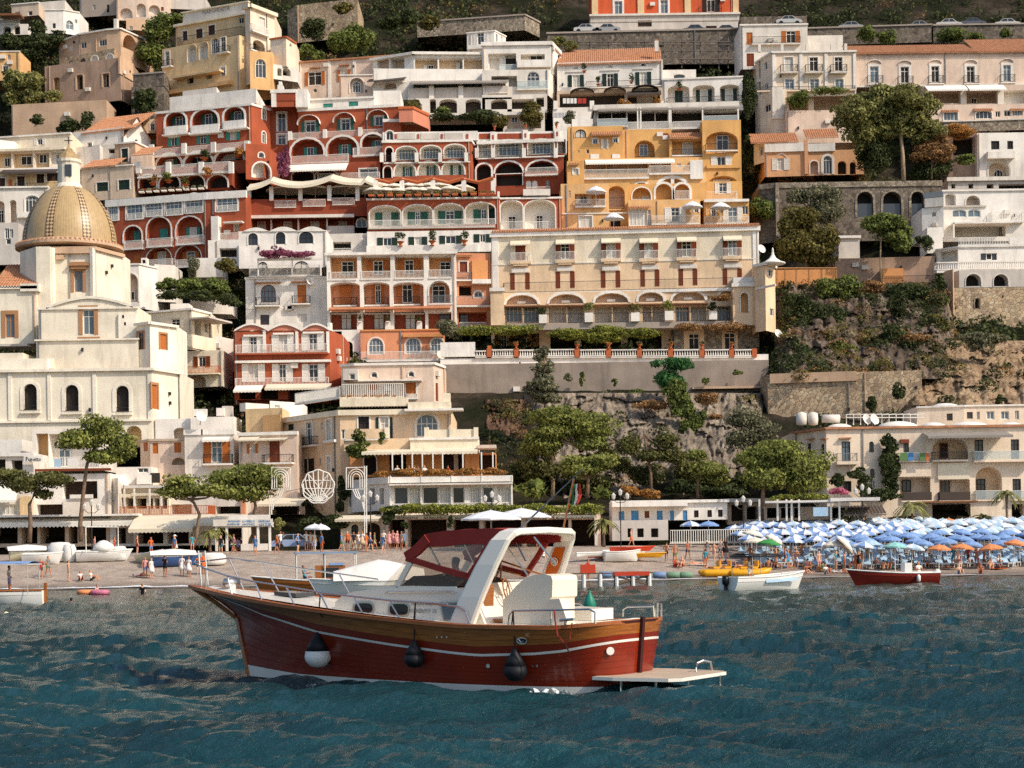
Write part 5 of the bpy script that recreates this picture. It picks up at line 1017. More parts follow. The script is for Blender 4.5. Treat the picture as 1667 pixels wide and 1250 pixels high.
def roads():
 b=Bld('retaining_wall','long grey stone wall carrying the upper road under the orange palazzo','wall','A3');b.blk([(360,1),(1600,0)],195,420,268,'rubble_dark',D=6,cap=(.25,.2),capm='slabgrey');b.done()
 b=Bld('retaining_wall','pale block wall curving below the dark hillside at the top','wall','A3');b.blk([(-480,3),(215,0),(310,4)],112,215,270,'rubble',D=5,cap=(.2,.2),capm='slabgrey');b.done()
 b=Bld('retaining_wall','warm stone bastion on the dark slope above the hedge','wall','A2');b.blk([(270,4),(330,1),(725,-2)],15,260,275,'rubble_warm',D=5);b.done()
 b=Bld('road_wall','low grey parapet wall along the upper road with parked cars','wall','A4');b.blk([(395,1),(1130,0)],150,255,261,'rubble_dark',D=3,cap=(.2,.2),capm='slabgrey');b.blk([(1140,0),(1760,0)],138,250,261,'rubble_dark',D=3,cap=(.2,.2),capm='slabgrey');b.blk([(20,2),(405,2)],95,150,264,'rubble_dark',D=3);b.done()
 L=P(*C('A3',1080,440),262);r=empty('pergola',L,'long weathered timber pergola below the upper road wall','pergola');
 def q(x,y,Y):return P(*C('A3',x,y),Y)
 for i,x in enumerate((560,635,755,870,990,1110,1230,1350,1470,1530)):
  mb=MB();mb.tube([q(x,330 if x<1100 else 440,262),q(x,240,262)],.11,'wood_old',5);put('post',mb.mesh('post'),r)
 for y0,x0,x1 in((270,560,1540),(288,560,1540),(328,1110,1545),(382,1200,1600),(412,1200,1600)):
  mb=MB();mb.tube([q(x0,y0,261.8),q(x1,y0,261.8)],.09,'wood_old',5);put('beam',mb.mesh('beam'),r)
 for x in range(1205,1590,48):
  mb=MB();mb.tube([q(x,380,261.7),q(x+48,412,261.7)],.05,'wood_old',4);mb.tube([q(x,412,261.7),q(x+48,380,261.7)],.05,'wood_old',4);put('lattice',mb.mesh('lattice'),r)
mat('wood_old','#6d6158',rough=.9,var=.25,scale=3)
roads()
def upper_right():
 b=Bld('house','white corner house with orange shutters at the top of the right hand slope','house','A4')
 b.blk([(20,0),(410,0)],140,400,252,'white2',D=7,cap=(.2,.2));b.win(54,188,90,260,sh='sh_orange',so=False);b.win(285,180,340,248,sh='sh_orange',gl='dark');b.win(55,310,98,385,sh='sh_brown',so=False);b.bal(85,210,370,250,.6,'iron',slab='white2');b.blk([(400,2),(615,2)],205,300,254,'white2',D=4);b.done()
 b=Bld('hotel','cream hotel with white pilasters, iron balconies and a vine pergola','hotel','A4')
 b.blk([(115,5),(205,0),(690,0)],298,560,246,'apricot',D=8,cap=(.25,.3));b.wins([(160,360,178,402),(164,482,184,518)],tr='white');
 for x in(215,372,518,684):b.bx(x-9,310,x+9,520,-.15,0,'white','pilaster')
 for x0,x1,g in((275,325,'curtain'),(420,470,'dark'),(566,612,'dark')):b.win(x0,332,x1,412,gl=g,tr='white');b.bal(x0-22,372,x1+30,415,.8,'iron');b.win(x0+3,460,x1+6,518,gl='glassblue',tr='white')
 b.bal(115,500,690,522,.6,'iron',slab='apricot');b.blk([(135,3),(215,0),(290,0)],520,800,244.5,'apricot',D=5);b.win(160,605,195,650,gl='dark');b.bx(205,505,270,690,-.2,.3,'white2','arch_pier')
 b.blk([(285,0),(700,0)],640,830,243,'pink',D=5);b.blk([(285,2),(690,2)],520,650,246,'apricot',D=4);b.log(300,540,410,640,1.6,0,'beige');b.log(445,540,680,640,1.6,0,'beige');b.bx(415,530,445,642,-1,.1,'apricot','pier');b.win(322,705,356,752,tr='white',gl='glassblue');b.log(448,690,560,752,1,0,'oldwall');b.bal(285,720,450,765,.3,'iron',slab=None);b.bx(440,680,575,690,-.8,0,'tile','canopy')
 for x in(130,262,408,553,632):b.bx(x-8,252,x+8,300,-.1,.4,'white2','parapet_pier')
 b.done()
 b=Bld('hotel','long pinkish hotel with pantiled roof and five balcony doors','hotel','A4')
 b.blk([(690,0),(1760,0)],300,500,247,'pink',D=8,cap=(.15,.2),capm='tile');b.tiles(650,262,1390,306,5,.5);b.tiles(1385,228,1760,300,6,.5)
 for x0,x1,y,g in((772,822,386,'glassblue'),(950,998,388,'dark'),(1128,1174,384,'dark'),(1333,1380,385,'dark'),(1546,1590,378,'glassblue')):
  b.win(x0,y,x1,y+94,gl=g,tr='white',tw=.3,arch=0);b.arc_awn(x0-14,y-38,x1+14,y-14,.2,'white');b.bal(x0-14,y+52,x1+30,y+98,.8,'iron')
 b.bx(690,488,1760,498,-.5,0,'white2','string_course')
 b.blk([(1080,0),(1760,0)],495,620,245,'pink',D=5);b.log(1120,528,1300,600,2,0,'beige');b.log(1335,528,1515,600,2,0,'beige');b.log(1550,525,1680,605,1.4,0,'white_in');b.awn(1088,498,1322,520,1.8,'awn_white');b.awn(1330,495,1545,518,1.8,'awn_white');b.win(1358,570,1392,602,d=1.9,gl='dark');b.bx(1300,525,1330,605,-.6,.1,'white2','pier');b.bx(1515,500,1545,605,-.6,.1,'white2','pier')
 b.blk([(1080,0),(1760,0)],605,720,243,'pink',D=4);b.win(1200,648,1282,700,gl='glassblue',tr='white',bars=3);b.win(1386,640,1480,690,arch=.4,gl='glass2',tr='white',bars=3);b.wins([(1500,645,1530,680),(1550,640,1590,675)],gl='dark');b.win(1600,640,1660,672,gl='glassblue',bars=3);b.tiles(1190,636,1290,648,.3,.4);b.tiles(1375,628,1490,640,.3,.4);b.tiles(1590,628,1680,640,.3,.4)
 b.blk([(1200,1),(1760,0)],695,760,240,'rubble',D=4,cap=(.15,.15),capm='white2');b.done()
 b=Bld('house','orange house with tiled roof and arched doors behind the stone arcade wall','house','A4')
 b.blk([(160,1),(735,0)],875,1020,237,'palorange',D=7);b.win(233,920,272,988,sh='sh_white',so=True,sw=.7,gl='glass');b.arc_awn(228,890,285,925,.1,'white');b.win(500,905,552,1012,arch=1,tr='white',tw=.3,bars=2);b.log(425,935,470,1012,.8,.8,'beige','white',.15);b.log(585,935,635,1012,.8,.8,'dark');b.log(655,940,690,1012,.8,.8,'dark')
 b.bx(160,830,415,880,-.25,.3,'white','parapet');b.bx(415,832,570,878,-.25,.3,'white','parapet');b.bx(392,808,412,1010,-.3,.0,'palorange','pilaster');b.tiles(80,775,360,828,5,.3);b.tiles(400,750,590,800,4,.3);b.blk([(100,2),(165,0)],830,950,238,'white2',D=5);b.win(130,848,152,905);b.done()
 b=Bld('house','white house with grey arch under a flowering balcony at the right edge','house','A4')
 b.blk([(1395,0),(1760,0)],770,1040,239,'white',D=6);b.wins([(1476,818,1524,868),(1570,818,1604,866)],gl='dark',fr='fr_dark');b.bal(1455,880,1615,912,.9,'wall',slab='white');b.log(1462,935,1580,1030,1.6,.8,'beige','greyw',.25);b.win(1490,985,1545,1028,d=1.5,arch=1,gl='dark',bars=2);b.blk([(1335,1),(1560,1)],735,790,241,'white',D=5);b.log(1410,750,1470,770,.5,0,'oldwall');b.bx(1575,680,1585,760,-.3,0,'white','post');b.blk([(1225,1),(1400,0)],780,1040,240,'oldwall',D=5);b.log(1255,800,1370,900,1.5,0,'dark');b.done()
 b=Bld('terrace_wall','white beamed terrace wall under the flowering house','wall','A4');b.blk([(1225,0),(1760,0)],1030,1120,233,'greyw',D=5,cap=(.5,.4),capm='white2');
 for x0,x1 in((1245,1268),(1345,1372),(1450,1490),(1520,1700)):b.log(x0,1068,x1,1095,1.5,0,'dark')
 b.done()
 b=Bld('retaining_wall','dark rubble arcade wall with glazed stone arches','wall','B4');b.blk([(130,1),(225,0),(1190,0)],-14,330,229,'rubble_dark',D=7,cap=(.7,.15),capm='rubble')
 for x0,x1 in((698,790),(848,954),(1012,1085)):b.log(x0,42,x1,190,1.4,.95,'dark','rubble',.3);b.bx(x0,112,x1,190,.4,.5,'glass2','glazing')
 b.bx(225,-10,245,320,-.4,0,'rubble','buttress');b.done()
 b=Bld('retaining_wall','brown terrace wall with low shed behind the round crowned tree','wall','B4');b.blk([(560,1),(1150,0)],425,600,218,'oldwall',D=6);b.blk([(590,1),(712,1)],300,430,222,'greyw',D=5,cap=(.3,.3));b.blk([(845,0),(965,0)],488,580,216.5,'orange',D=2);b.bal(845,530,1150,575,.2,'iron',slab=None);b.done()
 b=Bld('retaining_wall','orange washed wall behind the bamboo pergola posts','wall','B4');b.blk([(215,0),(578,0)],495,600,217,'orange',D=4);b.done()
 r=empty('pergola',P(*C('B4',400,590),214.5),'bamboo pole pergola beside the cream hotel tower','pergola')
 for x in(232,280,345,418,492,575):
  mb=MB();mb.tube([P(*C('B4',x,592),214.5),P(*C('B4',x,488),214.5)],.13,'bamboo',5);put('pole',mb.mesh('pole'),r)
 mb=MB();mb.tube([P(*C('B4',215,488),214.4),P(*C('B4',580,488),214.4)],.11,'bamboo',5);put('beam',mb.mesh('beam'),r)
 b=Bld('villa','white terraced villa with long balustrade on a stone base at the right edge','villa','B4')
 b.blk([(1195,0),(1760,0)],30,330,222,'white',D=7,cap=(.2,.2));b.log(1330,65,1410,125,.8,.9,'pink','white',.15);b.bal(1330,85,1410,125,.1,'iron',slab=None);b.log(1210,55,1270,122,.8,.4,'greyw');b.bx(1195,122,1450,132,-.2,0,'greyw','string_course');b.win(1250,145,1332,190,arch=.4,gl='glassblue',bars=1);b.win(1340,145,1414,190,arch=.4,gl='glassblue',bars=1);b.bal(1475,160,1667,215,.8,'thick',slab='white');b.log(1255,235,1560,305,2,0,'white_in');b.win(1520,250,1540,305,d=1.9,gl='dark');b.bx(1255,218,1600,226,-2.2,.2,'white','pergola_beam');b.bx(1256,222,1264,310,-2.2,-2.0,'white','pergola_post')
 b.blk([(1075,1),(1200,0)],135,310,220,'white',D=6);b.win(1130,160,1156,188,arch=.6);b.bx(1132,222,1158,242,-.4,0,'greyw','air_unit');b.bx(1082,45,1195,75,.2,1.0,'greymetal','water_tank');b.bx(1090,78,1200,130,-.2,.2,'white2','solar_panel');b.blk([(1105,0),(1195,0)],250,400,218.5,'white',D=4)
 b.blk([(1160,1),(1285,-1),(1760,-1)],358,500,217,'white',D=7,cap=(.15,.2));b.bal(1285,308,1580,350,.2,'thick',slab='white');b.bal(1580,308,1760,350,.2,'wall',slab='white');b.log(1175,385,1280,450,1.2,0,'white_in');b.log(1415,400,1510,440,.4,0,'glass2');b.win(1445,402,1480,440,d=.3,gl='dark',bars=0);b.bal(1160,448,1760,494,1.4,'balu',slab='white',th=.35)
 b.blk([(1200,2),(1290,-1),(1760,-1)],498,600,214.5,'greyw',D=8);b.log(1328,520,1418,592,1.5,.95,'dark','white2',.1);b.log(1490,522,1575,592,1.5,.95,'dark','white2',.1)
 b.blk([(1190,2),(1250,0),(1760,0)],598,920,213.5,'rubble_warm',D=8);b.log(1382,662,1408,722,.8,.9,'dark','rubble',.15);b.log(1540,645,1548,662,.5,0,'dark');b.bx(1195,500,1255,780,-.15,0,'oldwall2','render_patch')
 b.done()
mat('bamboo','#a5764a',rough=.6,var=.2,scale=4)
upper_right()
def beach_hotel():
 b=Bld('hotel','pale peach beach hotel with roof domes and ivy column behind the umbrellas','hotel','C4')
 Y=166
 b.blk([(315,6),(480,0),(1600,0)],308,830,Y,'apricot',D=9,cap=(.2,.3),capm='tile');b.wins([(375,400,396,462),(450,405,466,470)],fr='fr_dark',gl='glass2');b.bx(366,374,396,380,-.4,0,'tile','hood');b.bx(440,374,470,380,-.4,0,'tile','hood');b.bx(552,368,612,375,-.4,0,'tile','hood')
 b.win(560,390,606,496,gl='glassblue',fr='fr_dark');b.bal(535,452,648,496,.8,'iron',m='greymetal',slab='apricot',th=.3);b.win(707,390,732,448,arch=.9,fr='fr_dark',gl='glass2');b.win(712,536,736,584,arch=.9,fr='fr_dark',gl='glass2');b.win(568,602,612,660,fr='fr_dark',gl='dark');b.win(716,600,736,640)
 b.win(890,400,920,448,fr='fr_dark',gl='glass2');b.bx(876,378,922,398,-.3,0,'sh_brown','blind');b.log(1045,365,1235,485,1.5,.7,'peach');b.win(1085,398,1128,480,d=1.4,fr='fr_brown',gl='dark');b.wins([(1272,380,1318,486),(1466,378,1510,484)],fr='fr_dark',gl='glass2')
 b.bal(868,448,1028,492,1.0,'glass',slab='apricot');b.bal(1045,445,1238,488,.6,'iron',slab='apricot');b.bal(1270,440,1600,490,.9,'glass',slab='apricot');b.awn(990,342,1440,360,2.4,'awn_grey')
 b.log(872,585,1035,705,1.6,0,'apricot');b.win(882,598,930,660,d=1.5,fr='fr_dark',gl='glass2');b.bx(1075,505,1245,592,-.2,0,'awn_cream','roller_blind');b.log(1082,595,1246,705,1.6,0,'apricot');b.win(1090,595,1138,690,d=1.5,fr='fr_brown',gl='glass2');b.log(1276,525,1418,700,1.5,.9,'peach');b.win(1282,590,1328,695,d=1.4,fr='fr_dark',gl='glass2');b.win(1475,590,1520,695,fr='fr_dark',gl='glass2')
 b.bal(880,662,1045,705,.2,'wall',m='awn_dark',slab='apricot');b.bal(1082,660,1248,705,.3,'wall',m='awn_dark',slab='apricot');b.bal(1276,652,1420,700,.3,'glass',slab='apricot');b.bal(1470,652,1600,698,.5,'glass',slab='apricot')
 b.bx(980,708,1290,718,-2.5,0,'wood','canopy');b.log(1045,725,1250,800,2,0,'darkbrown');b.log(1470,725,1536,800,1.5,0,'dark');b.bx(862,505,1040,578,-.6,0,'apricot','balcony_front')
 b.blk([(965,1),(1215,0),(1600,0)],195,315,Y+7,'apricot',D=6,cap=(.15,.15));b.wins([(1122,240,1154,278),(1230,232,1262,268)],gl='glass2',fr='fr_brown');b.wins([(1335,228,1378,272),(1412,228,1456,272),(1488,225,1510,272)],gl='glassblue');b.win(1284,230,1300,272)
 for x0,x1,y0,y1 in((475,620,280,310),(745,970,268,306),(975,1120,272,304),(1125,1345,270,304),(1390,1530,272,302),(1035,1190,170,198)):
  a=P(*C('C4',x0,y1),Y+4+(6 if y0<200 else 0));c=P(*C('C4',x1,y1),Y+4+(6 if y0<200 else 0));h=(y1-y0)/3.289*(Y+4)/F;r=(c.x-a.x)/2;mb=MB();mb.lathe([(r,0),(r*.96,h*.3),(r*.8,h*.62),(r*.5,h*.88),(r*.2,h*.99),(.05,h)],Vector(((a.x+c.x)/2,a.y,a.z-.3)),'white',20);b.q.append(('roof_dome',mb.mesh('dome',True),IDENT,None))
 for x in(345,405):
  a=P(*C('C4',x,305),Y+3);mb=MB();mb.lathe([(.1,0),(.5,.1),(.55,.6),(.5,1.2),(.1,1.35)],a,'white2',12);b.q.append(('water_tank',mb.mesh('tank',True),IDENT,None))
 mb=MB();mb.tube([P(*C('C4',455,268),Y+4),P(*C('C4',548,268),Y+4)],.42,'white2',10);b.q.append(('boiler',mb.mesh('boiler',True),IDENT,None))
 for i,x in enumerate(range(585,970,38)):
  mb=MB();mb.tube([P(*C('C4',x,302),Y+5),P(*C('C4',x,246),Y+5),P(*C('C4',x+38,244),Y+5)],.07,'white',5);mb.tube([P(*C('C4',x,262),Y+5),P(*C('C4',x+38,262),Y+5)],.05,'white',4);b.q.append(('roof_rail',mb.mesh('rail'),IDENT,None))
 b.done()
beach_hotel()
def rock_walls():
 b=Bld('retaining_wall','tall weathered grey retaining wall under the hotel balustrade','wall','C3')
 b.blk([(-330,0),(1710,0)],-40,240,198.3,'wall_grey',D=6);b.bx(1240,108,1710,122,-1,0,'oldwall2','ledge');b.done()
 b=Bld('retaining_wall','pale rubble retaining wall above the beach hotel roof','wall','C4');b.blk([(165,2),(640,0),(990,-1)],20,330,190,'rubble_warm',D=6);b.bx(175,20,640,72,-.25,0,'oldwall2','coping');b.done()
stucco('wall_grey','#94867a',stain=.7,var=.22)
rock_walls()
# ------------------------------------------------------------------ vegetation
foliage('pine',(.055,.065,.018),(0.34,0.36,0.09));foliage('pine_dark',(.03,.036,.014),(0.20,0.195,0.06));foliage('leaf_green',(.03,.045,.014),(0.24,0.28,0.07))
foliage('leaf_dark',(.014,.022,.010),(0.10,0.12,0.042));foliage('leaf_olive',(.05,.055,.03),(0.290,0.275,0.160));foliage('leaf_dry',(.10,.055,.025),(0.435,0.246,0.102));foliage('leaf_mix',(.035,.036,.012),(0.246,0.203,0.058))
foliage('leaf_plane',(.06,.07,.022),(0.36,0.34,0.115));foliage('flower_purple',(.12,.03,.06),(0.464,0.145,0.232));foliage('flower_pink',(.30,.05,.10),(0.800,0.290,0.406));foliage('flower_orange',(.16,.09,.03),(0.652,0.319,0.087));foliage('vine',(.05,.065,.012),(0.348,0.362,0.072));foliage('cypress_green',(.015,.05,.015),(0.087,0.246,0.072))
mat('bark','#7b6552',rough=.95,var=.3,scale=4,bump=.03,bscale=9);mat('bark_pale','#a89277',rough=.95,var=.3,scale=4,bump=.03)
def leaves(blobs,n,size,seed=0,up=.25,elong=1.6,inner=.72):
 """leaf quads spread over many small blobs; returns verts, quads"""
 r=np.random.default_rng(seed);B=np.array(blobs,dtype=float);A=(B[:,3]*B[:,4]+B[:,3]*B[:,5]+B[:,4]*B[:,5]);A/=A.sum()
 k=r.choice(len(B),size=n,p=A);d=r.normal(size=(n,3));d[:,2]+=up;d/=np.linalg.norm(d,axis=1)[:,None]
 rad=inner+(1.08-inner)*r.random(n)**.6;c=B[k,:3]+d*B[k,3:]*rad[:,None]
 nn=d+r.normal(size=(n,3))*.55;nn/=np.linalg.norm(nn,axis=1)[:,None];t=np.cross(nn,r.normal(size=(n,3)));t/=np.linalg.norm(t,axis=1)[:,None];s=np.cross(nn,t)
 L=size*(.6+.8*r.random(n))[:,None];W=L/elong
 V=np.stack([c-t*L*.5,c-s*W*.5+t*L*.05,c+t*L*.5,c+s*W*.5+t*L*.05],1).reshape(-1,3)
 return V,np.arange(4*n).reshape(-1,4)
def subblobs(e,n,k=.33,flat=.8,seed=0):
 r=np.random.default_rng(seed);out=[]
 for _ in range(n):
  d=r.normal(size=3);d/=np.linalg.norm(d);q=r.random()**.45*(1-k*.75);s=k*(.65+.7*r.random())
  out.append((e[0]+d[0]*e[3]*q,e[1]+d[1]*e[4]*q,e[2]+d[2]*e[5]*q,e[3]*s*1.15,e[4]*s*1.15,max(e[5]*s,e[3]*s*.35)*flat*1.15))
 return out
def ell(crop,x0,y0,x1,y1,Y,dr=1.0):
 a=P(*C(crop,x0,(y0+y1)/2),Y);b=P(*C(crop,x1,(y0+y1)/2),Y);t=P(*C(crop,(x0+x1)/2,y0),Y);d=P(*C(crop,(x0+x1)/2,y1),Y)
 rx=(b.x-a.x)/2*1.08;return((a.x+b.x)/2,Y,(t.z+d.z)/2,rx,rx*dr,(t.z-d.z)/2*1.08)
SEED=[100]
def plant(name,label,cat,crop,boxes,Y,m,dens=1.0,size=.3,n_sub=None,k=.33,flat=.8,trunk=None,tr=.22,bark='bark',group=None,dr=.8,limbs=5,part='crown',elong=1.6):
 """boxes: crown ellipses in crop px; trunk: list of crop px points from the ground up"""
 SEED[0]+=1;sd=SEED[0];E=[ell(crop,*b,Y,dr)for b in boxes];blobs=[]
 for i,e in enumerate(E):blobs+=subblobs(e,n_sub or max(10,int(24*(e[3]*e[5])**.5/1.6)),k,flat,sd*31+i)
 area=sum(e[3]*e[5]*math.pi for e in E);n=int(area*8.5*dens/(size*size/elong*.5))
 V,Q=leaves(blobs,n,size,sd,elong=elong);e=E[0]
 base=P(*C(crop,*trunk[0]),Y)if trunk else Vector((e[0],Y,min(x[2]-x[5]for x in E)))
 r=empty(name,base,label,cat,group);put(part,np_mesh(part,V,Q,m),r)
 if trunk:
  tp=[P(*C(crop,*p),Y)for p in trunk];mb=MB();N=len(tp);mb.tube(tp,[tr*.62*(1-.45*i/max(1,N-1))for i in range(N)],bark,8);rr=random.Random(sd)
  for _ in range(limbs):
   b=Vector(rr.choice(blobs)[:3]);s=tp[-1].lerp(tp[-2],rr.random()*.6);mid=s.lerp(b,.5)+Vector((0,0,-.25*(b-s).length*.3));mb.tube([s,mid,b],[tr*.42,tr*.28,tr*.1],bark,5)
  put('trunk',mb.mesh('trunk',True),r)
 return r
def pines():
 k=dict(flat=.6,k=.47,elong=1.6,size=.30,n_sub=26)
 plant('pine_tree','tall umbrella pine with leaning forked trunk in front of the church','tree','C1',[(300,300,520,430),(420,225,620,400),(540,310,700,500),(440,400,620,500)],151,'pine',trunk=[(412,880),(408,790),(425,620),(440,500),(455,440)],tr=.36,**k)
 plant('pine_tree','dark umbrella pine at the left edge over the shop awning','tree','C1',[(-60,500,140,590),(20,540,230,640),(150,510,365,610),(180,610,265,670)],150.5,'pine_dark',trunk=[(150,885),(155,780),(150,690),(175,640),(190,600)],tr=.34,**k)
 plant('pine_tree','low umbrella pine with bent trunk over the cream beach awning','tree','C1',[(835,530,1010,625),(805,590,960,665),(950,580,1165,660)],148.5,'pine',trunk=[(985,905),(1000,840),(1015,740),(985,680),(940,650)],tr=.3,**k)
 plant('pine_tree','bushy umbrella pine before the brown door balcony','tree','C1',[(1040,500,1290,620),(1170,455,1440,600),(1090,590,1360,680),(1290,540,1455,640)],152,'pine',trunk=[(1290,860),(1285,780),(1300,700),(1290,650)],tr=.32,**k)
 plant('pine_tree','largest pine in the grove below the retaining wall','tree','C3',[(240,210,560,380),(200,330,520,500),(420,270,760,450),(480,400,720,520),(190,430,420,560)],172,'pine',trunk=[(378,790),(382,640),(375,500),(400,400)],tr=.34,bark='bark_pale',**k)
 plant('pine_tree','small flat topped pine in front of the largest pine','tree','C3',[(400,530,600,640),(560,515,790,620),(430,590,700,660)],167,'pine',trunk=[(590,800),(595,720),(600,640)],tr=.36,**k)
 plant('pine_tree','thin dark pine with bare forked top in the middle of the grove','tree','C3',[(780,400,930,560),(900,480,1090,590),(1000,395,1160,500),(1040,480,1200,610)],170,'pine_dark',trunk=[(985,800),(982,640),(960,520),(940,380)],tr=.3,**k)
 plant('pine_tree','olive green pine leaning over the beach cabins','tree','C3',[(1200,490,1340,580),(1220,560,1450,680),(1330,600,1460,720)],166,'pine',trunk=[(1270,800),(1275,700),(1290,600)],tr=.25,**k)
 plant('pine_tree','broad dense pine beside the beach hotel','tree','C4',[(0,400,250,560),(90,365,380,520),(230,430,500,620),(20,520,300,660),(250,550,470,680)],160,'pine',trunk=[(132,830),(135,720),(140,640),(160,560)],tr=.4,**k)
 plant('pine_tree','grey green feathery pine behind the broad dense pine','tree','C4',[(-60,200,150,320),(20,260,220,400),(-80,310,120,440)],172,'leaf_olive',trunk=[(80,600),(75,400),(70,300)],tr=.25,dens=.7,**k)
 plant('conifer_tree','tall dry conifer leaning against the retaining wall','tree','C3',[(255,-150,370,-20),(230,-60,400,100),(195,40,420,180),(240,130,420,240)],183,'leaf_olive',trunk=[(330,300),(330,100),(325,-130)],tr=.2,size=.28,dens=.9,flat=.6,k=.3)
pines()
def trees():
 plant('plane_tree','large round plane tree rising above the stone arcade wall','tree','A4',[(700,490,1080,690),(540,570,860,760),(900,540,1195,740),(620,680,900,880),(980,660,1215,840),(800,640,1040,820)],229,'leaf_plane',trunk=[(968,1050),(962,900),(950,780),(930,700)],tr=.5,bark='bark_pale',size=.42,k=.26,limbs=9,dens=1.1)
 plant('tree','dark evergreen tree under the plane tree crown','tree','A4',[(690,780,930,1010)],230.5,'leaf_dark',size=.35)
 plant('tree','rusty orange leaved tree right of the plane tree trunk','tree','A4',[(1020,820,1240,950),(1090,760,1230,880)],229,'leaf_dry',size=.32,trunk=[(1130,1040),(1130,930)],tr=.2)
 plant('tree','dark shrubbery between plane tree and white terrace wall','tree','A4',[(960,920,1230,1050),(1180,850,1260,1030)],231,'leaf_dark',size=.35)
 plant('olive_tree','pale olive tree growing against the arcade wall','tree','B4',[(270,20,420,120),(400,0,600,130),(380,90,620,240)],224,'leaf_olive',trunk=[(450,330),(455,220),(470,150)],tr=.3,size=.3)
 plant('magnolia_tree','broad glossy brown green tree behind the bamboo pergola','tree','B4',[(230,115,470,300),(200,250,430,450),(380,230,600,420),(330,330,580,480)],218,'leaf_mix',trunk=[(400,500),(400,400),(410,300)],tr=.3,size=.36,dens=1.2)
 plant('tree','round crowned tree with bare trunk on the brown terrace','tree','B4',[(720,190,880,300),(790,170,1010,280),(880,240,1030,400),(800,250,960,340)],215,'leaf_green',trunk=[(835,570),(832,430),(835,340),(850,270)],tr=.2,bark='bark_pale',size=.34,limbs=8)
 plant('tree','dark shrub tree beside the white villa stairs','tree','B4',[(1040,280,1140,390)],217,'leaf_dark',size=.3)
 plant('tree','dense green bush hanging below the brown terrace','tree','B4',[(460,545,640,690),(560,530,745,700)],212,'leaf_green',size=.34);plant('tree','green bush on the slope beside the cream tower','tree','B4',[(400,850,560,1000),(480,870,660,1050)],206,'leaf_green',size=.32)
 plant('ivy','dark curtain of ivy covering the corner under the white villa','plant','B4',[(880,580,1190,700),(960,660,1180,850),(1140,500,1215,760)],212.4,'leaf_dark',size=.34,dr=.3,part='foliage');plant('tree','dark low thicket left of the ivy','tree','B4',[(260,620,380,800),(320,690,470,880),(690,720,780,800)],210,'leaf_dark',size=.34)
 plant('tree','dark green tree beside the lettered yellow palazzo','tree','A1',[(920,100,1120,300),(1000,70,1200,180),(880,260,1060,440)],262,'leaf_green',trunk=[(960,470),(970,380)],size=.4);plant('tree','sunlit green thicket left of the tower house','tree','A1',[(0,450,160,620),(110,470,290,600),(20,570,140,690),(270,580,400,670),(150,580,290,690)],254,'leaf_plane',size=.38)
 plant('tree','dark tree clump below the white cubic villa','tree','A1',[(0,220,180,330),(130,210,400,330),(180,120,300,240),(100,300,300,440),(330,180,420,230)],264,'leaf_dark',size=.42);plant('tree','dark shrubs on the pale retaining wall','tree','A1',[(360,760,510,860),(520,700,610,850),(180,740,290,800)],247,'leaf_dark',size=.34)
 plant('tree','dark shrubs in the gully beside the yellow palazzo','tree','A1',[(850,560,1010,720),(880,640,1000,760)],249.5,'leaf_dark',size=.36);plant('hedge','clipped boxy hedge above the pink hotel roof','plant','A2',[(530,200,700,350),(620,160,760,340),(700,170,830,330)],262,'leaf_green',size=.36,k=.4,part='foliage');plant('tree','round shrub at the left end of the clipped hedge','tree','A2',[(330,290,440,390),(420,320,520,390)],258,'leaf_green',size=.34)
 plant('tree','green grove of lemon trees beside the white chapel house','tree','B1',[(1010,580,1150,700),(1100,590,1320,740),(1280,600,1480,740)],205,'leaf_green',size=.3);plant('tree','dark bushes under the lemon grove','tree','B1',[(1010,680,1200,760),(1380,700,1570,800),(1180,680,1400,770)],203.5,'leaf_dark',size=.3)
 plant('agave','tall spiky cactus beside the red hotel wall','plant','B1',[(1200,450,1290,600)],213,'leaf_olive',size=.4,part='foliage',elong=4);plant('bush','yellow green bush below the white arched house','plant','B1',[(1400,470,1530,590)],212,'leaf_mix',size=.28,part='foliage')
 plant('creeper','bright green creeper palm sprawling over the retaining wall','plant','B3',[(1020,1130,1120,1180),(1090,1120,1290,1210),(1060,1180,1240,1330)],190,'cypress_green',size=.55,elong=4,part='foliage',k=.4);plant('creeper','green ivy hanging down the rock face','plant','C3',[(1060,60,1220,230),(1110,180,1260,320),(1230,240,1330,400),(1160,300,1290,470)],186,'leaf_green',size=.34,part='foliage',dr=.4)
 for i,(x0,y0,x1,y1,m,w)in enumerate(((880,190,1110,280,'leaf_dry','dry golden grass tuft on the rock ledge'),(1240,140,1400,230,'leaf_dry','orange dry scrub under the retaining wall ledge'),(1320,270,1420,320,'leaf_dry','small rusty scrub on the rock face'),(1310,410,1480,540,'leaf_dry','rusty red shrub low on the rock face'),(1050,650,1100,720,'flower_orange','orange bush beside the thin pine trunk'),(540,20,580,110,'leaf_green','narrow green weed on the retaining wall'),(735,60,775,110,'leaf_green','small green weed right of the narrow one'),(440,30,500,95,'leaf_olive','grey weed on the retaining wall'),(855,120,960,190,'leaf_green','cluster of weeds at the wall foot'),(1490,0,1560,40,'leaf_green','green tuft at the top right of the retaining wall'),(1300,50,1350,100,'leaf_green','pale green tuft on the wall beside the creeper'),(680,130,745,170,'leaf_olive','flat grey tuft at the wall foot'))):
  plant('wall_plant',w,'plant','C3',[(x0,y0,x1,y1)],197 if y1<200 else 188,m,size=.26,part='foliage',dens=.8)
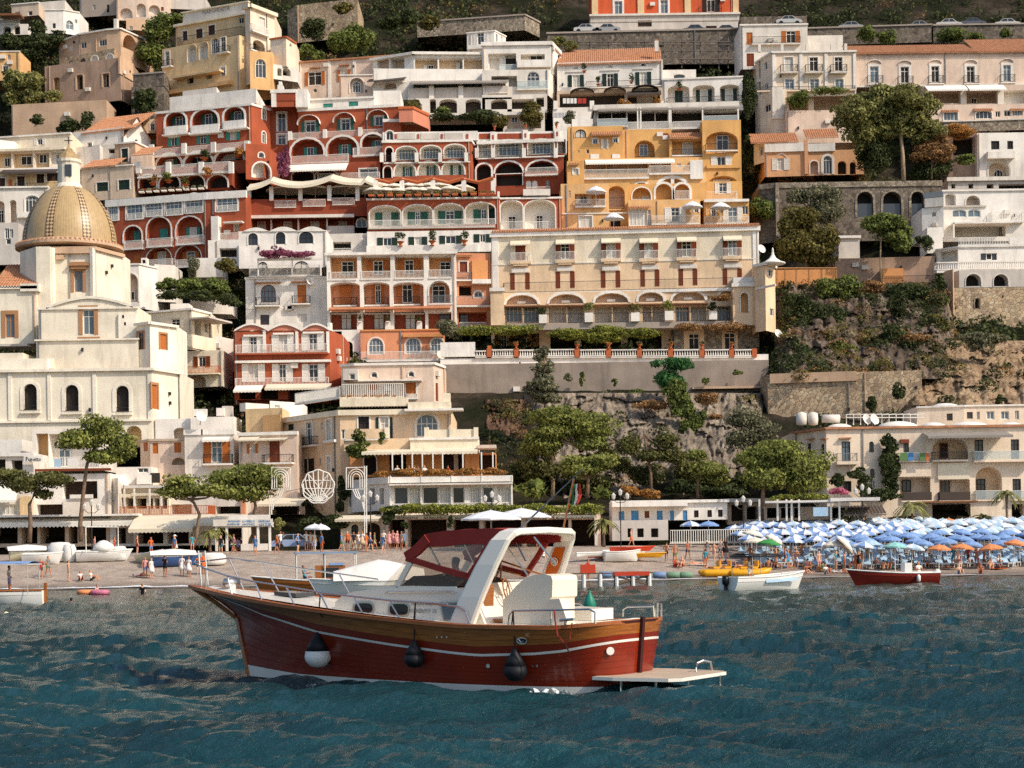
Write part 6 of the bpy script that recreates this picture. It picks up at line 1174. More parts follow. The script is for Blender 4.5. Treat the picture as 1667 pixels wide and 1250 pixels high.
 plant('banana_plant','broad leaved banana plants behind the restaurant rail','plant','C3',[(160,700,340,800),(640,740,730,800)],165,'leaf_green',size=.9,elong=2.5,part='foliage',dens=2);plant('flower_bush','pink oleander under the grove','plant','C3',[(780,710,900,790),(880,740,1050,800)],166,'flower_orange',size=.24,part='foliage');plant('tree','dark thicket under the largest pine','tree','C3',[(110,560,300,720),(200,620,420,800),(420,680,700,800)],174,'leaf_dark',size=.34)
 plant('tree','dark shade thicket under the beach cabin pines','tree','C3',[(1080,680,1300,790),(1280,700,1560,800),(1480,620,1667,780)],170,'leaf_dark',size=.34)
 plant('ivy','tall ivy column climbing the beach hotel','plant','C4',[(765,340,870,480),(760,440,875,600),(765,560,870,700)],165.2,'leaf_dark',size=.26,dr=.35,part='foliage');plant('ivy','dark creeper arch over the beach hotel door','plant','C4',[(490,540,590,640),(590,530,700,600),(640,570,740,700),(690,640,880,720)],164.8,'leaf_dark',size=.26,dr=.35,part='foliage');plant('flower_bush','bright pink bougainvillea beside the beach pergola','plant','C4',[(500,630,600,680)],158,'flower_pink',size=.2,part='foliage');plant('wall_plant','dark cypress bush on the pale rubble wall','plant','C4',[(695,145,755,240)],188.6,'leaf_dark',size=.26,part='foliage',dr=.5);plant('wall_plant','dark bush near the end of the pale rubble wall','plant','C4',[(820,80,905,180)],188,'leaf_dark',size=.26,part='foliage',dr=.5);plant('wall_plant','round bush on the tan cliff','plant','C4',[(1378,140,1432,195)],184,'leaf_dark',size=.26,part='foliage')
 for i,(x0,y0,x1,y1,w)in enumerate(((690,145,800,255,'bright green bush under the parked hatchback'),(800,180,930,255,'round green bush left of the road gap'),(1150,155,1330,250,'wide green bush below the road wall'),(1330,185,1450,250,'low green bush right of the wide one'),(1510,165,1600,225,'small bush at the right end of the road wall'),(400,210,545,285,'yellow green roof garden bush'),(110,930,270,1030,'green bush beside the orange house'),(1260,900,1390,960,'vine pergola before the arch house'),(285,515,420,640,'vine hanging over the cream hotel terrace'),(430,515,650,545,'vine row along the cream hotel pergola'))):
  plant('bush',w,'plant','A4',[(x0,y0,x1,y1)],243 if y0>500 and x0<700 else(259 if y0<260 else 235),'leaf_green',size=.32,part='foliage')
 plant('flower_bush','pink and orange bougainvillea over the right hand terrace','plant','A4',[(1200,715,1350,780),(1200,760,1420,800)],238.5,'flower_orange',size=.26,part='foliage')
 plant('ivy','dark ivy strip between ochre hotel and cream corner house','plant','A4',[(22,780,110,1000),(25,400,110,700)],241,'leaf_dark',size=.34,part='foliage',dr=.5);plant('ivy','green grass bank right of the ochre hotel','plant','B4',[(70,80,220,220)],229,'leaf_green',size=.3,part='foliage')
 plant('creeper','bougainvillea with purple bracts over the white terrace pergola','plant','B2',[(95,425,300,480),(250,430,440,475),(160,395,260,460)],206.5,'flower_purple',size=.22,part='foliage');plant('creeper','purple bougainvillea climbing the red hotel corner','plant','A2',[(205,950,290,1150)],229,'flower_purple',size=.25,part='foliage',dr=.5)
 plant('vine','green vine canopy over the cream hotel terrace','plant','B3',[(0,925,330,960),(340,930,600,1000),(570,925,860,985),(850,925,1100,1000),(560,960,850,1030)],203.5,'vine',size=.26,part='foliage',dr=.5);plant('vine','reddish autumn vine at the right of the cream hotel terrace','plant','B3',[(1180,905,1400,945),(1380,900,1667,945),(1380,715,1600,745)],204,'leaf_dry',size=.24,part='foliage',dr=.5)
 plant('bush','pale yucca clump beside the orange house','plant','B2',[(1230,860,1380,1000),(1320,940,1400,1010)],202,'leaf_olive',size=.5,elong=4,part='foliage');plant('vine','thin vine trellis beside the orange house terrace','plant','B2',[(1330,930,1667,965)],201,'vine',size=.26,part='foliage',dr=.5)
 plant('ivy','ivy hanging from the peach restaurant terrace corner','plant','C2',[(605,450,790,560),(650,370,740,480),(810,370,865,470)],159.5,'leaf_green',size=.22,part='foliage',dr=.5);plant('hedge','sunlit ivy roof over the beach bar','plant','C2',[(830+110*i,836,1010+110*i,900)for i in range(12)],154.5,'vine',size=.2,part='foliage',flat=1.0,dr=.7,n_sub=26)
 plant('ivy','dark ivy mass at the left end of the beach bar','plant','C2',[(840,835,960,900),(830,880,920,960),(960,930,1010,1010),(1240,900,1280,990)],153.8,'leaf_dark',size=.22,part='foliage',dr=.4);plant('flower_bush','long row of orange geraniums along the dining terrace','plant','C2',[(750,630,900,672),(880,622,1100,665),(1080,622,1300,665),(1280,615,1480,660),(1450,615,1610,660)],156.6,'flower_orange',size=.16,part='foliage',dr=.2)
 plant('hedge','dark hedge behind the square between the houses','plant','C2',[(290,910,480,1000),(440,905,630,1000)],158,'leaf_dark',size=.24,part='foliage',dr=.4);plant('ivy','ivy on the restaurant corner behind the light ornament','plant','C2',[(560,650,640,820),(550,780,620,880)],163,'leaf_dark',size=.24,part='foliage',dr=.4);plant('bush','feathery green bush beside the boat hire kiosk','plant','C2',[(160,920,240,1010)],150.5,'leaf_plane',size=.2,part='foliage')
 plant('hedge','green hedge terrace under the long white hotel','plant','A2',[(1190,730,1420,780),(1380,720,1667,800)],243,'leaf_dark',size=.3,part='foliage',dr=.5);plant('bush','spiky yellow green palm on the red hotel roof','plant','A2',[(1040,640,1140,720),(985,740,1080,800)],236,'leaf_mix',size=.5,elong=4,part='foliage');plant('ivy','climbing plant with flowers below the white hotel end wall','plant','A3',[(0,730,120,830),(180,690,320,830),(200,660,330,730)],242,'leaf_mix',size=.28,part='foliage');plant('bush','banana leaves on the white hotel terrace','plant','A2',[(1220,690,1340,780)],244,'leaf_green',size=.8,elong=3,part='foliage')
 plant('bush','yellow shrub under the timber pergola','plant','A3',[(380,230,480,310),(470,250,560,330)],258,'leaf_plane',size=.3,part='foliage');plant('flower_bush','white flowering bush at the red hotel corner','plant','A3',[(460,710,550,810)],238,'leaf_olive',size=.24,part='foliage');plant('hedge','terrace plants beside the laundry','plant','A3',[(810,620,870,690),(860,650,910,690),(1050,615,1095,680)],245.8,'flower_orange',size=.24,part='foliage')
trees()
def pot_plant(crop,x,y,w,h,Y,label,leafm='leaf_green',potm='terracotta',ph=.4,group=None,urn=False,size=.18):
 s=Y/F/CROP[crop][2];b=P(*C(crop,x,y),Y);W,H=w*s,h*s;r=empty('potted_plant',b,label,'potted plant',group);mb=MB();pr=W*.42
 if urn:mb.lathe([(pr*.7,0),(pr*.35,H*ph*.2),(pr*.5,H*ph*.5),(pr*1.05,H*ph*.9),(pr*1.1,H*ph)],b,potm,10)
 else:mb.box(b.x-pr,b.x+pr,b.y-pr,b.y+pr,b.z,b.z+H*ph,potm)
 put('pot',mb.mesh('pot'),r);SEED[0]+=1;e=(b.x,b.y,b.z+H*(ph+(1-ph)*.5),W*.6,W*.6,H*(1-ph)*.55);V,Q=leaves(subblobs(e,7,.45,.9,SEED[0]),int(40+260*min(1,W*H/3)),size,SEED[0]);put('foliage',np_mesh('foliage',V,Q,leafm),r)
ORD=['first','second','third','fourth','fifth','sixth','seventh','eighth','ninth','tenth','eleventh','twelfth']
def ordw(n):return ORD[n-1]if n<13 else(('thirteenth','fourteenth','fifteenth','sixteenth','seventeenth','eighteenth','nineteenth')[n-13]if n<20 else('twentieth','thirtieth','fortieth')[n//10-2]if n%10==0 else('twenty','thirty','forty')[n//10-2]+'-'+ORD[n%10-1])
def pots():
 for i,(x,y,w,h,m)in enumerate(((333,900,60,120,'leaf_dark'),(630,893,66,130,'leaf_plane'),(928,888,66,125,'leaf_mix'),(1147,882,66,130,'vine'),(1430,876,62,115,'leaf_dark'))):pot_plant('B3',x,y,w,h,205,f'white box planter with bush, {ORD[i]} from the left on the hotel gallery',m,'white',.46,'white planters on the hotel gallery',size=.24)
 for i,x in enumerate((160,553,757,957,1158,1360,1552)):pot_plant('B3',x,1060,34,45,198.7,f'terracotta urn on the {ORD[i]} brick pier of the balustrade','leaf_mix' if i%2 else 'flower_orange','terracotta',.6,'urns on the hotel balustrade',True)
 for i,x in enumerate((1000,1205,1412)):pot_plant('B2',x,398-i*4,56,95,219,f'dark topiary in a clay pot, {ORD[i]} along the white hotel wall','leaf_dark','terracotta',.3,'topiary along the white wall',True,.24)
 for i,x in enumerate((737,918,1122)):pot_plant('B2',x,890,30,52,206.2,f'dark shrub on the {ORD[i]} white planter of the orange house','leaf_dark','white',.1,'shrubs on the orange house',size=.2)
 for i,(x,y)in enumerate(((690,555),(905,540),(600,470),(1215,585))):pot_plant('A3',x,y,34,62,249.8,('round shrub by the left green shutter of the tiled house','round shrub by the middle green shutter of the tiled house','small shrub on the left of the tiled house terrace','small shrub by the first arched bay')[i],'leaf_dark','terracotta',.2,None,True,.24)
 for i,x in enumerate((20,220,420)):pot_plant('A3',x,838-i*5,26,42,232.6,f'terracotta urn on the {ORD[i]} pier of the red hotel parapet','leaf_olive','terracotta',.6,'urns on the red hotel parapet',True)
 for i,(x,y,Y)in enumerate(((1200,1205,228.5),(990,1195,228.5),(1090,1180,228.5),(1340,1150,228.5),(1540,1020,232.4),(1320,1035,232.4))):pot_plant('A1',x,y,60,70,Y,('spiky palm on the lower red terrace','dry palm at the left of the lower red terrace','shrub between the palms on the red terrace','flower pot at the right of the lower red terrace','flower pot on the upper red terrace','dark shrub in the upper red terrace arch')[i],('leaf_mix','leaf_dry','leaf_green','flower_orange','flower_orange','leaf_dark')[i],'terracotta',.2,None,True,.3)
 for i in range(14):pot_plant('B2',812+i*60,78-i*.8,46,28,221.2,f'trough of trailing flowers, {ordw(i + 1)} from the left along the umbrella terrace edge',('leaf_mix','leaf_green','flower_orange')[i%3],'terracotta',.35,'flower troughs on the umbrella terrace',False,.2)
 for i in range(9):pot_plant('A1',1300-i*48,1222+i*3,40,26,226,f'trough of pale flowers, {ordw(9 - i)} from the left along the red hotel terrace','leaf_olive','white',.3,'flower troughs on the red terrace',False,.2)
 for i in range(8):pot_plant('C2',605+i*45,186,40,28,164.2,f'trough of yellow flowers, {ordw(i + 1)} from the left on the peach restaurant roof','flower_orange','cream',.3,'flower troughs on the restaurant roof',False,.14)
pots()
def yhill(px,py):
 YY=np.interp(py,[t[0]for t in YT],[t[1]for t in YT])+8.0
 return YY+5.0*fbm(px/130,py/110,5)+2.5*fbm(px/40,py/30,9)*(py<800)
def scrub():
 r=np.random.default_rng(3)  # the dark scrub carries the hillside's shade in its leaf colour
 for name,m,n,lab,thr,sz in(('undergrowth','leaf_dark',14000,'dark evergreen scrub covering the slope',-.09,.5),('undergrowth','leaf_mix',3600,'olive scrub scattered on the slope',.02,.42),('undergrowth','leaf_dry',1500,'dry reddish grass tufts on the slope',.06,.34)):
  px=r.uniform(-350,2050,n);py=np.where(r.random(n)<.35,r.uniform(-260,70,n),r.uniform(70,830,n));k=fbm(px/90,py/70,{'leaf_dark':21,'leaf_mix':22,'leaf_dry':23}[m]);s=(k>thr)&~((py>590)&(px>690)&(px<1320));px,py=px[s],py[s]
  Y=yhill(px,py)-.4;u=(px-CX)/F;v=(H0-py)/F;X=(u*ca-v*sa)*Y;Z=CAMH+(u*sa+v*ca)*Y;R_=r.uniform(.5,1.7,len(X))
  B=np.stack([X,Y,Z+R_*.2,R_,R_,R_*.8],1);V,Q=leaves(B,len(B)*34,sz,9);o=put(name,np_mesh(name,V,Q,m));tag(o,lab,'undergrowth',None,'stuff')
scrub()
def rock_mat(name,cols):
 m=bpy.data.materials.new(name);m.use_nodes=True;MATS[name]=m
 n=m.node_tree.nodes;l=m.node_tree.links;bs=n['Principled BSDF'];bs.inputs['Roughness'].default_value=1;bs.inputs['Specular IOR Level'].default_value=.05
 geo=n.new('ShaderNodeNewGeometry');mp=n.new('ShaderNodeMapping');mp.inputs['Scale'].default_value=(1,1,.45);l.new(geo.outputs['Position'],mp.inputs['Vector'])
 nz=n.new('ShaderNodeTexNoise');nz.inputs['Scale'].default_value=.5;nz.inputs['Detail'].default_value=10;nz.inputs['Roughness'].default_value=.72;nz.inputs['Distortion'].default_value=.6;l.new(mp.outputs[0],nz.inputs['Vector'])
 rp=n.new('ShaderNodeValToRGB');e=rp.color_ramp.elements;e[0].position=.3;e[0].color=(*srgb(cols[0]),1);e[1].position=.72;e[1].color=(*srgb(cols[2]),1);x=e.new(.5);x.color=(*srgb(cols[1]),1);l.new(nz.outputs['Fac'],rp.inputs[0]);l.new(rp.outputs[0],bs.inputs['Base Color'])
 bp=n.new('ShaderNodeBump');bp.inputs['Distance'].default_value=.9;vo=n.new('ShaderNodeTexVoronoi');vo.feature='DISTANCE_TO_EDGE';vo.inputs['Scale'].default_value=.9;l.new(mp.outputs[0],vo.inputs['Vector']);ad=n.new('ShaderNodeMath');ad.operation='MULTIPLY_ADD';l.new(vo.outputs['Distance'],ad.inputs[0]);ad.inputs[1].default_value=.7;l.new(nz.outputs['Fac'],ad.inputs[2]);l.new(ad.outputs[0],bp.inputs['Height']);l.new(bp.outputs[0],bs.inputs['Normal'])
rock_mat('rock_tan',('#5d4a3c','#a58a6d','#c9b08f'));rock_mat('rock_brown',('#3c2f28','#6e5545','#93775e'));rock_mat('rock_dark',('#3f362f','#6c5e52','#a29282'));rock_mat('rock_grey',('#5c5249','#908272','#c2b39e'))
def cliff(crop,x0,y0,x1,y1,Y0,Y1,m,label,amp=2.2,seed=1,nx=150,ny=110,veg=160):
 """broken rock face leaning back from Y0 (foot) to Y1 (top)"""
 (a,b),(c,d)=C(crop,x0,y0),C(crop,x1,y1);px,py=np.meshgrid(np.linspace(a,c,nx),np.linspace(d,b,ny));t=(d-py)/(d-b);ed=np.minimum(1,np.minimum(px-a,c-px)/((c-a)*.12))
 rid=np.abs(fbm(px/22,py/55,seed))*2.2+.35*np.round(3*fbm(px/30,py/16,seed+5))+.7*np.abs(fbm(px/7,py/14,seed+9));Y=Y0+(Y1-Y0)*t-amp*(1.2*fbm(px/45,py/40,seed+7)+rid+.5*fbm(px/9,py/12,seed+3))+7*(1-ed)**2
 u=(px-CX)/F;v=(H0-py)/F;V=np.stack([(u*ca-v*sa)*Y,Y,CAMH+(u*sa+v*ca)*Y],-1).reshape(-1,3);i=(np.arange(ny-1)[:,None]*nx+np.arange(nx-1)[None]).ravel()
 o=put('cliff',np_mesh('cliff',V,np.stack([i,i+1,i+nx+1,i+nx],-1),m));o['kind']='structure';o['label']=label;r=np.random.default_rng(seed)
 for mm,n_,sz in(('leaf_dark',veg,.34),('leaf_mix',veg//2,.3),('leaf_dry',veg//3,.24)):
  q=V[r.integers(0,len(V),n_)];k=fbm(q[:,0]/4,q[:,2]/3,seed+len(mm))>-.02;q=q[k];R_=r.uniform(.3,1.1,len(q));W,Q_=leaves(np.stack([q[:,0],q[:,1]-.2,q[:,2]+.1,R_*1.2,R_*.8,R_*.8],1),len(q)*60,sz,seed);g=put('undergrowth',np_mesh('undergrowth',W,Q_,mm));tag(g,{'leaf_dark':'dark scrub rooted in the ','leaf_mix':'olive scrub on the ','leaf_dry':'dry tufts on the '}[mm]+label,'undergrowth',None,'stuff')
cliff('C4',880,-150,1900,330,178,207,'rock_tan','tan limestone cliff under the white villa',2.4,31,veg=50);cliff('B4',215,580,1260,1130,192,216,'rock_dark','shaded brown cliff between the hotel and the villa',2.6,41,veg=320);cliff('C3',-60,190,260,640,180,196,'rock_brown','brown cliff left of the grove',2.0,51,80,100,30);cliff('C3',180,150,1720,800,172.5,193.5,'rock_grey','grey rock slope behind the pine grove',2.2,61,240,120,24)  # dark rock and scrub hold the hotel-villa slope's shade in their colour
for i,(x0,y0,x1,y1,m,w)in enumerate(((700,560,860,640,'leaf_dry','dry golden scrub under the brown terrace'),(800,820,960,920,'leaf_dark','dark scrub in the middle of the shaded cliff'),(640,980,880,1100,'leaf_dry','dry red brush at the foot of the shaded cliff'),(880,1000,1120,1090,'leaf_olive','grey green brush at the cliff foot'),(270,900,420,1060,'leaf_dark','dark bushes beside the tower at the cliff foot'),(250,640,470,860,'leaf_dark','dark creepers hanging beside the cream tower'),(460,700,660,880,'leaf_dark','dark creepers under the dense green bush'),(860,620,1000,800,'leaf_dark','dark bush on the upper shaded cliff'),(500,900,700,1080,'leaf_green','green bushes low on the shaded cliff'),(1040,760,1240,900,'leaf_mix','brown green scrub under the ivy corner'),(940,860,1120,930,'leaf_dry','rusty grass ledge under the ivy'),(1290,850,1560,960,'leaf_olive','brush along the foot of the stone villa base'))):plant('cliff_scrub',w,'plant','B4',[(x0,y0,x1,y1)],199 if y0>800 else 206,m,size=.3,part='foliage',dr=.5,dens=.8)
for b_,w in(([(180,520,420,720),(420,560,640,700)],'shaded lower branches behind the largest pine'),([(700,520,880,660),(860,580,1060,740)],'dark green pine mass behind the thin pine'),([(1100,560,1290,720),(1250,600,1460,760)],'dark green pine mass behind the cabins'),([(480,640,760,790),(640,480,800,620)],'dark green pine mass in the middle of the grove')):plant('pine_tree',w,'tree','C3',b_,172.5,'pine_dark',size=.3,k=.4,flat=.7)  # lower branches get a darker pine colour in place of shade
for b_,w in(([(350,110,520,270)],'dark shrub growing on the warm stone bastion'),([(860,90,1010,200),(980,60,1120,180)],'dark bushes on the slope right of the bastion'),([(1120,100,1260,200)],'scrub at the foot of the pale block wall'),([(560,10,700,90)],'scrub hanging over the bastion top')):plant('bush',w,'plant','A2',b_,268,'leaf_mix' if 'scrub' in w else 'leaf_dark',size=.4,part='foliage')
# ------------------------------------------------------------------ the wooden cabin cruiser
mat('hull_red','#7d2611',rough=.22,var=.18,scale=1.2,spec=.4,coat=.2);mat('varnish','#9a5a22',rough=.3,var=.35,scale=2.2,spec=.5,coat=.6,stretch=(1.2,1.2,14));mat('teak','#9c5a30',rough=.5,var=.25,scale=3,stretch=(1,1,6));mat('gelcoat','#e9e2d4',rough=.3,var=.03,spec=.5,coat=.3);mat('gelcoat_warm','#e4dac6',rough=.35,var=.04,spec=.5);mat('canvas_red','#94332b',rough=.9,var=.15,scale=2,bump=.03,bscale=2.5);mat('steel','#c9c7c2',rough=.22,metal=.9,var=.03);mat('fender_white','#d8d8d6',rough=.5);mat('fender_navy_and_shade','#15161c',rough=.6);mat('rope','#2a1b1a',rough=.9);mat('orange_panel','#c85f12',rough=.4,var=.08,coat=.3);glass('windshield',(.25,.22,.18),.05,.30);glass('clearplastic',(.6,.55,.48),.12,.28);mat('boot_white','#ddd8cf',rough=.4);mat('anti_fouling','#3a1512',rough=.6)
TH=R(34);HX=Vector((-math.cos(TH),math.sin(TH),0));PX_=Vector((-math.sin(TH),-math.cos(TH),0));S0=P(1036,1122,31.5);S0 .z=0
def BW(d,b,z):return S0+HX*d+PX_*b+Vector((0,0,z))
def BL(px,py,b):
 a,bz=ray(px,py);d=(S0 .x+b*PX_.x-a*(S0 .y+b*PX_.y))/(a*HX.y-HX.x);t=S0 .y+d*HX.y+b*PX_.y;return d,CAMH+bz*t
def boat():
 ZS=[(-.3,1.33),(0,1.31),(.9,1.23),(2.8,1.235),(3.6,1.28),(5.3,1.41),(8.8,1.72),(11.4,1.95)]
 def zs(d):return lerp_table(ZS,d)
 def dl(z):return 9.6+.25*z+(1.3*max(0,(z-1.2)/.75)**1.5)
 def stern(u,w,p):return max(0,1-(1-min(1,u/w))**p)**.25
 def sbr(u):return 1.62*stern(u,.20,2.6)*(1 if u<.4 else max(0,1-((u-.4)/.6)**2.3))
 def wbr(u):return 1.42*stern(u,.34,2.0)*(1 if u<.25 else max(0,1-((u-.25)/.75)**1.75))
 def hull(u,z):
  d=u*dl(z)-.10*z*(1-u)**6;Z=zs(u*11.2);t=min(1.15,max(-.4,z/Z));w,s=wbr(u),sbr(u)
  y=w+(s-w)*max(0,t)**1.25 if t>=0 else w*(1-(t/.45)**2*.55)
  return d,y
 L=(BL(690,1130,0)[0]);root=empty('cabin_cruiser',BW(4.5,0,0),'red and varnished wooden cabin cruiser with burgundy bimini in the foreground','boat');root['kind']='thing'
 def add(name,mb,par=None,smooth=False):return put(name,mb.mesh(name,smooth),par or root)
 us=np.concatenate([np.linspace(0,.4472,30)**2,np.linspace(.215,.9,44),np.linspace(.91,1,14)])
 OFF=[(0,.36),(1.5,.50),(3,.56),(7.6,.58),(9.6,.45),(10.8,.16),(11.3,.12)]
 def band(f0,f1,m,name,proud=0.0,sides=(1,-1),bev=.007):
  for sd in sides:
   rows=[]
   for k,pr in((.018*(bev>0),0),(.5,.001),(1-.018*(bev>0),0)):
    row=[]
    for u in us:
     z0,z1=f0(u),f1(u);z=z0+(z1-z0)*k;d,y=hull(u,z);row.append(BW(d,sd*(y+pr+proud),z))
    rows.append(row)
   mb=MB();mb.grid(rows,m);add(name,mb,None,True)
 Zs=lambda u:zs(u*11.2);st=lambda u:Zs(u)-lerp_table(OFF,u*11.2)
 core=MB()
 for sd in(1,-1):core.grid([[BW(hull(u,-.55+(Zs(u)+.55)*v)[0],sd*max(0,hull(u,-.55+(Zs(u)+.55)*v)[1]-.02),-.55+(Zs(u)+.55)*v)for u in us]for v in np.linspace(0,1,14)],'anti_fouling')
 add('hull',core,None,True)
 wt=lambda u:Zs(u)-.05;wbm=lambda u:st(u)+.16*min(1,lerp_table(OFF,u*11.2)/.5)
 for k in range(3):band(lambda u,k=k:wbm(u)+(wt(u)-wbm(u))*k/3,lambda u,k=k:wbm(u)+(wt(u)-wbm(u))*(k+1)/3,'varnish','plank')
 band(lambda u:st(u)+.022,wbm,'hull_red','plank');band(lambda u:st(u)-.022,lambda u:st(u)+.024,'boot_white','stripe',.012,bev=.0)
 n=7;lo=lambda u:.13+.10*max(0,u-.8)/.2
 for k in range(n):band(lambda u,k=k:lo(u)+(st(u)-.02-lo(u))*k/n,lambda u,k=k:lo(u)+(st(u)-.02-lo(u))*(k+1)/n,'hull_red','plank')
 band(lambda u:-.02,lo,'boot_white','boot_stripe',.006)
 ur=np.concatenate([np.linspace(0,.4472,30)**2,np.linspace(.22,1,50)])
 for sd in(1,-1):
  rows=[[],[],[],[]]
  for u in ur:
   z=Zs(u);d=u*11.35-.12*(1-u)**6;y=sbr(u);yi=max(0,y-.24)
   for r_,yy,zz in((0,y+.06,z-.05),(1,y+.06,z+.02),(2,yi,z+.02),(3,yi,z-.05)):rows[r_].append(BW(d,sd*yy,zz))
  mb=MB();mb.grid(rows,'teak');add('rail_cap',mb)
 rows=[[BW(u*11.2,s*max(0,sbr(u)-.2),Zs(u)-.02+.05*(1-s*s))for s in np.linspace(-1,1,7)]for u in ur];mb=MB();mb.grid(rows,'gelcoat');add('deck',mb)
 mb=MB();mb.tube([BW(-.16,0,Zs(0)+.05),BW(-.1,0,.7),BW(-.02,0,-.3)],.055,'anti_fouling',6);add('stern_post',mb);mb=MB();mb.tube([BW(11.25,0,1.88),BW(10.6,0,1.57),BW(9.95,0,1.22),BW(9.64,0,0),BW(9.5,0,-.4)],.05,'varnish',6);add('stem',mb)
 for sd,dd in((1,.03),(-1,.03)):
  d,y=hull(.012,.82);mb=MB();p=BW(d-.02,sd*(y+.01),.78);nrm=(HX*-1.0*.75+PX_*sd*.65).normalized();t=nrm.cross(Vector((0,0,1)));up=Vector((0,0,1));mb.poly([p+nrm*.02+(t*math.cos(a)+up*math.sin(a))*.075 for a in np.linspace(0,6.28,13)[:-1]],'boot_white');add('exhaust_plate',mb)
 def pl(crop,pts,b):return[BW(q[0],b,q[1])for q in(BL(*C(crop,*p),b)for p in pts)]
 def slabp(name,crop,pts,b0,b1,m,par=None,rim=None):
  """profile traced on plane b0, carried straight across to b1"""
  Q=[BL(*C(crop,*p),b0)for p in pts];mb=MB();mb.poly([BW(d,b0,z)for d,z in Q],m);mb.poly([BW(d,b1,z)for d,z in reversed(Q)],m)
  for a,c in zip(Q,Q[1:]+Q[:1]):mb.poly([BW(a[0],b0,a[1]),BW(a[0],b1,a[1]),BW(c[0],b1,c[1]),BW(c[0],b0,c[1])],rim or m)
  return add(name,mb,par)
 cab=slabp('cabin','O',[(544,1000),(546,980),(556,970),(575,963),(622,957),(745,957),(772,972),(790,1018)],1.02,-1.02,'gelcoat')
 for x0,y0,x1,y1 in((574,980,608,1000),(631,981,666,1003)):
  for k,m,pr in((1.0,'steel',.03),(.82,'glass',.045)):
   pts=[]
   for a in np.linspace(0,2*math.pi,21)[:-1]:
    c,s=math.cos(a),math.sin(a);pts.append(((x0+x1)/2+(x1-x0)/2*k*math.copysign(abs(c)**.55,c),(y0+y1)/2+(y1-y0)/2*k*math.copysign(abs(s)**.7,s)))
   mb=MB();mb.poly([BW(*(lambda q:(q[0],1.02+pr,q[1]))(BL(*p,1.02+pr)))for p in pts],m);add('porthole' if k==1 else 'porthole_glass',mb,cab)
 mb=MB();mb.poly(pl('D2',[(360,605),(505,603),(530,722),(385,722)],1.06),'steel');w_=add('side_window',mb,cab);mb=MB();mb.poly(pl('D2',[(372,615),(495,612),(515,714),(392,714)],1.075),'glassblue');add('pane',mb,w_)
 mb=MB();mb.tube(pl('D2',[(30,552),(45,542),(440,540),(455,550)],1.08),.018,'steel',6);add('hand_rail',mb,cab)
 def btext(t,crop,x,y,h,b,m,w=None):
  d,z=BL(*C(crop,x,y),b);me=text_mesh(t,h,m,.003);M=Matrix(((-HX.x,-PX_.x,0,0),(-HX.y,-PX_.y,0,0),(0,0,1,0),(0,0,0,1)));M.translation=BW(d,b,z);put('lettering',me,cab,M)
 btext('APREAMARE','D2',255,625,.07,1.03,'steel');btext('SORRENTO 32','D2',255,672,.08,1.03,'steel')
 mb=MB();p=BW(7.6,0,1.78);mb.hexa([BW(8.0,.3,1.7),BW(8.0,-.3,1.7),BW(8.6,-.3,1.74),BW(8.6,.3,1.74),BW(8.0,.3,1.78),BW(8.0,-.3,1.78),BW(8.6,-.3,1.82),BW(8.6,.3,1.82)],'glass2');add('hatch',mb)
 mb=MB();mb.tube([BW(10.1,.18,2.0),BW(10.1,-.18,2.0)],.1,'steel',10);mb.tube([BW(10.1,0,1.82),BW(10.1,0,2.0)],.09,'gelcoat',8);add('windlass',mb,None,True)
 bp=.98
 def quadp(name,crop,pts,m,par=None,both=True,b=bp):
  o=None
  for s in((1,-1)if both else(1,)):
   Q=[BL(*C(crop,*p),b)for p in pts];mb=MB();mb.poly([BW(d,s*b,z)for d,z in Q],m);o=add(name,mb,par)
  return o
 quadp('side_glass','D2',[(70,512),(170,345),(545,462),(465,514)],'windshield');quadp('clear_panel','D2',[(228,345),(300,262),(655,240),(540,430)],'clearplastic')
 fr=[BL(*C('D2',*p),bp)for p in((5,512),(160,335),(285,245))]
 for(a,c),m,nm in(((fr[0],fr[1]),'windshield','front_glass'),((fr[1],fr[2]),'clearplastic','front_panel')):
  mb=MB();mb.poly([BW(a[0],bp,a[1]),BW(c[0],bp*.95,c[1]),BW(c[0],-bp*.95,c[1]),BW(a[0],-bp,a[1])],m);add(nm,mb)
 def strip(name,crop,pts,w,m,b=bp,th=.04,both=True):
  for s in((1,-1)if both else(1,)):
   Q=[BL(*C(crop,*p),b)for p in pts];mb=MB();L_=[]
   for i,q in enumerate(Q):
    a,c=Q[max(0,i-1)],Q[min(len(Q)-1,i+1)];t=Vector((c[0]-a[0],c[1]-a[1])).normalized();nn=Vector((-t.y,t.x));ww=(w[i]if isinstance(w,(list,tuple))else w)/2;L_.append(((q[0]+nn.x*ww,q[1]+nn.y*ww),(q[0]-nn.x*ww,q[1]-nn.y*ww)))
   rows=[[BW(l[0][0],s*(b+th),l[0][1])for l in L_],[BW(l[1][0],s*(b+th),l[1][1])for l in L_],[BW(l[1][0],s*(b-th),l[1][1])for l in L_],[BW(l[0][0],s*(b-th),l[0][1])for l in L_]];rows.append(rows[0]);mb.grid(rows,m)
   mb.poly([r_[0]for r_ in rows[:4]],m);mb.poly([r_[-1]for r_ in rows[:4]],m);add(name,mb)
 strip('canvas_strip','D2',[(160,335),(350,395),(543,448)],.11,'canvas_red');strip('canvas_strip','D2',[(543,448),(610,345),(672,240)],.09,'canvas_red');strip('canvas_strip','D2',[(160,330),(225,285),(292,215)],.2,'canvas_red',th=.05);strip('glass_frame','D2',[(100,515),(185,360)],.1,'gelcoat',.985,.03);strip('glass_frame','D2',[(5,514),(465,518)],.05,'gelcoat',.985,.03)
 for pts in(((300,262),(395,440)),((512,240),(570,360))):strip('canopy_pole','D2',pts,.03,'steel',.9,.015)
 rowsb=[]
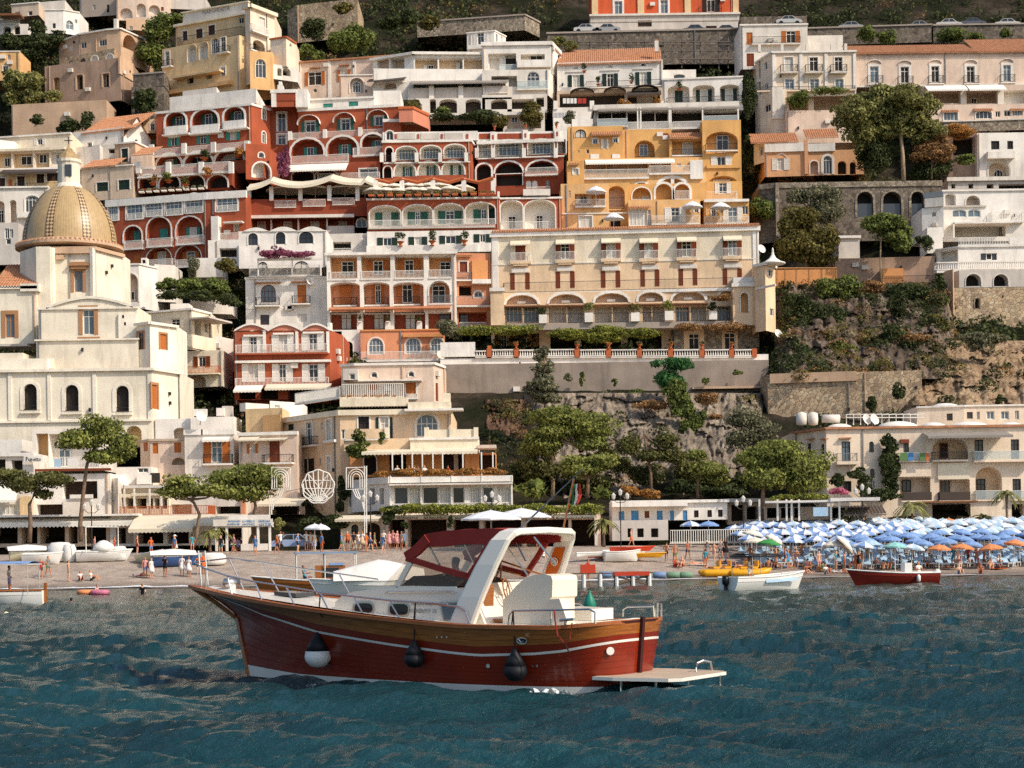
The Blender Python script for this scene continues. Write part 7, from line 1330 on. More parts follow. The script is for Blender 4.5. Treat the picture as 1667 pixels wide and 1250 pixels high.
 for x,y,dz in((283,245,0),(287,205,.02),(310,186,.05),(400,176,.07),(500,172,.05),(503,172,.055),(600,170,.07),(780,168,.05),(800,172,.02)):
  d,z=BL(*C('D2',x,y),bp);rowsb.append([BW(d,s*bp*(1 if abs(s)<1 else 1.0),z-(.0 if abs(s)<1 else .0)+dz*(1-s*s))for s in np.linspace(1,-1,9)])
 mb=MB();mb.grid(rowsb,'canvas_red');top=add('bimini',mb,None,True);strip('canvas_valance','D2',[(285,225),(400,215),(500,205),(640,200),(760,198)],[.26,.3,.28,.3,.26],'canvas_red',bp+.005,.015)
 W_=[(3.0,1.32,1.22,.56),(2.77,1.28,1.75,.53),(2.47,1.21,2.35,.48),(2.22,1.13,2.80,.42),(2.12,1.04,2.92,.38),(2.06,.9,2.965,.33),(2.02,0,2.99,.31)];W_=W_+[(d,-b,z,w)for d,b,z,w in W_[-2::-1]];rows=[]
 for i,(d,b,z,w)in enumerate(W_):
  a,c=W_[max(0,i-1)],W_[min(len(W_)-1,i+1)];t=Vector((c[1]-a[1],c[2]-a[2])).normalized();nb,nz=-t.y*.065,t.x*.065
  rows.append([BW(d+w*q*.5,b+nb*e,z+nz*e)for q,e in((1,.6),(.8,1),(-.8,1),(-1,.6),(-1,-.6),(-.8,-1),(.8,-1),(1,-.6))])
 mb=MB();mb.grid(rows,'gelcoat',closed=True,cap=True);add('arch',mb)
 mb=MB();rows=[]
 for d,b,z,w in((2.74,-1.262,1.82,.16),(2.52,-1.215,2.25,.3),(2.3,-1.15,2.66,.24)):rows.append([BW(d+w*.5,b+.08,z),BW(d-w*.5,b+.08,z)])
 mb.grid(rows,'orange_panel');inl=add('arch_inlay',mb)
 for k,m,e in((.085,'gelcoat',.085),(.062,'orange_panel',.09),(.045,'gelcoat',.095)):
  mb=MB();mb.poly([BW(2.45+k*math.cos(a),-1.165+e,2.38+k*math.sin(a))for a in np.linspace(0,6.28,17)[:-1]],m);add('emblem',mb,inl)
 for pts in(((780,262),(905,440)),((945,205),(1075,370))):strip('brace','D2',pts,.025,'steel',.9,.012,False)
 slabp('helm_seat','D2',[(752,755),(752,592),(790,560),(830,510),(880,465),(935,440),(1010,434),(1050,445),(1058,470),(1056,575),(1040,590),(1040,752)],.92,.05,'gelcoat_warm');slabp('coaming','D2',[(1040,590),(1100,585),(1150,725),(1140,750),(1040,755)],1.1,.9,'gelcoat_warm');slabp('companionway','D2',[(578,700),(640,500),(640,735),(600,735)],.8,.5,'varnish');slabp('helm_console','D2',[(640,735),(640,490),(720,485),(752,560),(752,735)],.1,-.9,'gelcoat_warm');slabp('bench','D2',[(1090,640),(1300,650),(1300,720),(1090,720)],-.3,-1.1,'gelcoat');slabp('cockpit_table','D2',[(660,712),(752,708),(752,728),(655,735)],.7,.1,'varnish')
 for x,y,r_,m,b in((690,600,.17,'gelcoat',.3),(775,530,.13,'varnish',.2)):
  d,z=BL(*C('D2',x,y),b);mb=MB();mb.tube([BW(d+.05*math.sin(a),b+r_*math.cos(a)*.75,z+r_*math.sin(a)*1.6)for a in np.linspace(0,6.283,21)],.018,m,6)
  for a in(0,2.1,4.2):mb.tube([BW(d,b,z),BW(d,b+r_*math.cos(a)*.75,z+r_*math.sin(a)*1.6)],.012,m,5)
  add('steering_wheel',mb)
 for pts in(((660,465),(740,350),(1000,440)),((740,350),(740,470)),((700,470),(735,400),(860,440))):mb=MB();mb.tube(pl('D2',pts,-.3),.02,'varnish',5);add('folded_frame',mb)
 slabp('dashboard','D2',[(120,505),(200,445),(330,440),(470,480),(470,510)],.85,-.85,'darkbrown');slabp('cushion','D2',[(320,440),(380,430),(440,440),(440,480),(320,470)],.5,-.5,'wood')
 def railpt(crop,x,y,sd):
  b=1.2*sd
  for _ in range(6):d,z=BL(*C(crop,x,y),b);b=sd*max(.05,sbr(min(1,max(.0,d/11.35)))-.13)
  return BW(d,b,z),d,b
 def rail(top,posts,sd,crop='D1',closed=False):
  mb=MB();T=[railpt(crop,x,y,sd)for x,y in top];mb.tube([t[0]for t in T],.02,'steel',6);o=add('rail',mb)
  for(x,y),dd in posts:
   p,d,b=railpt(crop,x,y,sd);d2=d+dd;u=min(1,max(0,d2/11.35));mb=MB();mb.tube([p,BW(d2,sd*max(.04,sbr(u)-.13),Zs(u))],.017,'steel',6);add('stanchion',mb,o)
 rail([(135,362),(210,400),(340,444),(510,480),(705,511),(910,545),(1120,571),(1340,595),(1500,606),(1700,618)],[((210,400),.05),((340,444),-.2),((510,480),-.25),((705,511),-.25),((910,545),-.25),((1120,571),-.25),((1340,595),-.25)],1)
 mb=MB();mb.tube(pl('D2',[(280,612),(480,634),(525,665),(552,742)],1.4),.02,'steel',6);add('rail',mb)
 rail([(130,362),(350,335),(560,362),(805,400),(1030,432),(1270,466)],[((350,335),-.3),((560,362),-.35),((805,400),-.35),((1030,432),-.3)],-1)
 mb=MB();mb.tube([BW(10.9,.1,1.94),BW(10.98,.1,2.7),BW(10.98,-.1,2.7),BW(10.9,-.1,1.94)],.02,'steel',6);add('pulpit',mb)
 for pts,b in(([(785,752),(790,690),(815,660),(1285,650),(1318,668),(1322,740)],1.48),([(1048,660),(1048,752)],1.48)):mb=MB();mb.tube(pl('D2',pts,b),.02,'steel',6);add('stern_rail',mb)
 for pts,b in(([(508,695),(512,650),(535,636),(698,632),(700,695)],-.9),([(705,700),(705,608),(745,618),(745,708)],-1.0),([(720,700),(722,612)],-.95),([(110,607),(240,615),(270,640),(300,712)],-1.3)):mb=MB();mb.tube(pl('D3',pts,b),.02,'steel',6);add('stern_rail',mb)
 mb=MB();mb.tube(pl('D3',[(120,718),(205,712)],1.45),.03,'steel',6);mb.tube(pl('D3',[(155,716),(152,748)],1.45),.025,'steel',6);add('cleat',mb)
 mb=MB();mb.tube(pl('D3',[(85,655),(90,720),(105,810),(150,868),(180,830),(195,735)],1.66),.016,'canvas_red',5);mb.tube(pl('D3',[(148,860),(165,890),(175,915)],1.66),.014,'rope',5);add('mooring_line',mb)
 for x,y,rx,rz,m1,m2,crop,rope in((900,945,.27,.5,'fender_white','fender_navy_and_shade','D1',(915,545)),(207,960,.2,.36,'fender_navy_and_shade','fender_navy_and_shade','D2',(213,605)),(830,1035,.22,.42,'fender_navy_and_shade','fender_navy_and_shade','D2',(815,660))):  # white fender's dark top is shade put into its colour; the others are navy
  b=1.75
  for _ in range(5):d,z=BL(*C(crop,x,y),b);b=max(.3,hull(min(1,max(0,d/9.3)),max(.2,z))[1]+rx*.9)
  c=BW(d,b,z);mb=MB();pr=[(.02,-rx*.8),(rx*.6,-rx*.66),(rx*.95,-rx*.25),(rx,0),(rx*.93,rz*.25)];mb.lathe(pr,c,m1,16);f_=add('fender',mb,None,True);mb=MB();mb.lathe([(rx*.93,rz*.25),(rx*.6,rz*.6),(rx*.22,rz*.92),(.05,rz)],c,m2,16);add('fender_top',mb,f_,True)
  p=railpt(crop,*rope,1)[0];mb=MB();mb.tube([c+Vector((0,0,rz)),p],.014,'rope',5);mb.tube([p,p+HX*.05+Vector((0,0,-.4)),p-HX*.06+Vector((0,0,-.5))],.013,'rope',5);add('fender_rope',mb,f_)
 for crop,x,y,w,h,m in(('D2',868,845,.12,.065,'steel'),('D2',868,845,.09,.045,'fender_navy_and_shade'),('D2',660,1000,.045,.04,'steel'),('D2',935,1000,.025,.025,'steel'),('D2',962,1000,.025,.025,'steel'),('D2',345,822,.018,.018,'steel'),('D2',375,822,.018,.018,'steel'),('D2',405,822,.018,.018,'steel')):
  b=1.6
  for _ in range(5):d,z=BL(*C(crop,x,y),b);b=hull(min(1,d/9.3),z)[1]+(.02 if m=='steel' else .03)
  mb=MB();mb.poly([BW(d+w*math.cos(a),b,z+h*math.sin(a))for a in np.linspace(0,6.28,15)[:-1]],m);add('vent' if w>.05 else 'fitting',mb)
 mb=MB();c=BL(*C('D2',868,845),1.62);mb.tube([BW(c[0]+.07-.14*t,1.68,c[1]+.028*math.sin(6.28*t))for t in np.linspace(0,1,9)],.012,'steel',5);add('vent_bar',mb)
 z0=.33;o=[(0.25,1.15),(-.2,1.2),(-1.25,1.05),(-1.42,.85),(-1.42,-.85),(-1.25,-1.05),(-.2,-1.2),(.25,-1.15)];mb=MB();mb.poly([BW(d,b,z0)for d,b in o],'teak_grey');mb.poly([BW(d,b,z0-.06)for d,b in o],'gelcoat')
 for a,c in zip(o,o[1:]+o[:1]):mb.poly([BW(*a,z0-.06),BW(*c,z0-.06),BW(*c,z0),BW(*a,z0)],'gelcoat')
 pf=add('swim_platform',mb)
 for d,b in((-.35,1.15),(-1.0,1.05),(-1.4,.6),(-1.42,-.6),(-1.2,-1.0)):mb=MB();mb.tube([BW(d,b,z0-.05),BW(d,b,.02),BW(d+.12,b*.9,-.1)],.025,'steel',6);add('platform_leg',mb,pf)
 mb=MB();mb.tube([BW(-.95,-.55,z0),BW(-.95,-.6,z0+.16),BW(-1.0,-.75,z0+.2),BW(-1.05,-.95,z0+.16),BW(-1.05,-1.0,z0)],.022,'steel',6);add('grab_handle',mb,pf)
 mb=MB();a=BW(*(lambda q:(q[0],.5,q[1]))(BL(845,862,.5)));e=BW(*(lambda q:(q[0],.5,q[1]))(BL(949,763,.5)));mb.tube([a,e],[.022,.008],'greymetal',5);add('antenna',mb)
 mb=MB();a=BW(*(lambda q:(q[0],-.6,q[1]))(BL(916,866,-.6)));e=BW(*(lambda q:(q[0],-.6,q[1]))(BL(934,780,-.6)));mb.tube([a,e],.02,'varnish',5);fs=add('flagstaff',mb)
 q=[BL(*C('C3',*p),-.6)for p in((508,720),(500,790),(492,850))];mb=MB()
 for k,m in enumerate(('flag_green','fr_white','flag_red')):
  pts=[]
  for j in range(5):
   t=j/4;d0,z0_=BL(*C('C3',510-22*t,712+130*t),-.6);wv=.035*math.sin(5*t+k);pts.append((d0,z0_,wv))
  rows=[[BW(d-.06*(k+e_),-.6+wv*(1+e_),z)for d,z,wv in pts]for e_ in(0,1)];mb.grid(rows,m)
 add('ensign',mb,fs)
 return root
paint('flag_green','#2f6b3c',rough=.9);paint('flag_red','#b0382c',rough=.9);mat('teak_grey','#b7a48e',rough=.7,var=.15,scale=3,stretch=(1,1,1))
BOAT=boat()
mat('foam','#e6e6e2',rough=.6,var=.1)
def lace_mat():
 m=bpy.data.materials.new('foam_lace');m.use_nodes=True;MATS['foam_lace']=m;n=m.node_tree.nodes;l=m.node_tree.links;bs=n['Principled BSDF'];bs.inputs['Base Color'].default_value=(.75,.77,.77,1);bs.inputs['Roughness'].default_value=.6
 g=n.new('ShaderNodeNewGeometry');z=n.new('ShaderNodeTexNoise');z.inputs['Scale'].default_value=8;z.inputs['Detail'].default_value=8;z.inputs['Roughness'].default_value=.7;z.inputs['Distortion'].default_value=1.2;l.new(g.outputs['Position'],z.inputs['Vector'])
 at=n.new('ShaderNodeAttribute');at.attribute_name='dens';a=n.new('ShaderNodeMath');a.operation='MULTIPLY_ADD';l.new(at.outputs['Fac'],a.inputs[0]);a.inputs[1].default_value=.5;l.new(z.outputs['Fac'],a.inputs[2]);r=n.new('ShaderNodeMapRange');r.inputs['From Min'].default_value=.74;r.inputs['From Max'].default_value=.86;l.new(a.outputs[0],r.inputs['Value'])
 t=n.new('ShaderNodeBsdfTransparent');mx=n.new('ShaderNodeMixShader');l.new(r.outputs[0],mx.inputs[0]);l.new(t.outputs[0],mx.inputs[1]);l.new(bs.outputs[0],mx.inputs[2]);l.new(mx.outputs[0],n['Material Output'].inputs['Surface'])
lace_mat()
def foam_patch(label,fn,nu,nv,dens,name='wake_foam',sea=True):
 V=np.array([tuple(fn(i/(nu-1),j/(nv-1)))for j in range(nv)for i in range(nu)]);D=[dens(i/(nu-1),j/(nv-1))for j in range(nv)for i in range(nu)]
 if sea:V[:,2]+=wave_h(V[:,0:1],V[:,1:2])[:,0]
 i=(np.arange(nv-1)[:,None]*nu+np.arange(nu-1)[None]).ravel();me=np_mesh(name,V,np.stack([i,i+1,i+nu+1,i+nu],-1),'foam_lace');me.attributes.new('dens','FLOAT','POINT').data.foreach_set('value',np.array(D,dtype=np.float32));me.polygons.foreach_set('use_smooth',np.ones(len(me.polygons),bool));tag(put(name,me),label,'foam',None,'stuff')
def on_water(d,b,up=.02):return BW(d,b,up)
foam_patch('white splash of wake beside the cruiser stern',lambda u,v:on_water(2.1-2.2*u,1.5+.5*v-.45*max(0,u-.6),.03+.22*math.sin(math.pi*v)*math.exp(-((u-.55)/.25)**2)*(.55+.3*math.sin(31*u+9*v)+.2*math.sin(70*u))),50,14,lambda u,v:math.sin(math.pi*v)*(.78*math.exp(-((u-.55)/.28)**2)+.1));foam_patch('thin foam trail drifting behind the swim platform',lambda u,v:on_water(-.4-2.6*u,1.6-3.4*v,.03),40,30,lambda u,v:.5*math.sin(math.pi*v)*math.sin(math.pi*u));foam_patch('foam line along the cruiser waterline',lambda u,v:on_water(1.8+7*u,(1.62-1.3*max(0,u-.5)**1.4)*1.0+.35*v-.12,.03),80,6,lambda u,v:.42*(1-v))
# ------------------------------------------------------------------ people
SKIN=[mat('skin%d'%i,c,rough=.6,var=.06)for i,c in enumerate(('#c98f6c','#b97a56','#d8a585','#a5684a'))];HAIR=[mat('hair%d'%i,c,rough=.7)for i,c in enumerate(('#2a1c14','#4a3020','#8a6a42','#1a1512','#9a9088'))]
CLOTH={k:mat('cloth_'+k,c,rough=.9,var=.1,scale=5)for k,c in dict(white='#e4dfd8',red='#a83a30',black='#1f1d20',navy='#27314f',blue='#4f7fae',pink='#d99a94',teal='#3d8f9a',grey='#7f7b78',orange='#d2662e',green='#5c7a4a',beige='#cbb393',lilac='#7d7796').items()}
def body_mesh(pose):
 k=('body',pose)
 if k in CACHE:return CACHE[k]
 J=dict(pelvis=(0,0,.95),waist=(0,0,1.10),chest=(0,.01,1.32),neck=(0,.0,1.47),jaw=(0,-.02,1.55),head=(0,0,1.64),crown=(0,.015,1.72));sd={}
 for s,n in((1,'l'),(-1,'r')):
  sd.update({'sho'+n:(s*.17,0,1.42),'elb'+n:(s*.24,.03,1.14),'wri'+n:(s*.25,-.05,.90),'han'+n:(s*.245,-.08,.80),'hip'+n:(s*.10,0,.92),'kne'+n:(s*.11,-.02,.50),'ank'+n:(s*.11,.03,.09),'toe'+n:(s*.12,-.13,.04)})
 J.update(sd)
 def mv(**q):J.update(q)
 if pose=='walk':mv(knel=(.1,-.14,.52),ankl=(.1,-.22,.11),toel=(.1,-.37,.06),kner=(-.1,.08,.5),ankr=(-.1,.28,.14),toer=(-.1,.17,.04),elbl=(.24,.12,1.15),wril=(.24,.16,.92),hanl=(.24,.15,.83),elbr=(-.24,-.06,1.15),wrir=(-.24,-.2,.98),hanr=(-.24,-.26,.9))
 if pose=='bent':mv(elbl=(.3,.05,1.18),wril=(.2,-.12,1.06),hanl=(.12,-.17,1.05),elbr=(-.31,.06,1.17),wrir=(-.2,-.1,1.06),hanr=(-.14,-.14,1.04),kner=(-.14,-.05,.5))
 if pose=='armup':mv(elbl=(.36,-.08,1.36),wril=(.2,-.18,1.56),hanl=(.12,-.18,1.63))
 if pose in('sit','chair'):
  h=.12 if pose=='sit' else .48
  for n in list(J):
   if n[:3]not in('kne','ank','toe'):x,y,z=J[n];J[n]=(x,y+.10*max(0,z-.95),z-.95+h)
  for s,n in((1,'l'),(-1,'r')):
   if pose=='sit':mv(**{'kne'+n:(s*.14,-.42,.46),'ank'+n:(s*.13,-.58,.10),'toe'+n:(s*.13,-.72,.05),'wri'+n:(s*.2,-.2,.4),'han'+n:(s*.17,-.3,.42),'elb'+n:(s*.25,-.02,.42)})
   else:mv(**{'kne'+n:(s*.13,-.42,.5),'ank'+n:(s*.13,-.40,.09),'toe'+n:(s*.13,-.55,.05),'wri'+n:(s*.2,-.3,.72),'han'+n:(s*.15,-.38,.75),'elb'+n:(s*.26,-.05,.72)})
 if pose=='lie':
  for n in J:x,y,z=J[n];J[n]=(x,(z-.95),.13+max(0,-y)*.6+(.04 if z>1.3 else 0))
  mv(kner=(-.11,-.38,.38),ankr=(-.11,-.62,.09),toer=(-.11,-.74,.06),elbl=(.4,.3,.09),wril=(.42,.5,.08),hanl=(.36,.58,.09))
 R_=dict(pelvis=.155,waist=.125,chest=.15,neck=.055,jaw=.075,head=.098,crown=.085);r2=dict(sho=.065,elb=.043,wri=.03,han=.04,hip=.09,kne=.058,ank=.038,toe=.038)
 N=list(J);E=[('pelvis','waist'),('waist','chest'),('chest','neck'),('neck','jaw'),('jaw','head'),('head','crown')]
 for n in 'lr':E+=[('chest','sho'+n),('sho'+n,'elb'+n),('elb'+n,'wri'+n),('wri'+n,'han'+n),('pelvis','hip'+n),('hip'+n,'kne'+n),('kne'+n,'ank'+n),('ank'+n,'toe'+n)]
 me=bpy.data.meshes.new('body');me.from_pydata([J[n]for n in N],[(N.index(a),N.index(b))for a,b in E],[]);o=bpy.data.objects.new('body',me);COL.objects.link(o)
 o.modifiers.new('s','SKIN');sv=me.skin_vertices[0].data
 for i,n in enumerate(N):r=R_.get(n)or r2[n[:3]];sv[i].radius=(r,r*(.72 if n in('pelvis','waist','chest')else 1));sv[i].use_root=n=='pelvis'
 m=o.modifiers.new('u','SUBSURF');m.levels=1;dg=bpy.context.evaluated_depsgraph_get();dg.update();res=bpy.data.meshes.new_from_object(o.evaluated_get(dg));bpy.data.objects.remove(o)
 segs=[(Vector(J[a]),Vector(J[b]),a,b)for a,b in E];mi=[]
 for p in res.polygons:
  c=p.center;best=None
  for a,b,na,nb in segs:
   t=max(0,min(1,(c-a).dot(b-a)/max(1e-6,(b-a).length_squared)));d=(c-a.lerp(b,t)).length/(R_.get(nb)or r2[nb[:3]])
   if best is None or d<best[0]:best=(d,na,nb,t)
  _,na,nb,t=best
  if nb in('head','crown'):g=3 if nb=='crown' or(c-Vector(J['head'])).dot(Vector(J['pelvis'])-Vector(J['pelvis'])+Vector((0,1,.25)))>.01 else 0
  elif nb in('waist','chest','neck')or na=='chest' or(na[:3]=='sho' and t<.5):g=1 if nb!='neck' or t<.7 else 0
  elif na=='pelvis' or(na[:3]=='hip' and t<.62):g=2
  else:g=0
  mi.append(g)
 res.materials.clear()
 for m in(SKIN[0],CLOTH['white'],CLOTH['navy'],HAIR[0]):res.materials.append(m)
 res.polygons.foreach_set('material_index',np.array(mi,dtype=np.int32));res.polygons.foreach_set('use_smooth',np.ones(len(res.polygons),bool));CACHE[k]=res;return res
def person(label,loc,pose='stand',rz=0.0,top='white',bot='navy',skin=0,hair=0,h=1.72,dress=None,hat=None,group=None):
 M=Matrix.Translation(loc)@Matrix.Rotation(rz,4,'Z')@Matrix.Scale(h/1.75,4);o=put('person',body_mesh(pose),None,M);tag(o,label,'person',group)
 for i,m in enumerate((SKIN[skin],CLOTH.get(top,SKIN[skin]),CLOTH.get(bot,SKIN[skin]),HAIR[hair])):o.material_slots[i].link='OBJECT';o.material_slots[i].material=m
 if dress:mb=MB();mb.lathe([(.30,.55),(.24,.8),(.17,1.02),(.135,1.14)],(0,0,0),CLOTH[dress],12);put('dress',mb.mesh('dress',True),o,M)
 if hat:mb=MB();mb.lathe([(.22,1.67),(.2,1.70),(.11,1.71),(.1,1.80),(.02,1.82)],(0,0,0),CLOTH[hat],12);put('sun_hat',mb.mesh('hat',True),o,M)
 return o
def gp(px,Y,z=None):
 a,b=ray(px,900);x=a*Y;return Vector((x,Y,beach_z(x,Y)+.02 if z is None else z))
FOLK=[('man in red shirt and black shorts standing at the waterline left',66,136,'bent',.4,'red','black'),('woman carrying a dark bag beside the man in red',78,136.5,'walk',1,'grey','green'),('tanned woman in bikini standing alone on the left beach',111,134.5,'stand',2,'skin','beige'),('child in white sitting near the tanned woman',130,134.6,'sit',.5,'white','black'),('man in white shirt reclining on the left shore',148,134.6,'sit',1.4,'white','black'),('man in pink top and pale blue shorts on the shore',236,135.5,'stand',.2,'pink','blue'),('person wrapped in a white towel near the pink shirt',246,135.3,'stand',1,'white','white','white'),('woman in dark swimsuit facing the town',268,135.8,'bent',2.6,'black','black'),('woman in white wrap left of the towel pair',296,136,'stand',3,'white','white','white'),('woman with pinned hair in long white towel',307,135.6,'stand',2.8,'white','white','white'),('man in orange vest behind the cruiser bow',323,136.5,'bent',.5,'orange','navy'),('woman in orange dress behind the cruiser bow',331,136.8,'stand',1,'orange','orange','orange'),('sunbather lying by the pink shirt man',228,136,'lie',1.2,'white','red'),('woman in white dress and sunhat on the promenade left',285,148,'walk',1.5,'white','white','white','white'),('man in orange shirt at the left of the promenade group',566,149,'stand',.2,'orange','black'),('man in black t-shirt in the promenade group',576,148.5,'walk',.3,'black','beige'),('woman in white dress in the promenade group',584,149.3,'stand',1,'white','white','white'),('woman in pale skirt at the right of the promenade group',590,148.8,'walk',-.6,'white','grey','beige'),('man in blue shirt pushing a stroller',603,147.5,'walk',1.5,'blue','navy'),('woman in olive top beside the stroller',610,147.8,'walk',1.4,'green','beige'),('woman in pink dress left of the bar entrance',634,150,'stand',.4,'pink','pink','pink'),('tall woman in pink at the bar entrance',640,150.3,'stand',-.4,'pink','pink','pink'),('girl in rose dress before the bar',647,149.8,'stand',1,'pink','pink','pink'),('woman in peach top right of the pink dresses',654,149.6,'bent',-1,'beige','pink'),('waiter in white by the small parasols',499,150,'bent',.6,'white','grey'),('man in white shirt between the small parasols',506,150.4,'stand',-.5,'white','beige'),('woman in white behind the small parasols',512,150.8,'stand',.9,'white','white'),('man in white shirt by the parked van',457,151,'armup',.5,'white','navy'),('man in white at the bar door',625,151.5,'stand',2.9,'white','black'),('waiter in black and white behind the cruiser arch',876,146.5,'stand',.1,'white','black'),('man in white sitting by the jetty',885,140,'chair',.6,'white','grey'),('man in dark red shirt standing on the jetty',957,131,'bent',1,'red','black'),('shirtless man bending at the terrace wall',1028,151,'walk',1.2,'skin','orange'),('sunbather sitting at the left of the seated pair',1098,139,'sit',.8,'red','red'),('sunbather sitting at the right of the seated pair',1110,139.2,'sit',-.5,'skin','red'),('woman in grey dress and hat crossing the beach',1151,143,'walk',-.4,'grey','grey','grey','beige'),('man in grey shirt with backpack on the beach',1173,145,'walk',.5,'grey','navy'),('woman in dark dress beside the man with backpack',1181,145.5,'walk',.4,'black','black','black'),('sunbather lying beside the pedal boats',1163,138.5,'lie',1.4,'red','red'),('sunbather lying behind the white motorboat',1186,139,'lie',-1.2,'black','black'),('man in purple swim shorts by the loungers',1288,142,'bent',.3,'skin','lilac'),('shirtless man by the left edge of the loungers',1305,143,'stand',1,'skin','grey'),('man in pink shorts standing at the shore',1333,137.5,'stand',.6,'skin','pink'),('couple member with arm raised behind the red boat',1392,136.4,'armup',-.7,'skin','orange'),('woman beside the person with raised arm',1397,136.2,'bent',2,'black','black'),('woman sitting up left of the pink shorts',1318,137.6,'sit',-.9,'skin','black'),('sunbather on a towel before the loungers',1308,135.6,'lie',1.5,'red','red'),('pale sunbather lying on a white towel',1365,135.6,'lie',1.4,'white','white'),('sunbather lying right of the white towel',1385,135.9,'lie',-1.4,'skin','navy'),('child crouching by the waterline',1344,135,'sit',.4,'white','blue'),('boy sitting at the water edge right',1561,133.6,'sit',.2,'skin','blue'),('man sitting at the water edge right',1596,134,'sit',-.3,'skin','black'),('woman with crossed legs under the orange umbrella',1480,138.4,'sit',.3,'black','black'),('man sitting under the blue umbrella',1512,138.8,'sit',-.5,'grey','navy'),('woman under the second orange umbrella',1556,138.6,'sit',.7,'teal','teal'),('man standing between orange umbrellas',1590,137.9,'bent',-.2,'skin','red'),('woman seated behind the orange umbrellas',1625,139.5,'sit',.4,'white','black'),('reader sitting left of the white parasol',1215,141,'sit',.6,'skin','black'),('woman lying by the green parasol',1232,140.4,'lie',1.2,'orange','orange'),('sunbather sitting in front of the green parasol',1262,139.6,'sit',-.6,'skin','navy'),('man lying left of the lounger rows',1278,140,'lie',-1.3,'skin','blue')]
for i,t in enumerate(FOLK):
 t=t+(None,)*(9-len(t));p=gp(t[1],t[2]);person(t[0],p,t[3],t[4],t[5],t[6],i%4,(i*3)%5,1.62+.16*((i*37)%10)/10,t[7],t[8])
for i,(px,py,w)in enumerate(((143,966,'bather with an inflatable ring by the left shore'),(158,962,'bather holding the pink float'),(232,968,'woman wading waist deep left of the cruiser bow'),(116,978,'swimmer with only the head showing'),(1452,936,'swimmer off the right hand shore'),(1660,934,'wader at the right edge'))):
 a,b=ray(px,py);Y=-CAMH/b;person(w,(a*Y,Y,(-1.42,-1.2,-.95,-1.5,-1.5,-1.0)[i]),'bent',i*1.3,('skin','pink','black','skin','skin','red')[i],'navy',i%4,i%4)
d,z=BL(*C('D2',462,345),.1);person('helmsman in a white shirt seen through the cruiser windshield',BW(d,.1,z-1.63),'bent',math.atan2(HX.y,HX.x)+math.pi/2,'white','navy',3,0)
# ------------------------------------------------------------------ umbrellas and loungers
mat('u_blue','#7c9ac6',rough=.85,var=.1);mat('u_white','#dfe0e2',rough=.85,var=.06);mat('u_sky','#a9c4d8',rough=.85);mat('u_orange','#d98a58',rough=.85,var=.1);mat('u_green','#3f8a4a',rough=.85);mat('u_cream','#e2d8c4',rough=.85);mat('u_aqua','#8fc4bd',rough=.85)
def umb_mesh(m1,m2,r=.95,h=.38,n=8):
 k=('umb',m1,m2,r,h)
 if k in CACHE:return CACHE[k]
 mb=MB()
 for i in range(n):
  m=m1 if i%2==0 else m2;a0,a1=2*math.pi*i/n,2*math.pi*(i+1)/n;am=(a0+a1)/2
  def p(a,q,z,s=1):return(r*q*math.cos(a)*s,r*q*math.sin(a)*s,z)
  mb.poly([p(a0,.03,h),p(a1,.03,h),p(a1,.55,h*.62),p(a0,.55,h*.62)],m);mb.poly([p(a0,.55,h*.62),p(a1,.55,h*.62),p(a1,1,.0),p(am,.955,.025),p(a0,1,0)],m);mb.poly([p(a0,1,0),p(am,.955,.025),p(a1,1,0),p(a1,1.0,-.13),p(am,.955,-.10),p(a0,1.0,-.13)],m2 if m1==m2 else m)
 pl=MB();pl.tube([(0,0,-2.0),(0,0,h+.08)],.03,'fr_white',6);CACHE[k]=(mb.mesh('canopy'),pl.mesh('pole'));return CACHE[k]
def umbrella(label,loc,m1,m2,r=.95,h=.38,rz=0,tilt=0,group=None,top=2.0,name='beach_umbrella'):
 c,p=umb_mesh(m1,m2,r,h);M=Matrix.Translation(Vector(loc)+Vector((0,0,top)))@Matrix.Rotation(tilt,4,'Y')@Matrix.Rotation(rz,4,'Z');o=put(name,None,None,Matrix.Translation(loc));tag(o,label,'umbrella',group);put('canopy',c,o,M);put('pole',p,o,M)
def lounger_mesh():
 fr=MB();fr.box(-.32,.32,-.95,.35,.28,.32,'fr_white');
 for x in(-.28,.28):
  for y in(-.85,.25):fr.box(x-.025,x+.025,y-.025,y+.025,0,.28,'fr_white')
 ma=MB();ma.box(-.29,.29,-.93,.33,.322,.36,'u_sky');bk=MB();bk.hexa([(-.3,.35,.32),(.3,.35,.32),(.3,.35,.36),(-.3,.35,.36),(-.3,.85,.72),(.3,.85,.72),(.3,.83,.76),(-.3,.83,.76)],'u_sky');return fr.mesh('frame'),ma.mesh('mattress'),bk.mesh('backrest')
LM=lounger_mesh()
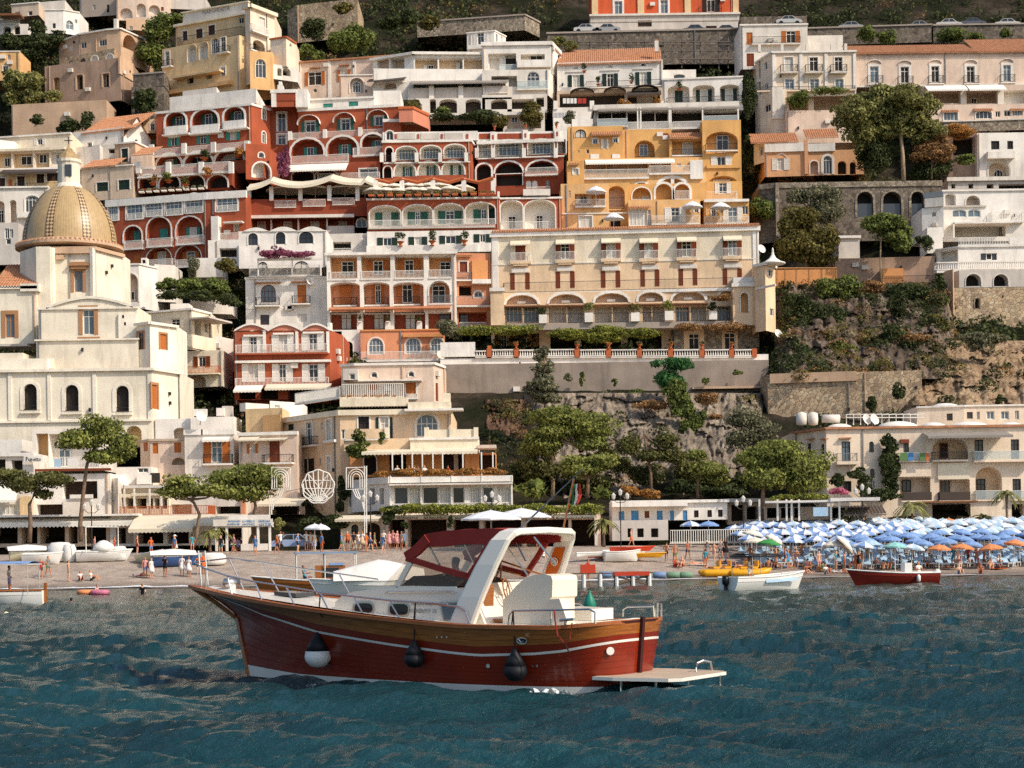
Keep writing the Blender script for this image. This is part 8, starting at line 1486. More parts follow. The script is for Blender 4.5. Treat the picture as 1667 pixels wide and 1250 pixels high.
def rows():
 rr=random.Random(5);O2=ORD+['thirteenth','fourteenth','fifteenth','sixteenth','seventeenth','eighteenth']
 for i in range(14):
  Y=137.6+i*1.95;x0={0:28.4,1:24.5,2:21.5}.get(i,20.2 if i<9 else 22.5);x1=50 if i else 44
  n=int((x1-x0)/2.0)
  for j in range(n):
   x=x0+j*2.0+(i%2)*1.1+rr.uniform(-.2,.2);y=Y+rr.uniform(-.3,.3);z=beach_z(x,y);px=CX+x/y*F
   if px>1720:continue
   if i==0 and px>1500:m=('u_orange','u_orange');w='orange'
   elif i==0 and j%2:continue
   elif i in(1,2,3,4)and px>1335+20*i:m=('u_blue','u_blue');w='blue'
   elif i==2 and px>1600:m=('u_orange','u_orange');w='orange'
   elif i==13 and j%4==1:m=('u_orange','u_orange');w='orange'
   elif i<9 and px<1480:m=('u_blue','u_white');w='blue and white striped'
   else:m=('u_white','u_sky');w='white and pale blue'
   umbrella(f'{w} beach umbrella, {O2[i]} row from the water, {O2[j]} from its left end',(x,y,z),*m,rz=rr.uniform(0,.8),tilt=rr.uniform(-.14,.14),group='rows of beach umbrellas',top=1.9+rr.uniform(-.22,.15))
   if i<7 and i>0:
    for q in((-.5,.5)if i<4 else(.0,)):
     M=Matrix.Translation((x+q,y-.5,beach_z(x,y-.5)))@Matrix.Rotation(rr.uniform(-.15,.15),4,'Z');o=put('sun_lounger',LM[0],None,M);tag(o,f'pale blue lounger {"left of" if q < 0 else "right of" if q > 0 else "under"} umbrella {O2[j]} from the left, row {O2[i]} from the water','sun lounger','sun loungers under the umbrellas');put('mattress',LM[1],o,M);put('backrest',LM[2],o,M)
rows()
for px,Y,m1,m2,w,t in((1229,141.5,'u_cream','u_cream','cream parasol left of the green one',0),(1252,140,'u_green','u_green','small green parasol on the beach',.1),(1262,142,'u_cream','u_cream','tilted cream parasol behind the green one',.5),(1358,138.4,'u_cream','u_cream','white parasol in front of the loungers',0),(1376,137.8,'u_cream','u_cream','strongly tilted white parasol',.8),(1457,136.6,'u_aqua','u_aqua','pale aqua parasol near the red boat',0),(1415,138.8,'u_sky','u_sky','washed blue parasol beside the aqua one',0),(1125,153,'u_white','u_blue','blue and white parasol before the cabins',0),(1154,154,'u_blue','u_blue','blue parasol before the cabins',0),(1214,152,'u_white','u_blue','striped parasol at the fence end',0),(1226,147,'u_cream','u_cream','cream parasol by the white fence',.2)):umbrella(w,gp(px,Y),m1,m2,tilt=t)
for px,Y,r,z,w in((513,150,.95,None,'larger small white parasol on the square'),(523,149.5,.8,None,'smaller white parasol on the square'),(800,147,2.6,None,'wide flat white parasol behind the cruiser canopy'),(850,150,2.6,None,'large white parasol at the beach bar')):umbrella(w,gp(px,Y),'u_white','u_white',r=r,h=.4 if r<1 else .75,top=1.95 if r<1 else 2.7,name='parasol')
def hotel_umbrellas():
 for i,(x,y)in enumerate([(840,45),(880,20),(905,48),(960,22),(985,50),(1050,18),(1080,45),(1115,20),(1140,48),(1190,16),(1210,42),(1260,15),(1320,38),(1400,28)]):p=P(*C('B2',x,y),223+(i%2)*3);umbrella(f'white dining parasol, {(ORD + ["thirteenth", "fourteenth"])[i]} from the left on the red hotel terrace',p-Vector((0,0,2)),'u_cream','u_cream',r=1.7,h=.6,group='dining parasols on the red hotel',name='parasol')
 for i,(x,y)in enumerate(((258,40),(450,38),(640,36),(770,34))):p=P(*C('B2',x,y),227);umbrella(f'large cream parasol, {ORD[i]} from the left under the sails',p-Vector((0,0,2)),'u_cream','u_cream',r=2.6,h=.75,group='large parasols under the sails',name='parasol')
 for i,(x,y,Y)in enumerate(((675,48,223),(790,220,222.5),(1298,145,222.5),(1480,150,224.5))):umbrella(('white parasol on the left ochre balcony','white parasol low on the ochre terrace','white parasol by the ochre terrace doors','white parasol at the right ochre terrace')[i],P(*C('B3',x,y),Y)-Vector((0,0,2)),'u_white','u_white',r=1.35,h=.75,name='parasol')
 for i,L in enumerate((((8,1215),(162,1165),(345,1198)),((345,1198),(545,1150),(722,1178)),((722,1178),(770,1160),(885,1190)))):
  L=[(L[0][0]*(1-t)+L[1][0]*t,L[0][1]*(1-t)+L[1][1]*t+10*math.sin(math.pi*t))for t in np.linspace(0,1,6)]+[(L[1][0]*(1-t)+L[2][0]*t,L[1][1]*(1-t)+L[2][1]*t+10*math.sin(math.pi*t))for t in np.linspace(0,1,6)][1:];r1=[P(*C('A2',*p),223.6)for p in L];r2=[P(*C('A2',x+20,y-26),229.5)for x,y in L];mb=MB();mb.grid([r1,r2],'awn_cream');mb.grid([[p-Vector((0,0,.35))for p in r1],r1],'awn_cream');tag(put('shade_sail',mb.mesh('sail')),f'cream shade sail, {ORD[i]} from the left over the red hotel restaurant','shade sail','shade sails')
 for i,x in enumerate((840,1010,1210,1410,1600)):
  p=P(*C('A2',x,1250),222.4);t=P(*C('A2',x,1150),222.4);mb=MB();mb.box(p.x-.3,p.x+.3,p.y,p.y+.6,p.z,t.z,'white');o=put('terrace_pillar',mb.mesh('pillar'));tag(o,f'white terrace pillar, {ORD[i]} from the left before the dining parasols','pillar','terrace pillars')
  if i:mb=MB();s=P(*C('A2',(840,1010,1210,1410)[i-1],1158),222.6);mb.tube([s,s.lerp(t,.5)+Vector((0,0,-.5)),t],.25,'terracotta',6);put('reed_blind',mb.mesh('blind'),o)
hotel_umbrellas()
# ------------------------------------------------------------------ small craft
mat('boat_white','#e4e2dc',rough=.35,var=.05);mat('boat_red','#7a241a',rough=.35,var=.15);mat('boat_blue','#3f5e92',rough=.4);mat('boat_cream','#d9cfae',rough=.45);mat('tarp_white','#dedad2',rough=.85,var=.08,bump=.06,bscale=2);mat('tarp_blue','#7f93ad',rough=.85,bump=.04,bscale=2);mat('pedalo','#e0a020',rough=.35);mat('kayak_red','#c4452c',rough=.35);mat('black_plastic','#17181b',rough=.35);mat('float_blue','#6d86a8',rough=.6);mat('float_green','#6f8f74',rough=.6);mat('buoy','#1f7a62',rough=.45);mat('jetty_wood','#6b5848',rough=.9,var=.3)
def craft(name,label,loc,head,L,B,H,mh,mi,mr,cat='boat',keel=-.3,sheer=.25,transom=.75,pitch=0,roll=0):
 M=Matrix.Translation(loc)@Matrix.Rotation(head,4,'Z')@Matrix.Rotation(pitch,4,'Y')@Matrix.Rotation(roll,4,'X');o=put(name,None,None,M);tag(o,label,cat);us=np.linspace(0,1,15)
 bw=lambda u:B/2*(transom+(1-transom)*min(1,u/.35))*(1 if u<.45 else max(0.0,1-((u-.45)/.55)**2.2));zs=lambda u:H*(1+sheer*max(0,(u-.3)/.7)**2)
 def pt(u,v,s):w=bw(u);z=keel+(zs(u)-keel)*v;return(L*(u-.5)+.13*L*u**4*v,s*w*(.25+.75*min(1,v*1.25)**.55),z)
 mb=MB()
 for s in(1,-1):mb.grid([[pt(u,v,s)for u in us]for v in np.linspace(0,1,7)],mh)
 mb.poly([pt(0,v,1)for v in np.linspace(0,1,7)]+[pt(0,v,-1)for v in np.linspace(1,0,7)],mh);put('hull',mb.mesh('hull',True),o,M)
 mb=MB()
 for s in(1,-1):mb.tube([Vector(pt(u,1,s))for u in us],.05,mr,6)
 put('gunwale',mb.mesh('gunwale'),o,M);mb=MB();mb.grid([[(x,y*s,z-H*.22)for s in(1,-1)]for x,y,z in[pt(u,.93,1)for u in us]],mi);put('deck',mb.mesh('deck'),o,M)
 return o,M
def extra(o,M,name,fn,smooth=False):mb=MB();fn(mb);return put(name,mb.mesh(name,smooth),o,M)
def outboard(o,M,x,m='black_plastic'):extra(o,M,'outboard_motor',lambda mb:(mb.lathe([(.12,.35),(.2,.4),(.22,.65),(.18,.85),(.05,.9)],(x,0,0),m,10),mb.box(x-.09,x+.09,-.07,.07,-.5,.4,'black_plastic')),True)
def wl(px,py):a,b=ray(px,py);Y=-CAMH/b;return Vector((a*Y,Y,0))
def boats():
 o,M=craft('rowing_boat','white wooden boat with brown rail and blue canopy at the left edge',wl(10,984)+Vector((-1.0,.4,0)),math.pi-.12,6.2,2.0,.75,'boat_white','teak','varnish',sheer=.6,transom=.35)
 extra(o,M,'rudder_post',lambda mb:mb.box(-3.25,-3.1,-.06,.06,-.3,1.15,'varnish'));extra(o,M,'canopy',lambda mb:(mb.grid([[(x,y,2.35-.12*(y/.9)**2)for y in np.linspace(-.9,.9,5)]for x in(-2.6,-1,1.5)],'u_blue'),mb.box(-2.6,1.5,-.92,.92,2.16,2.2,'u_white')));
 for x,y in((-2.5,.8),(-2.5,-.8),(1.4,.8),(1.4,-.8)):extra(o,M,'canopy_pole',lambda mb:mb.tube([(x,y,.6),(x,y,2.25)],.025,'steel',5))
 person('man in white vest standing in the left edge boat',M@Vector((-1.2,.2,.45)),'bent',2,'white','lilac',1,0)
 o,M=craft('wooden_boat','varnished launch with pale blue canopy behind the cruiser rail',gp(520,110,0),math.pi+.15,7,2.3,.75,'varnish','teak','boat_white',sheer=.5)
 extra(o,M,'cabin',lambda mb:(mb.box(-1.6,.3,-.75,.75,.5,1.75,'varnish'),mb.box(-1.2,-.2,.76,.78,1.0,1.6,'glass')));extra(o,M,'canopy',lambda mb:mb.box(-2.4,1.6,-1.0,1.0,2.5,2.62,'tarp_blue'));extra(o,M,'blue_towel',lambda mb:mb.box(-1.5,-.6,.2,.85,1.76,1.9,'u_blue'))
 for x in(-2.3,-.3,1.5):
  for y in(-.9,.9):extra(o,M,'canopy_pole',lambda mb:mb.tube([(x,y,.6),(x,y,2.5)],.035,'boat_white',5))
 person('skipper in a teal shirt on the varnished launch',M@Vector((1.0,.4,.55)),'chair',1.5,'teal','navy',3,3)
 o,M=craft('covered_boat','motorboat under a white tarpaulin behind the cruiser windshield',gp(612,104,0),math.pi+.1,6.5,2.3,.8,'boat_white','boat_white','boat_white');extra(o,M,'tarpaulin',lambda mb:mb.grid([[(x,y,.85+(1.3-.25*abs(x+.3))*(1-(abs(y)/1.2)**1.6))for y in np.linspace(-1.2,1.2,9)]for x in np.linspace(-2.9,2.6,9)],'tarp_white'),True)
 o,M=craft('motorboat','white motorboat with black bimini and outboard near the pedal boats',wl(1241,960),.55,5.2,2.1,.78,'boat_white','boat_white','boat_white',sheer=.35,transom=.9);outboard(o,M,-2.75);extra(o,M,'bimini',lambda mb:mb.grid([[(x,y,2.15-.1*(y/1)**2)for y in np.linspace(-1,1,5)]for x in(-1.6,-.4,.8)],'black_plastic')or mb.box(-1.6,.8,-1.0,1.0,1.93,2.02,'black_plastic'));extra(o,M,'side_stripe',lambda mb:mb.grid([[(x,-1.09+.02*k-max(0,(x-.2))**2*-.065,.45+.18*k+.05*max(0,x))for x in np.linspace(-.6,2.0,8)]for k in(0,1)],'u_sky'));extra(o,M,'cushion',lambda mb:mb.box(-1.8,.6,-.8,.8,.62,.8,'boat_cream'))
 for x in(-1.5,.7):
  for y in(-.95,.95):extra(o,M,'bimini_pole',lambda mb:mb.tube([(x,y,.7),(x,y,2.0)],.02,'steel',5))
 person('man in white standing in the white motorboat',M@Vector((-.9,.1,.3)),'bent',1.2,'white','white',3,0)
 o,M=craft('motorboat','dark red open boat with white gunwale and outboard off the umbrellas',wl(1462,950)+Vector((0,.3,0)),math.pi+.12,5.4,1.9,.7,'boat_red','boat_white','boat_white',sheer=.4);outboard(o,M,-2.75,'boat_white');extra(o,M,'console',lambda mb:(mb.box(-.9,-.4,-.4,.4,.5,1.35,'boat_white'),mb.tube([(-.4,-.35,1.3),(-.3,0,1.7),(-.4,.35,1.3)],.02,'steel',5)));extra(o,M,'fender',lambda mb:mb.lathe([(.03,.1),(.13,.18),(.13,.5),(.03,.6)],(-1.1,1.02,0),'boat_white',8),True)
 person('man in white bending in the dark red boat',M@Vector((-1.5,0,.2)),'chair',.5,'white','navy',1,0)
 for i,(px,Y,hd,L,mh,mi,w,cov)in enumerate(((245,142,-.9,4.6,'boat_cream','boat_cream','cream skiff hauled out with stern to the sea',0),(283,140.5,.3,4.2,'boat_blue','tarp_white','blue skiff under a white cover on the beach',1),(165,143.5,.2,5.0,'boat_white','boat_white','white motorboat with goal post frame on the beach',2),(45,144,.4,3.6,'boat_cream','boat_cream','cream dinghy on a trestle at the left beach',1),(66,142.5,.1,3.6,'boat_white','boat_white','white dinghy in front of the cream one',0),(1010,141,.2,3.4,'boat_white','boat_white','white tender among the kayaks',0))):
  o,M=craft('skiff',w,gp(px,Y)+Vector((0,0,.38)),hd,L*.82,1.4,.5,mh,mi,'boat_white',keel=-.35,pitch=-.06 if i==0 else 0,roll=.08)
  if cov==1:extra(o,M,'cover',lambda mb:mb.grid([[(x,y,.62+.45*(1-(abs(y)/.85)**1.7)*(1-abs(x/L)*.8))for y in np.linspace(-.85,.85,7)]for x in np.linspace(-L*.47,L*.42,7)],'tarp_white'),True)
  if cov==2:extra(o,M,'frame',lambda mb:mb.tube([(-1.2,-.9,.4),(-1.2,-.9,2.5),(-1.2,.0,2.55),(1.4,.0,2.5),(1.4,-.1,.4)],.05,'fr_white',6));extra(o,M,'sail_bundle',lambda mb:mb.lathe([(.2,.4),(.9,.6),(.8,1.0),(.3,1.35),(.05,1.4)],(.2,0,0),'tarp_white',10),True)
 for i,(px,Y,s,w)in enumerate(((98,144,(1.1,.8,1.6),'tall white tarpaulin bundle on the left beach'),(113,143.6,(.6,.6,1.5),'narrow white tarpaulin bundle'),(194,144,(.7,.6,1.2),'white covered engine beside the framed motorboat'),(345,141,(1.2,.7,1.0),'pale inflatable bundle behind the cruiser bow'))):
  p=gp(px,Y);mb=MB();mb.lathe([(.9,0),(1.0,.3),(.95,.75),(.7,.97),(.1,1.0)],(0,0,0),'tarp_white',10);tag(put('tarpaulin_bundle',mb.mesh('bundle',True),None,Matrix.Translation(p)@Matrix.Diagonal((*s,1))),w,'tarpaulin')
 for i,(dx,dz,m,w)in enumerate(((0,0,'pedalo','lowest yellow kayak of the stack'),(.3,.35,'boat_white','white kayak on the stack'),(-1.2,.1,'kayak_red','red kayak left of the stack'),(1.6,.05,'pedalo','yellow kayak right of the stack'),(.8,.6,'kayak_red','red kayak topping the stack'),(-2.2,.2,'boat_white','white surf ski left of the kayaks'))):
  p=gp(1008,142.5)+Vector((dx,-i*.35,.15+dz));craft('kayak',w,p,.1+.25*(i%3),3.6,.7,.22,m,m,m,'kayak',keel=-.12,transom=.2)
 for i,px in enumerate((1172,1216)):
  p=gp(px,134)+Vector((0,0,.3));o=put('pedal_boat',None,None,Matrix.Translation(p));tag(o,('left yellow pedal boat on the shore','right yellow pedal boat on the shore')[i],'pedal boat','yellow pedal boats');M=Matrix.Translation(p)@Matrix.Rotation(.15,4,'Z')
  for y in(-.55,.55):extra(o,M,'hull',lambda mb:mb.tube([(-1.6,y,.1),(-1.3,y,0),(1.0,y,0),(1.5,y,.15),(1.8,y,.35)],[.12,.3,.3,.25,.06],'pedalo',8),True)
  for x in(-.4,.5):extra(o,M,'seat',lambda mb:(mb.box(x-.25,x+.25,-.5,.5,.35,.5,'pedalo'),mb.box(x+.22,x+.32,-.5,.5,.45,.95,'pedalo')))
 p=wl(992,955);r=empty('jetty',p,'small wooden jetty with white capped piles and red board','jetty');
 for i in range(6):
  x=p.x-2.8+i*1.1;mb=MB();mb.tube([(x,p.y,-.8),(x,p.y,.85)],.13,'boat_white',8);put('pile',mb.mesh('pile'),r);mb=MB();mb.tube([(x,p.y+1.6,-.8),(x,p.y+1.6,.8)],.11,'jetty_wood',6);put('pile',mb.mesh('pile'),r)
 for i in range(14):mb=MB();x=p.x-3.1+i*.44;mb.box(x,x+.38,p.y-.1,p.y+1.8,.86,.93,'jetty_wood');put('plank',mb.mesh('plank'),r)
 mb=MB();mb.tube([(p.x+.4,p.y,.1),(p.x+2.6,p.y,.7)],.06,'jetty_wood',5);mb.tube([(p.x+2.6,p.y,.1),(p.x+.4,p.y,.7)],.06,'jetty_wood',5);put('cross_brace',mb.mesh('brace'),r);mb=MB();mb.box(p.x+.35,p.x+2.7,p.y-.16,p.y-.11,.72,1.0,'kayak_red');put('board',mb.mesh('board'),r);mb=MB();mb.box(p.x-1.9,p.x-.9,p.y+.2,p.y+1,.94,1.5,'kayak_red');tag(put('crate',mb.mesh('crate')),'red box standing on the jetty','box')
 for i in range(7):
  a=gp(985+i*22,132.6)+Vector((0,0,.28));mb=MB();mb.tube([a+Vector((-.5,0,0)),a+Vector((-.42,0,0)),a+Vector((.42,0,0)),a+Vector((.5,0,0))],[.15,.26,.26,.15],('float_blue','float_blue','float_blue','float_green','float_blue','float_green','float_green')[i],10);tag(put('float',mb.mesh('float',True)),f'plastic float, {ORD[i]} from the jetty in the line on the shore','float','line of floats')
 p=wl(960,989);mb=MB();mb.lathe([(.05,-.2),(.26,-.05),(.29,.15),(.2,.4),(.1,.58),(.05,.66),(.06,.72),(.02,.76)],p,'buoy',14);tag(put('buoy',mb.mesh('buoy',True)),'green mooring buoy behind the cruiser stern','buoy')
 for i,(px,py)in enumerate(((68,983),(197,985),(300,985),(10,1000),(355,975))):mb=MB();mb.lathe([(.02,-.12),(.11,-.06),(.13,0),(.11,.08),(.02,.13)],wl(px,py),'boat_cream',8);tag(put('swim_buoy',mb.mesh('b',True)),f'small pale swim line buoy, {ORD[(0, 2, 3, 1, 4)[i]]} in the left water' if i<9 else '','buoy','swim line buoys')
 for w,px,py,m in(('orange inflatable ring in the shallows',141,967,'u_orange'),('pink inflatable float in the shallows',163,967,'flower_pink')):mb=MB();p=wl(px,py);mb.tube([p+Vector((.5*math.cos(a),.5*math.sin(a),.12))for a in np.linspace(0,6.283,17)],.17,m,8);tag(put('inflatable_ring',mb.mesh('ring',True)),w,'inflatable')
boats()
def shore_foam():
 def edge(x):k=min(1,max(0,(x-4)/16));q=np.array([x]);z=q*0;return 130.2+2.0*k+float(fbm(q/7,z,3)[0])*3.5+float(fbm(q/1.6,z+5,4)[0])*1.3
 def fn(u,v):x=-60+130*u;y=edge(x)-1.5+2.2*v;return(x,y,max(.13,beach_z(x,y)+.15))
 foam_patch('broken line of white foam along the shore',fn,640,10,lambda u,v:1.0*math.exp(-((v-.68)/.2)**2)+.28*math.exp(-((v-.25)/.2)**2),'shore_foam',False)
shore_foam()
def crowd():
 rr=random.Random(12);T=['white','red','black','navy','blue','pink','teal','orange','green']
 for i in range(44):
  px=1085+i*12.6+rr.uniform(-4,4);Y=(136.2 if px>1290 else 138.5)+rr.random()*5;pose=rr.choice(['sit','lie','sit','lie','stand','bent','walk']);c=rr.choice(T);c2=rr.choice(T);p=gp(px,Y)
  person(f'bather with {c} top and {c2} bottoms, {pose.replace("bent", "standing").replace("stand", "standing").replace("standinging", "standing")} pose, {ordw(i + 1)} from the left by the shore',p,pose,rr.uniform(0,6.2),c if rr.random()<.4 else 'skin',c2,i%4,i%5,1.6+.15*rr.random(),group='bathers along the right beach')
  if pose=='lie':mb=MB();mb.box(-.45,.45,-1,1,0,.03,CLOTH[rr.choice(['white','blue','orange','beige','pink'])]);tag(put('beach_towel',mb.mesh('towel'),None,Matrix.Translation(p)@Matrix.Rotation(rr.uniform(0,3),4,'Z')),f'beach towel under the lying bather {ordw(i + 1)} from the left by the shore','towel','towels on the beach')
 for i in range(16):px=150+i*34+rr.uniform(-8,8);c=rr.choice(T);person(f'stroller in {c} by the beach boats, {(ORD + ["thirteenth", "fourteenth", "fifteenth", "sixteenth"])[i]} from the left',gp(px,145+rr.random()*3.5),rr.choice(['walk','stand','bent']),rr.uniform(0,6),c,rr.choice(T),i%4,i%5,group='strollers by the beach boats')
crowd()
# ------------------------------------------------------------------ promenade buildings and street things
def cabins():
 b=Bld('beach_cabins','row of low white beach cabins with blue doors under the pines','cabin','C3')
 b.blk([(745,0),(1455,0)],812,935,160,'white',D=5,cap=(.25,.3));
 for x0,x1,y,m in((785,820,880,'sh_blue'),(862,908,876,'sh_blue'),(1020,1056,876,'sh_blue'),(1102,1126,876,'sh_blue'),(1180,1208,874,'sh_blue'),(945,974,878,'sh_brown'),(1250,1278,874,'sh_dark'),(1332,1360,872,'sh_dark'),(1398,1426,870,'sh_dark')):b.win(x0,y,x1,935 if m=='sh_blue' else y+44,sh=m,so=False)
 b.bx(745,812,1210,850,-1.2,0,'white','canopy');b.blk([(745,0),(1090,0)],935,1060,155,'greyw',D=5);b.win(695,1000,720,1040)if 0 else None
 for x0,x1 in((840,870),(900,940),(985,1030)):b.log(x0,985,x1,1040,.8,0,'dark')
 b.blk([(1455,0),(1760,0)],815,960,163,'beige',D=5);b.log(1480,840,1560,940,1.5,0,'darkbrown');b.log(1575,850,1640,930,1.5,0,'dark');b.bx(1440,800,1760,822,-1.5,.2,'greyw','canopy');b.done()
 b=Bld('fence','long white picket fence across the beach below the cabins','fence','C3');b.blk([(1100,0),(1620,0)],1072,1080,149.5,'white2',D=.2);b.bal(1100,992,1620,1072,.1,'thick',slab=None,sides=False);b.done()
 b=Bld('beach_pergola','white posted restaurant pergola with leafy roof beside the beach hotel','pergola','C4')
 b.blk([(150,1),(590,0)],740,810,158,'beige',D=4)
 for x0,x1 in((160,210),(235,285),(305,340),(500,580)):b.log(x0,745,x1,800,2,0,'dark')
 for x in(120,217,265,292,332,503,548):b.bx(x-5,700,x+5,815,-2.6,-2.4,'white','post')
 b.bx(150,705,560,716,-3.2,.5,'white2','roof');b.bx(500,690,765,708,-3.4,1.5,'white2','roof');b.bx(408,742,487,790,-3.4,-3.3,'u_sky','sign');b.tiles(570,735,800,782,3,2.6,'wood_old');b.done()
 plant('hedge','leafy vine roof of the beach pergola','plant','C4',[(150,675,330,712),(300,672,500,705)],157,'vine',size=.22,part='foliage',dr=.4)
 b=Bld('kiosk','white boat hire kiosk with arched blue lettered sign','kiosk','O')
 b.blk([(352,0),(440,0)],850,858,150,'white',D=2.4);f=b.fac[0]
 for x in(352,369,420,439):b.bx(x-1.8,855,x+1.8,897,-.15,.1,'white','post')
 b.bx(347,845,444,856,-.3,-.2,'white2','sign_board');b.bx(372,838,440,846,-.28,-.2,'white','sign_arch')
 for x,t,y in((382,'NOLEGGIO',0),(405,'LUCIBELLO',0),(430,'ORMEGGIO',0),(380,'GOMMONI',1),(405,'089875032',1),(431,'GITE',1)):sign_text(b,t,x,846.3+y*5,849.8+y*5,-.32,'sh_blue',(x-10,x+10))
 b.bx(392,885,436,896,-.2,.3,'white2','counter');b.done()
cabins()
def palm(label,base,h,r,n=15,lean=0.0):
 o=empty('palm_tree',base,label,'palm');mb=MB();tp=[base+Vector((lean*t*t,0,h*t))for t in np.linspace(0,1,6)];mb.tube(tp,[.16,.13,.12,.12,.13,.16],'bark',8);put('trunk',mb.mesh('trunk',True),o);mb=MB();rr=random.Random(int(h*100));t=tp[-1]
 for i in range(n):
  a=2*math.pi*i/n+rr.uniform(-.2,.2);el=rr.uniform(.1,1.2);d=Vector((math.cos(a),math.sin(a),0));s=Vector((-d.y,d.x,0));pts=[t+d*r*q*math.cos(el*(1-.4*q))+Vector((0,0,r*(q*math.sin(el)-.9*q*q)))for q in np.linspace(0,1,9)]
  for p,q in zip(pts,pts[1:]):
   for k in(1,-1):mb.poly([p,q,q+s*k*.22*r*.6+(q-p)*.8+Vector((0,0,-.12)),p+s*k*.05],'leaf_plane')
 put('frond',mb.mesh('fronds'),o)
palm('short palm beside the kiosk roof',gp(342,149.5),1.7,1.3);palm('small palm at the kiosk left post',gp(357,150.4),2.0,1.2);palm('curly brown palm at the beach bar end',gp(983,151),2.2,1.5);palm('feathery palm in front of the beach hotel',gp(1486,161),3.4,1.9);palm('tall thin palm at the right of the beach hotel',gp(1640,161),4.4,1.6);palm('low palm beside the beach pergola roof',gp(1387,157),2.8,1.7);palm('low palm behind the striped folded umbrella',gp(1600,163),2.2,1.6)
def lamp(label,px,Y,h):
 p=gp(px,Y);o=empty('street_lamp',p,label,'lamp');mb=MB();mb.tube([p,p+Vector((0,0,h))],.05,'iron',6);mb.tube([p+Vector((-.6,0,h-.35)),p+Vector((-.3,0,h-.6)),p+Vector((.3,0,h-.6)),p+Vector((.6,0,h-.35))],.03,'iron',5);put('post',mb.mesh('post'),o)
 for dx,dz in((0,h),(-.6,h-.35),(.6,h-.35)):mb=MB();mb.lathe([(.06,0),(.14,.08),(.2,.42),(.12,.5),(.02,.62)],p+Vector((dx,0,dz)),'curtain',6);put('lantern',mb.mesh('lantern'),o)
lamp('iron lamp before the shop awning on the left',150,149.5,4.2);lamp('iron lamp beside the light ornament',604,150.5,4.6);lamp('iron lamp before the ivy roof',802,150,4.4);lamp('iron lamp beside the white cabins',1011,150,4.6);lamp('iron lamp at the right end of the cabins',1211,151,4.4);lamp('iron lamp above the beach pergola',1405,155,5.0)
def luminarie():
 Y=150.5;s=Y/F;z0=P(518,790,Y);o=empty('light_ornament',gp(518,Y),'white scallop shell festival light frame hung over the square','light ornament');q=lambda x,y:P(*C('C2',x,y),Y)
 mb=MB();mb.tube([q(447+98*math.sin(a)*(1+.04*math.cos(9*a)),728-102*math.cos(a)*(1+.03*math.cos(9*a)))for a in np.linspace(0,6.283,49)],.06,'fr_white',5);put('rim',mb.mesh('rim'),o)
 for k in range(-4,5):
  a=k*.34;e=q(447+95*math.sin(a),728-99*math.cos(a));b0=q(447+k*3,820);mb=MB();mb.tube([b0,b0 .lerp(e,.5)+Vector((k*.12,0,.1)),e],.05,'fr_white',5);put('rib',mb.mesh('rib'),o)
 for d in(-1,1):mb=MB();mb.tube([q(447+d*(15+45*math.sin(a)*(1-a/9)),800-24*math.cos(a)*(1-a/9))for a in np.linspace(0,7,22)],.045,'fr_white',5);put('scroll',mb.mesh('scroll'),o)
 for pts in(((372,690),(520,690)),((385,650),(510,800)),((510,650),(385,800)),((360,740),(535,740))):mb=MB();mb.tube([q(*p)for p in pts],.035,'fr_white',4);put('cross_bar',mb.mesh('bar'),o)
 mb=MB();mb.tube([q(250,760),q(360,735)],.02,'iron',4);mb.tube([q(540,775),q(640,730)],.02,'iron',4);put('cable',mb.mesh('cable'),o)
 for w,x0,dx,px in(('right festival light frame with scrolls on a lattice mast',680,1,597),('left festival light frame with scrolls half behind the pine',215,-1,441)):
  o=empty('light_ornament',gp(px,Y),w,'light ornament');mb=MB()
  if dx>0:
   for x in(733,745):mb.tube([q(x,1040),q(x,600)],.05,'fr_white',5)
   put('mast',mb.mesh('mast'),o);X=lambda u:620+u
  else:
   for x in(148,160):mb.tube([q(x,900),q(x,780)],.05,'fr_white',5)
   put('mast',mb.mesh('mast'),o);X=lambda u:275-u
  mb=MB();mb.tube([q(X(0),612),q(X(115),608),q(X(115),742),q(X(0),745),q(X(0),612)],.05,'fr_white',5);put('frame',mb.mesh('frame'),o)
  for r in(22,36,50):mb=MB();mb.tube([q(X(12+50-r),735)]+[q(X(62+r*math.cos(a)),672-r*1.05*math.sin(a))for a in np.linspace(math.pi,0,13)]+[q(X(62+r),735)],.04,'fr_white',5);put('hoop',mb.mesh('hoop'),o)
  for k in(0,14,28):mb=MB();mb.tube([q(X(40+k),745),q(X(60+k*.9),790),q(X(95+k*.3),815),q(X(108),870)],.045,'fr_white',5);put('scroll',mb.mesh('scroll'),o)
luminarie()
def car(label,p,m,rz=0,group='cars parked on the upper road'):
 M=Matrix.Translation(p)@Matrix.Rotation(rz,4,'Z');o=put('parked_car',None,None,M);tag(o,label,'car',group);mb=MB()
 pr=[(-2.0,.35),(-2.0,.8),(-1.75,.9),(-1.3,.95),(-.75,1.42),(.55,1.45),(1.15,.98),(1.8,.85),(2.0,.7),(2.0,.35)];mb.grid([[(x,y,z)for x,z in pr]for y in(-.8,.8)],m);mb.poly([(x,-.8,z)for x,z in pr],m);mb.poly([(x,.8,z)for x,z in pr],m);put('body',mb.mesh('body'),o,M)
 mb=MB();mb.poly([(-1.15,-.815,.98),(-.7,-.815,1.36),(-.1,-.815,1.38),(-.1,-.815,.98)],'glass');mb.poly([(0,-.815,.98),(0,-.815,1.38),(.5,-.815,1.38),(.98,-.815,.98)],'glass');put('window',mb.mesh('window'),o,M)
 for x in(-1.25,1.25):mb=MB();mb.tube([(x,-.83,.33),(x,-.6,.33)],.33,'black_plastic',12);put('wheel',mb.mesh('wheel'),o,M)
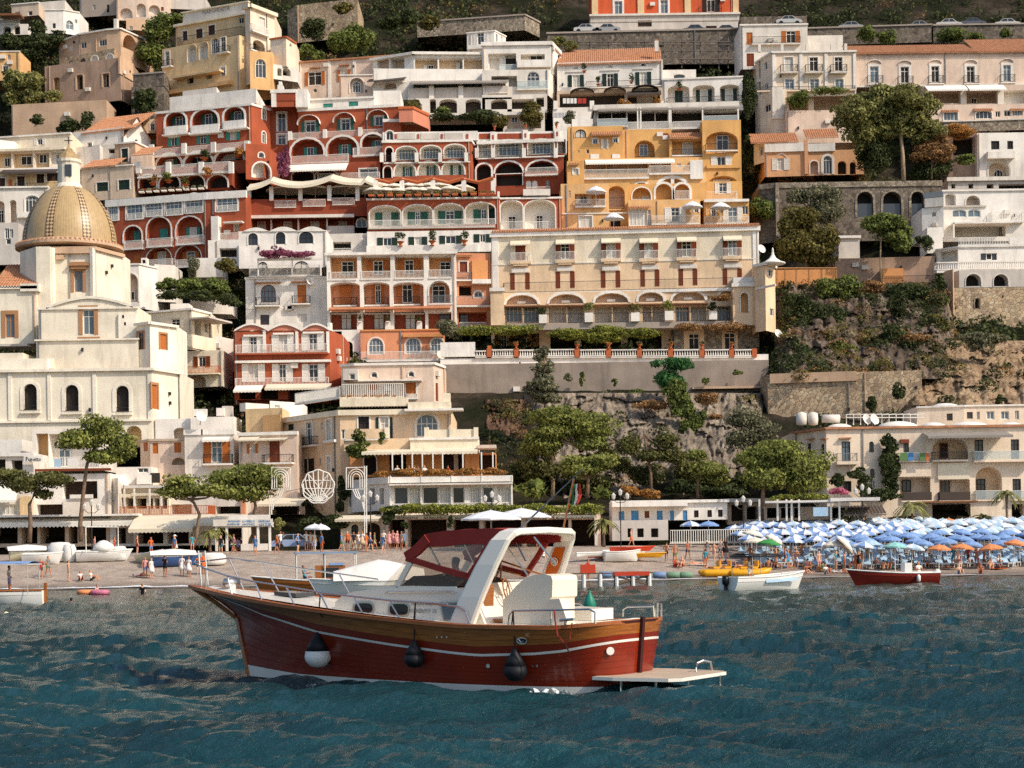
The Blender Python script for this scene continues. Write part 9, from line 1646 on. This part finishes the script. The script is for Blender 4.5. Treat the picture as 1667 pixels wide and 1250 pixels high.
paint('car_silver','#8f8f8e',rough=.3,coat=.5);paint('car_white','#b4b2ae',rough=.3,coat=.5);paint('car_dark','#4a4c52',rough=.3,coat=.5);paint('van_blue','#8494b4',rough=.35)
for c_,x,y,Y,m,w in(('A4',298,138,266,'car_white','white car behind the white corner house'),('A4',660,172,263,'car_silver','silver car left of the bright bush'),('A4',1055,168,263,'car_silver','silver saloon in the road wall gap'),('A4',1226,156,263,'car_white','white hatchback above the wide bush'),('A4',1566,154,263,'car_white','white hatchback at the right end of the road'),('A4',1365,150,263.5,'car_dark','dark car between the white hatchbacks'),('A3',612,205,271,'car_white','white car left below the orange palazzo'),('A3',1315,210,271,'car_dark','dark car below the palazzo middle'),('A3',1515,212,271,'car_dark','dark car below the palazzo right end'),('A3',750,205,271,'car_silver','silver car below the palazzo left windows')):car(w,P(*C(c_,x,y),Y)-Vector((0,0,.4)),m)
car('pale blue van parked by the kiosk',gp(478,152),'van_blue',.2,None)
def hangings():
 for i,(x0,x1,m,w)in enumerate(((872,912,'green','green'),(914,944,'blue','blue'),(978,1010,'green','lime'),(1012,1026,'orange','orange'))):a,b=P(*C('C4',x0,450),164.7),P(*C('C4',x1,492),164.7);mb=MB();mb.box(a.x,b.x,a.y-.03,a.y,b.z,a.z,CLOTH[m]);tag(put('towel',mb.mesh('towel')),f'{w} towel hanging on the beach hotel balcony','towel','towels on the balcony')
 for i,(x0,x1,m)in enumerate(((462,482,'white'),(486,506,'white'),(510,530,'white'),(534,550,'white'),(556,585,'red'),(588,612,'red'))):a,b=P(*C('A3',x0,635),245.4),P(*C('A3',x1,668),245.4);mb=MB();mb.box(a.x,b.x,a.y-.03,a.y,b.z,a.z,CLOTH[m]);tag(put('laundry',mb.mesh('laundry')),f'{m} cloth, {ORD[i]} from the left on the laundry line','laundry','laundry line of the tiled house')
 a,b=P(*C('C1',345,455),161.4),P(*C('C1',398,500),161.4);mb=MB();mb.box(a.x,b.x,a.y-.03,a.y,b.z,a.z,CLOTH['white']);tag(put('towel',mb.mesh('towel')),'white towel on the balcony behind the tall pine','towel');a,b=P(*C('C1',275,460),161.4),P(*C('C1',312,500),161.4);mb=MB();mb.box(a.x,b.x,a.y-.03,a.y,b.z,a.z,'u_sky');tag(put('towel',mb.mesh('towel')),'pale blue towel on the balcony behind the tall pine','towel')
 for crop,L,Y,w in(('C4',((690,275),(730,275)),169,'beach hotel roof'),('C1',((632,567),),159.2,'white roof terrace'),('C1',((1022,245),),166,'beige house roof'),('B2',((415,628),),208.6,'white house wall'),('B4',((138,378),(235,870)),203,'cream tower'),('B2',((1258,1105),(625,1128)),201,'orange house rail')):
  for i,(x,y)in enumerate(L):
   p=P(*C(crop,x,y),Y);mb=MB();d=Vector((.5,-.8,.35)).normalized();e=d.cross(Vector((0,0,1))).normalized();f=e.cross(d);mb.grid([[p+d*(.25*r*r)*.8+(e*math.cos(a)+f*math.sin(a))*r*.55 for a in np.linspace(0,6.283,15)]for r in(.05,.5,1)],'white');mb.tube([p,p-d*.3-Vector((0,0,.7))],.04,'greymetal',5);tag(put('satellite_dish',mb.mesh('dish')),f'{("first", "second")[i]} satellite dish on the {w}','satellite dish','satellite dishes')
 for i,(px,Y)in enumerate(((357,150.8),(362,151.4),(374,150.6),(387,151.0),(392,151.6))):person(f'guest in a blue shirt seated at the kiosk, {ORD[i]} from the left',gp(px,Y),'chair',i*1.1,('navy','lilac')[i%2],'navy',i%4,i%5,group='guests at the kiosk')
 for i,(x,Y)in enumerate(((935,157.6),(1010,157.8),(1040,157.5),(1060,158),(1105,157.6),(1250,158))):p=P(*C('C2',x,655),Y);person(f'diner, {ORD[i]} from the left on the flower terrace',p-Vector((0,0,.35)),'chair',i*1.7,('white','pink','white','grey','white','red')[i],'navy',i%4,i%5,group='diners on the flower terrace')
hangings()
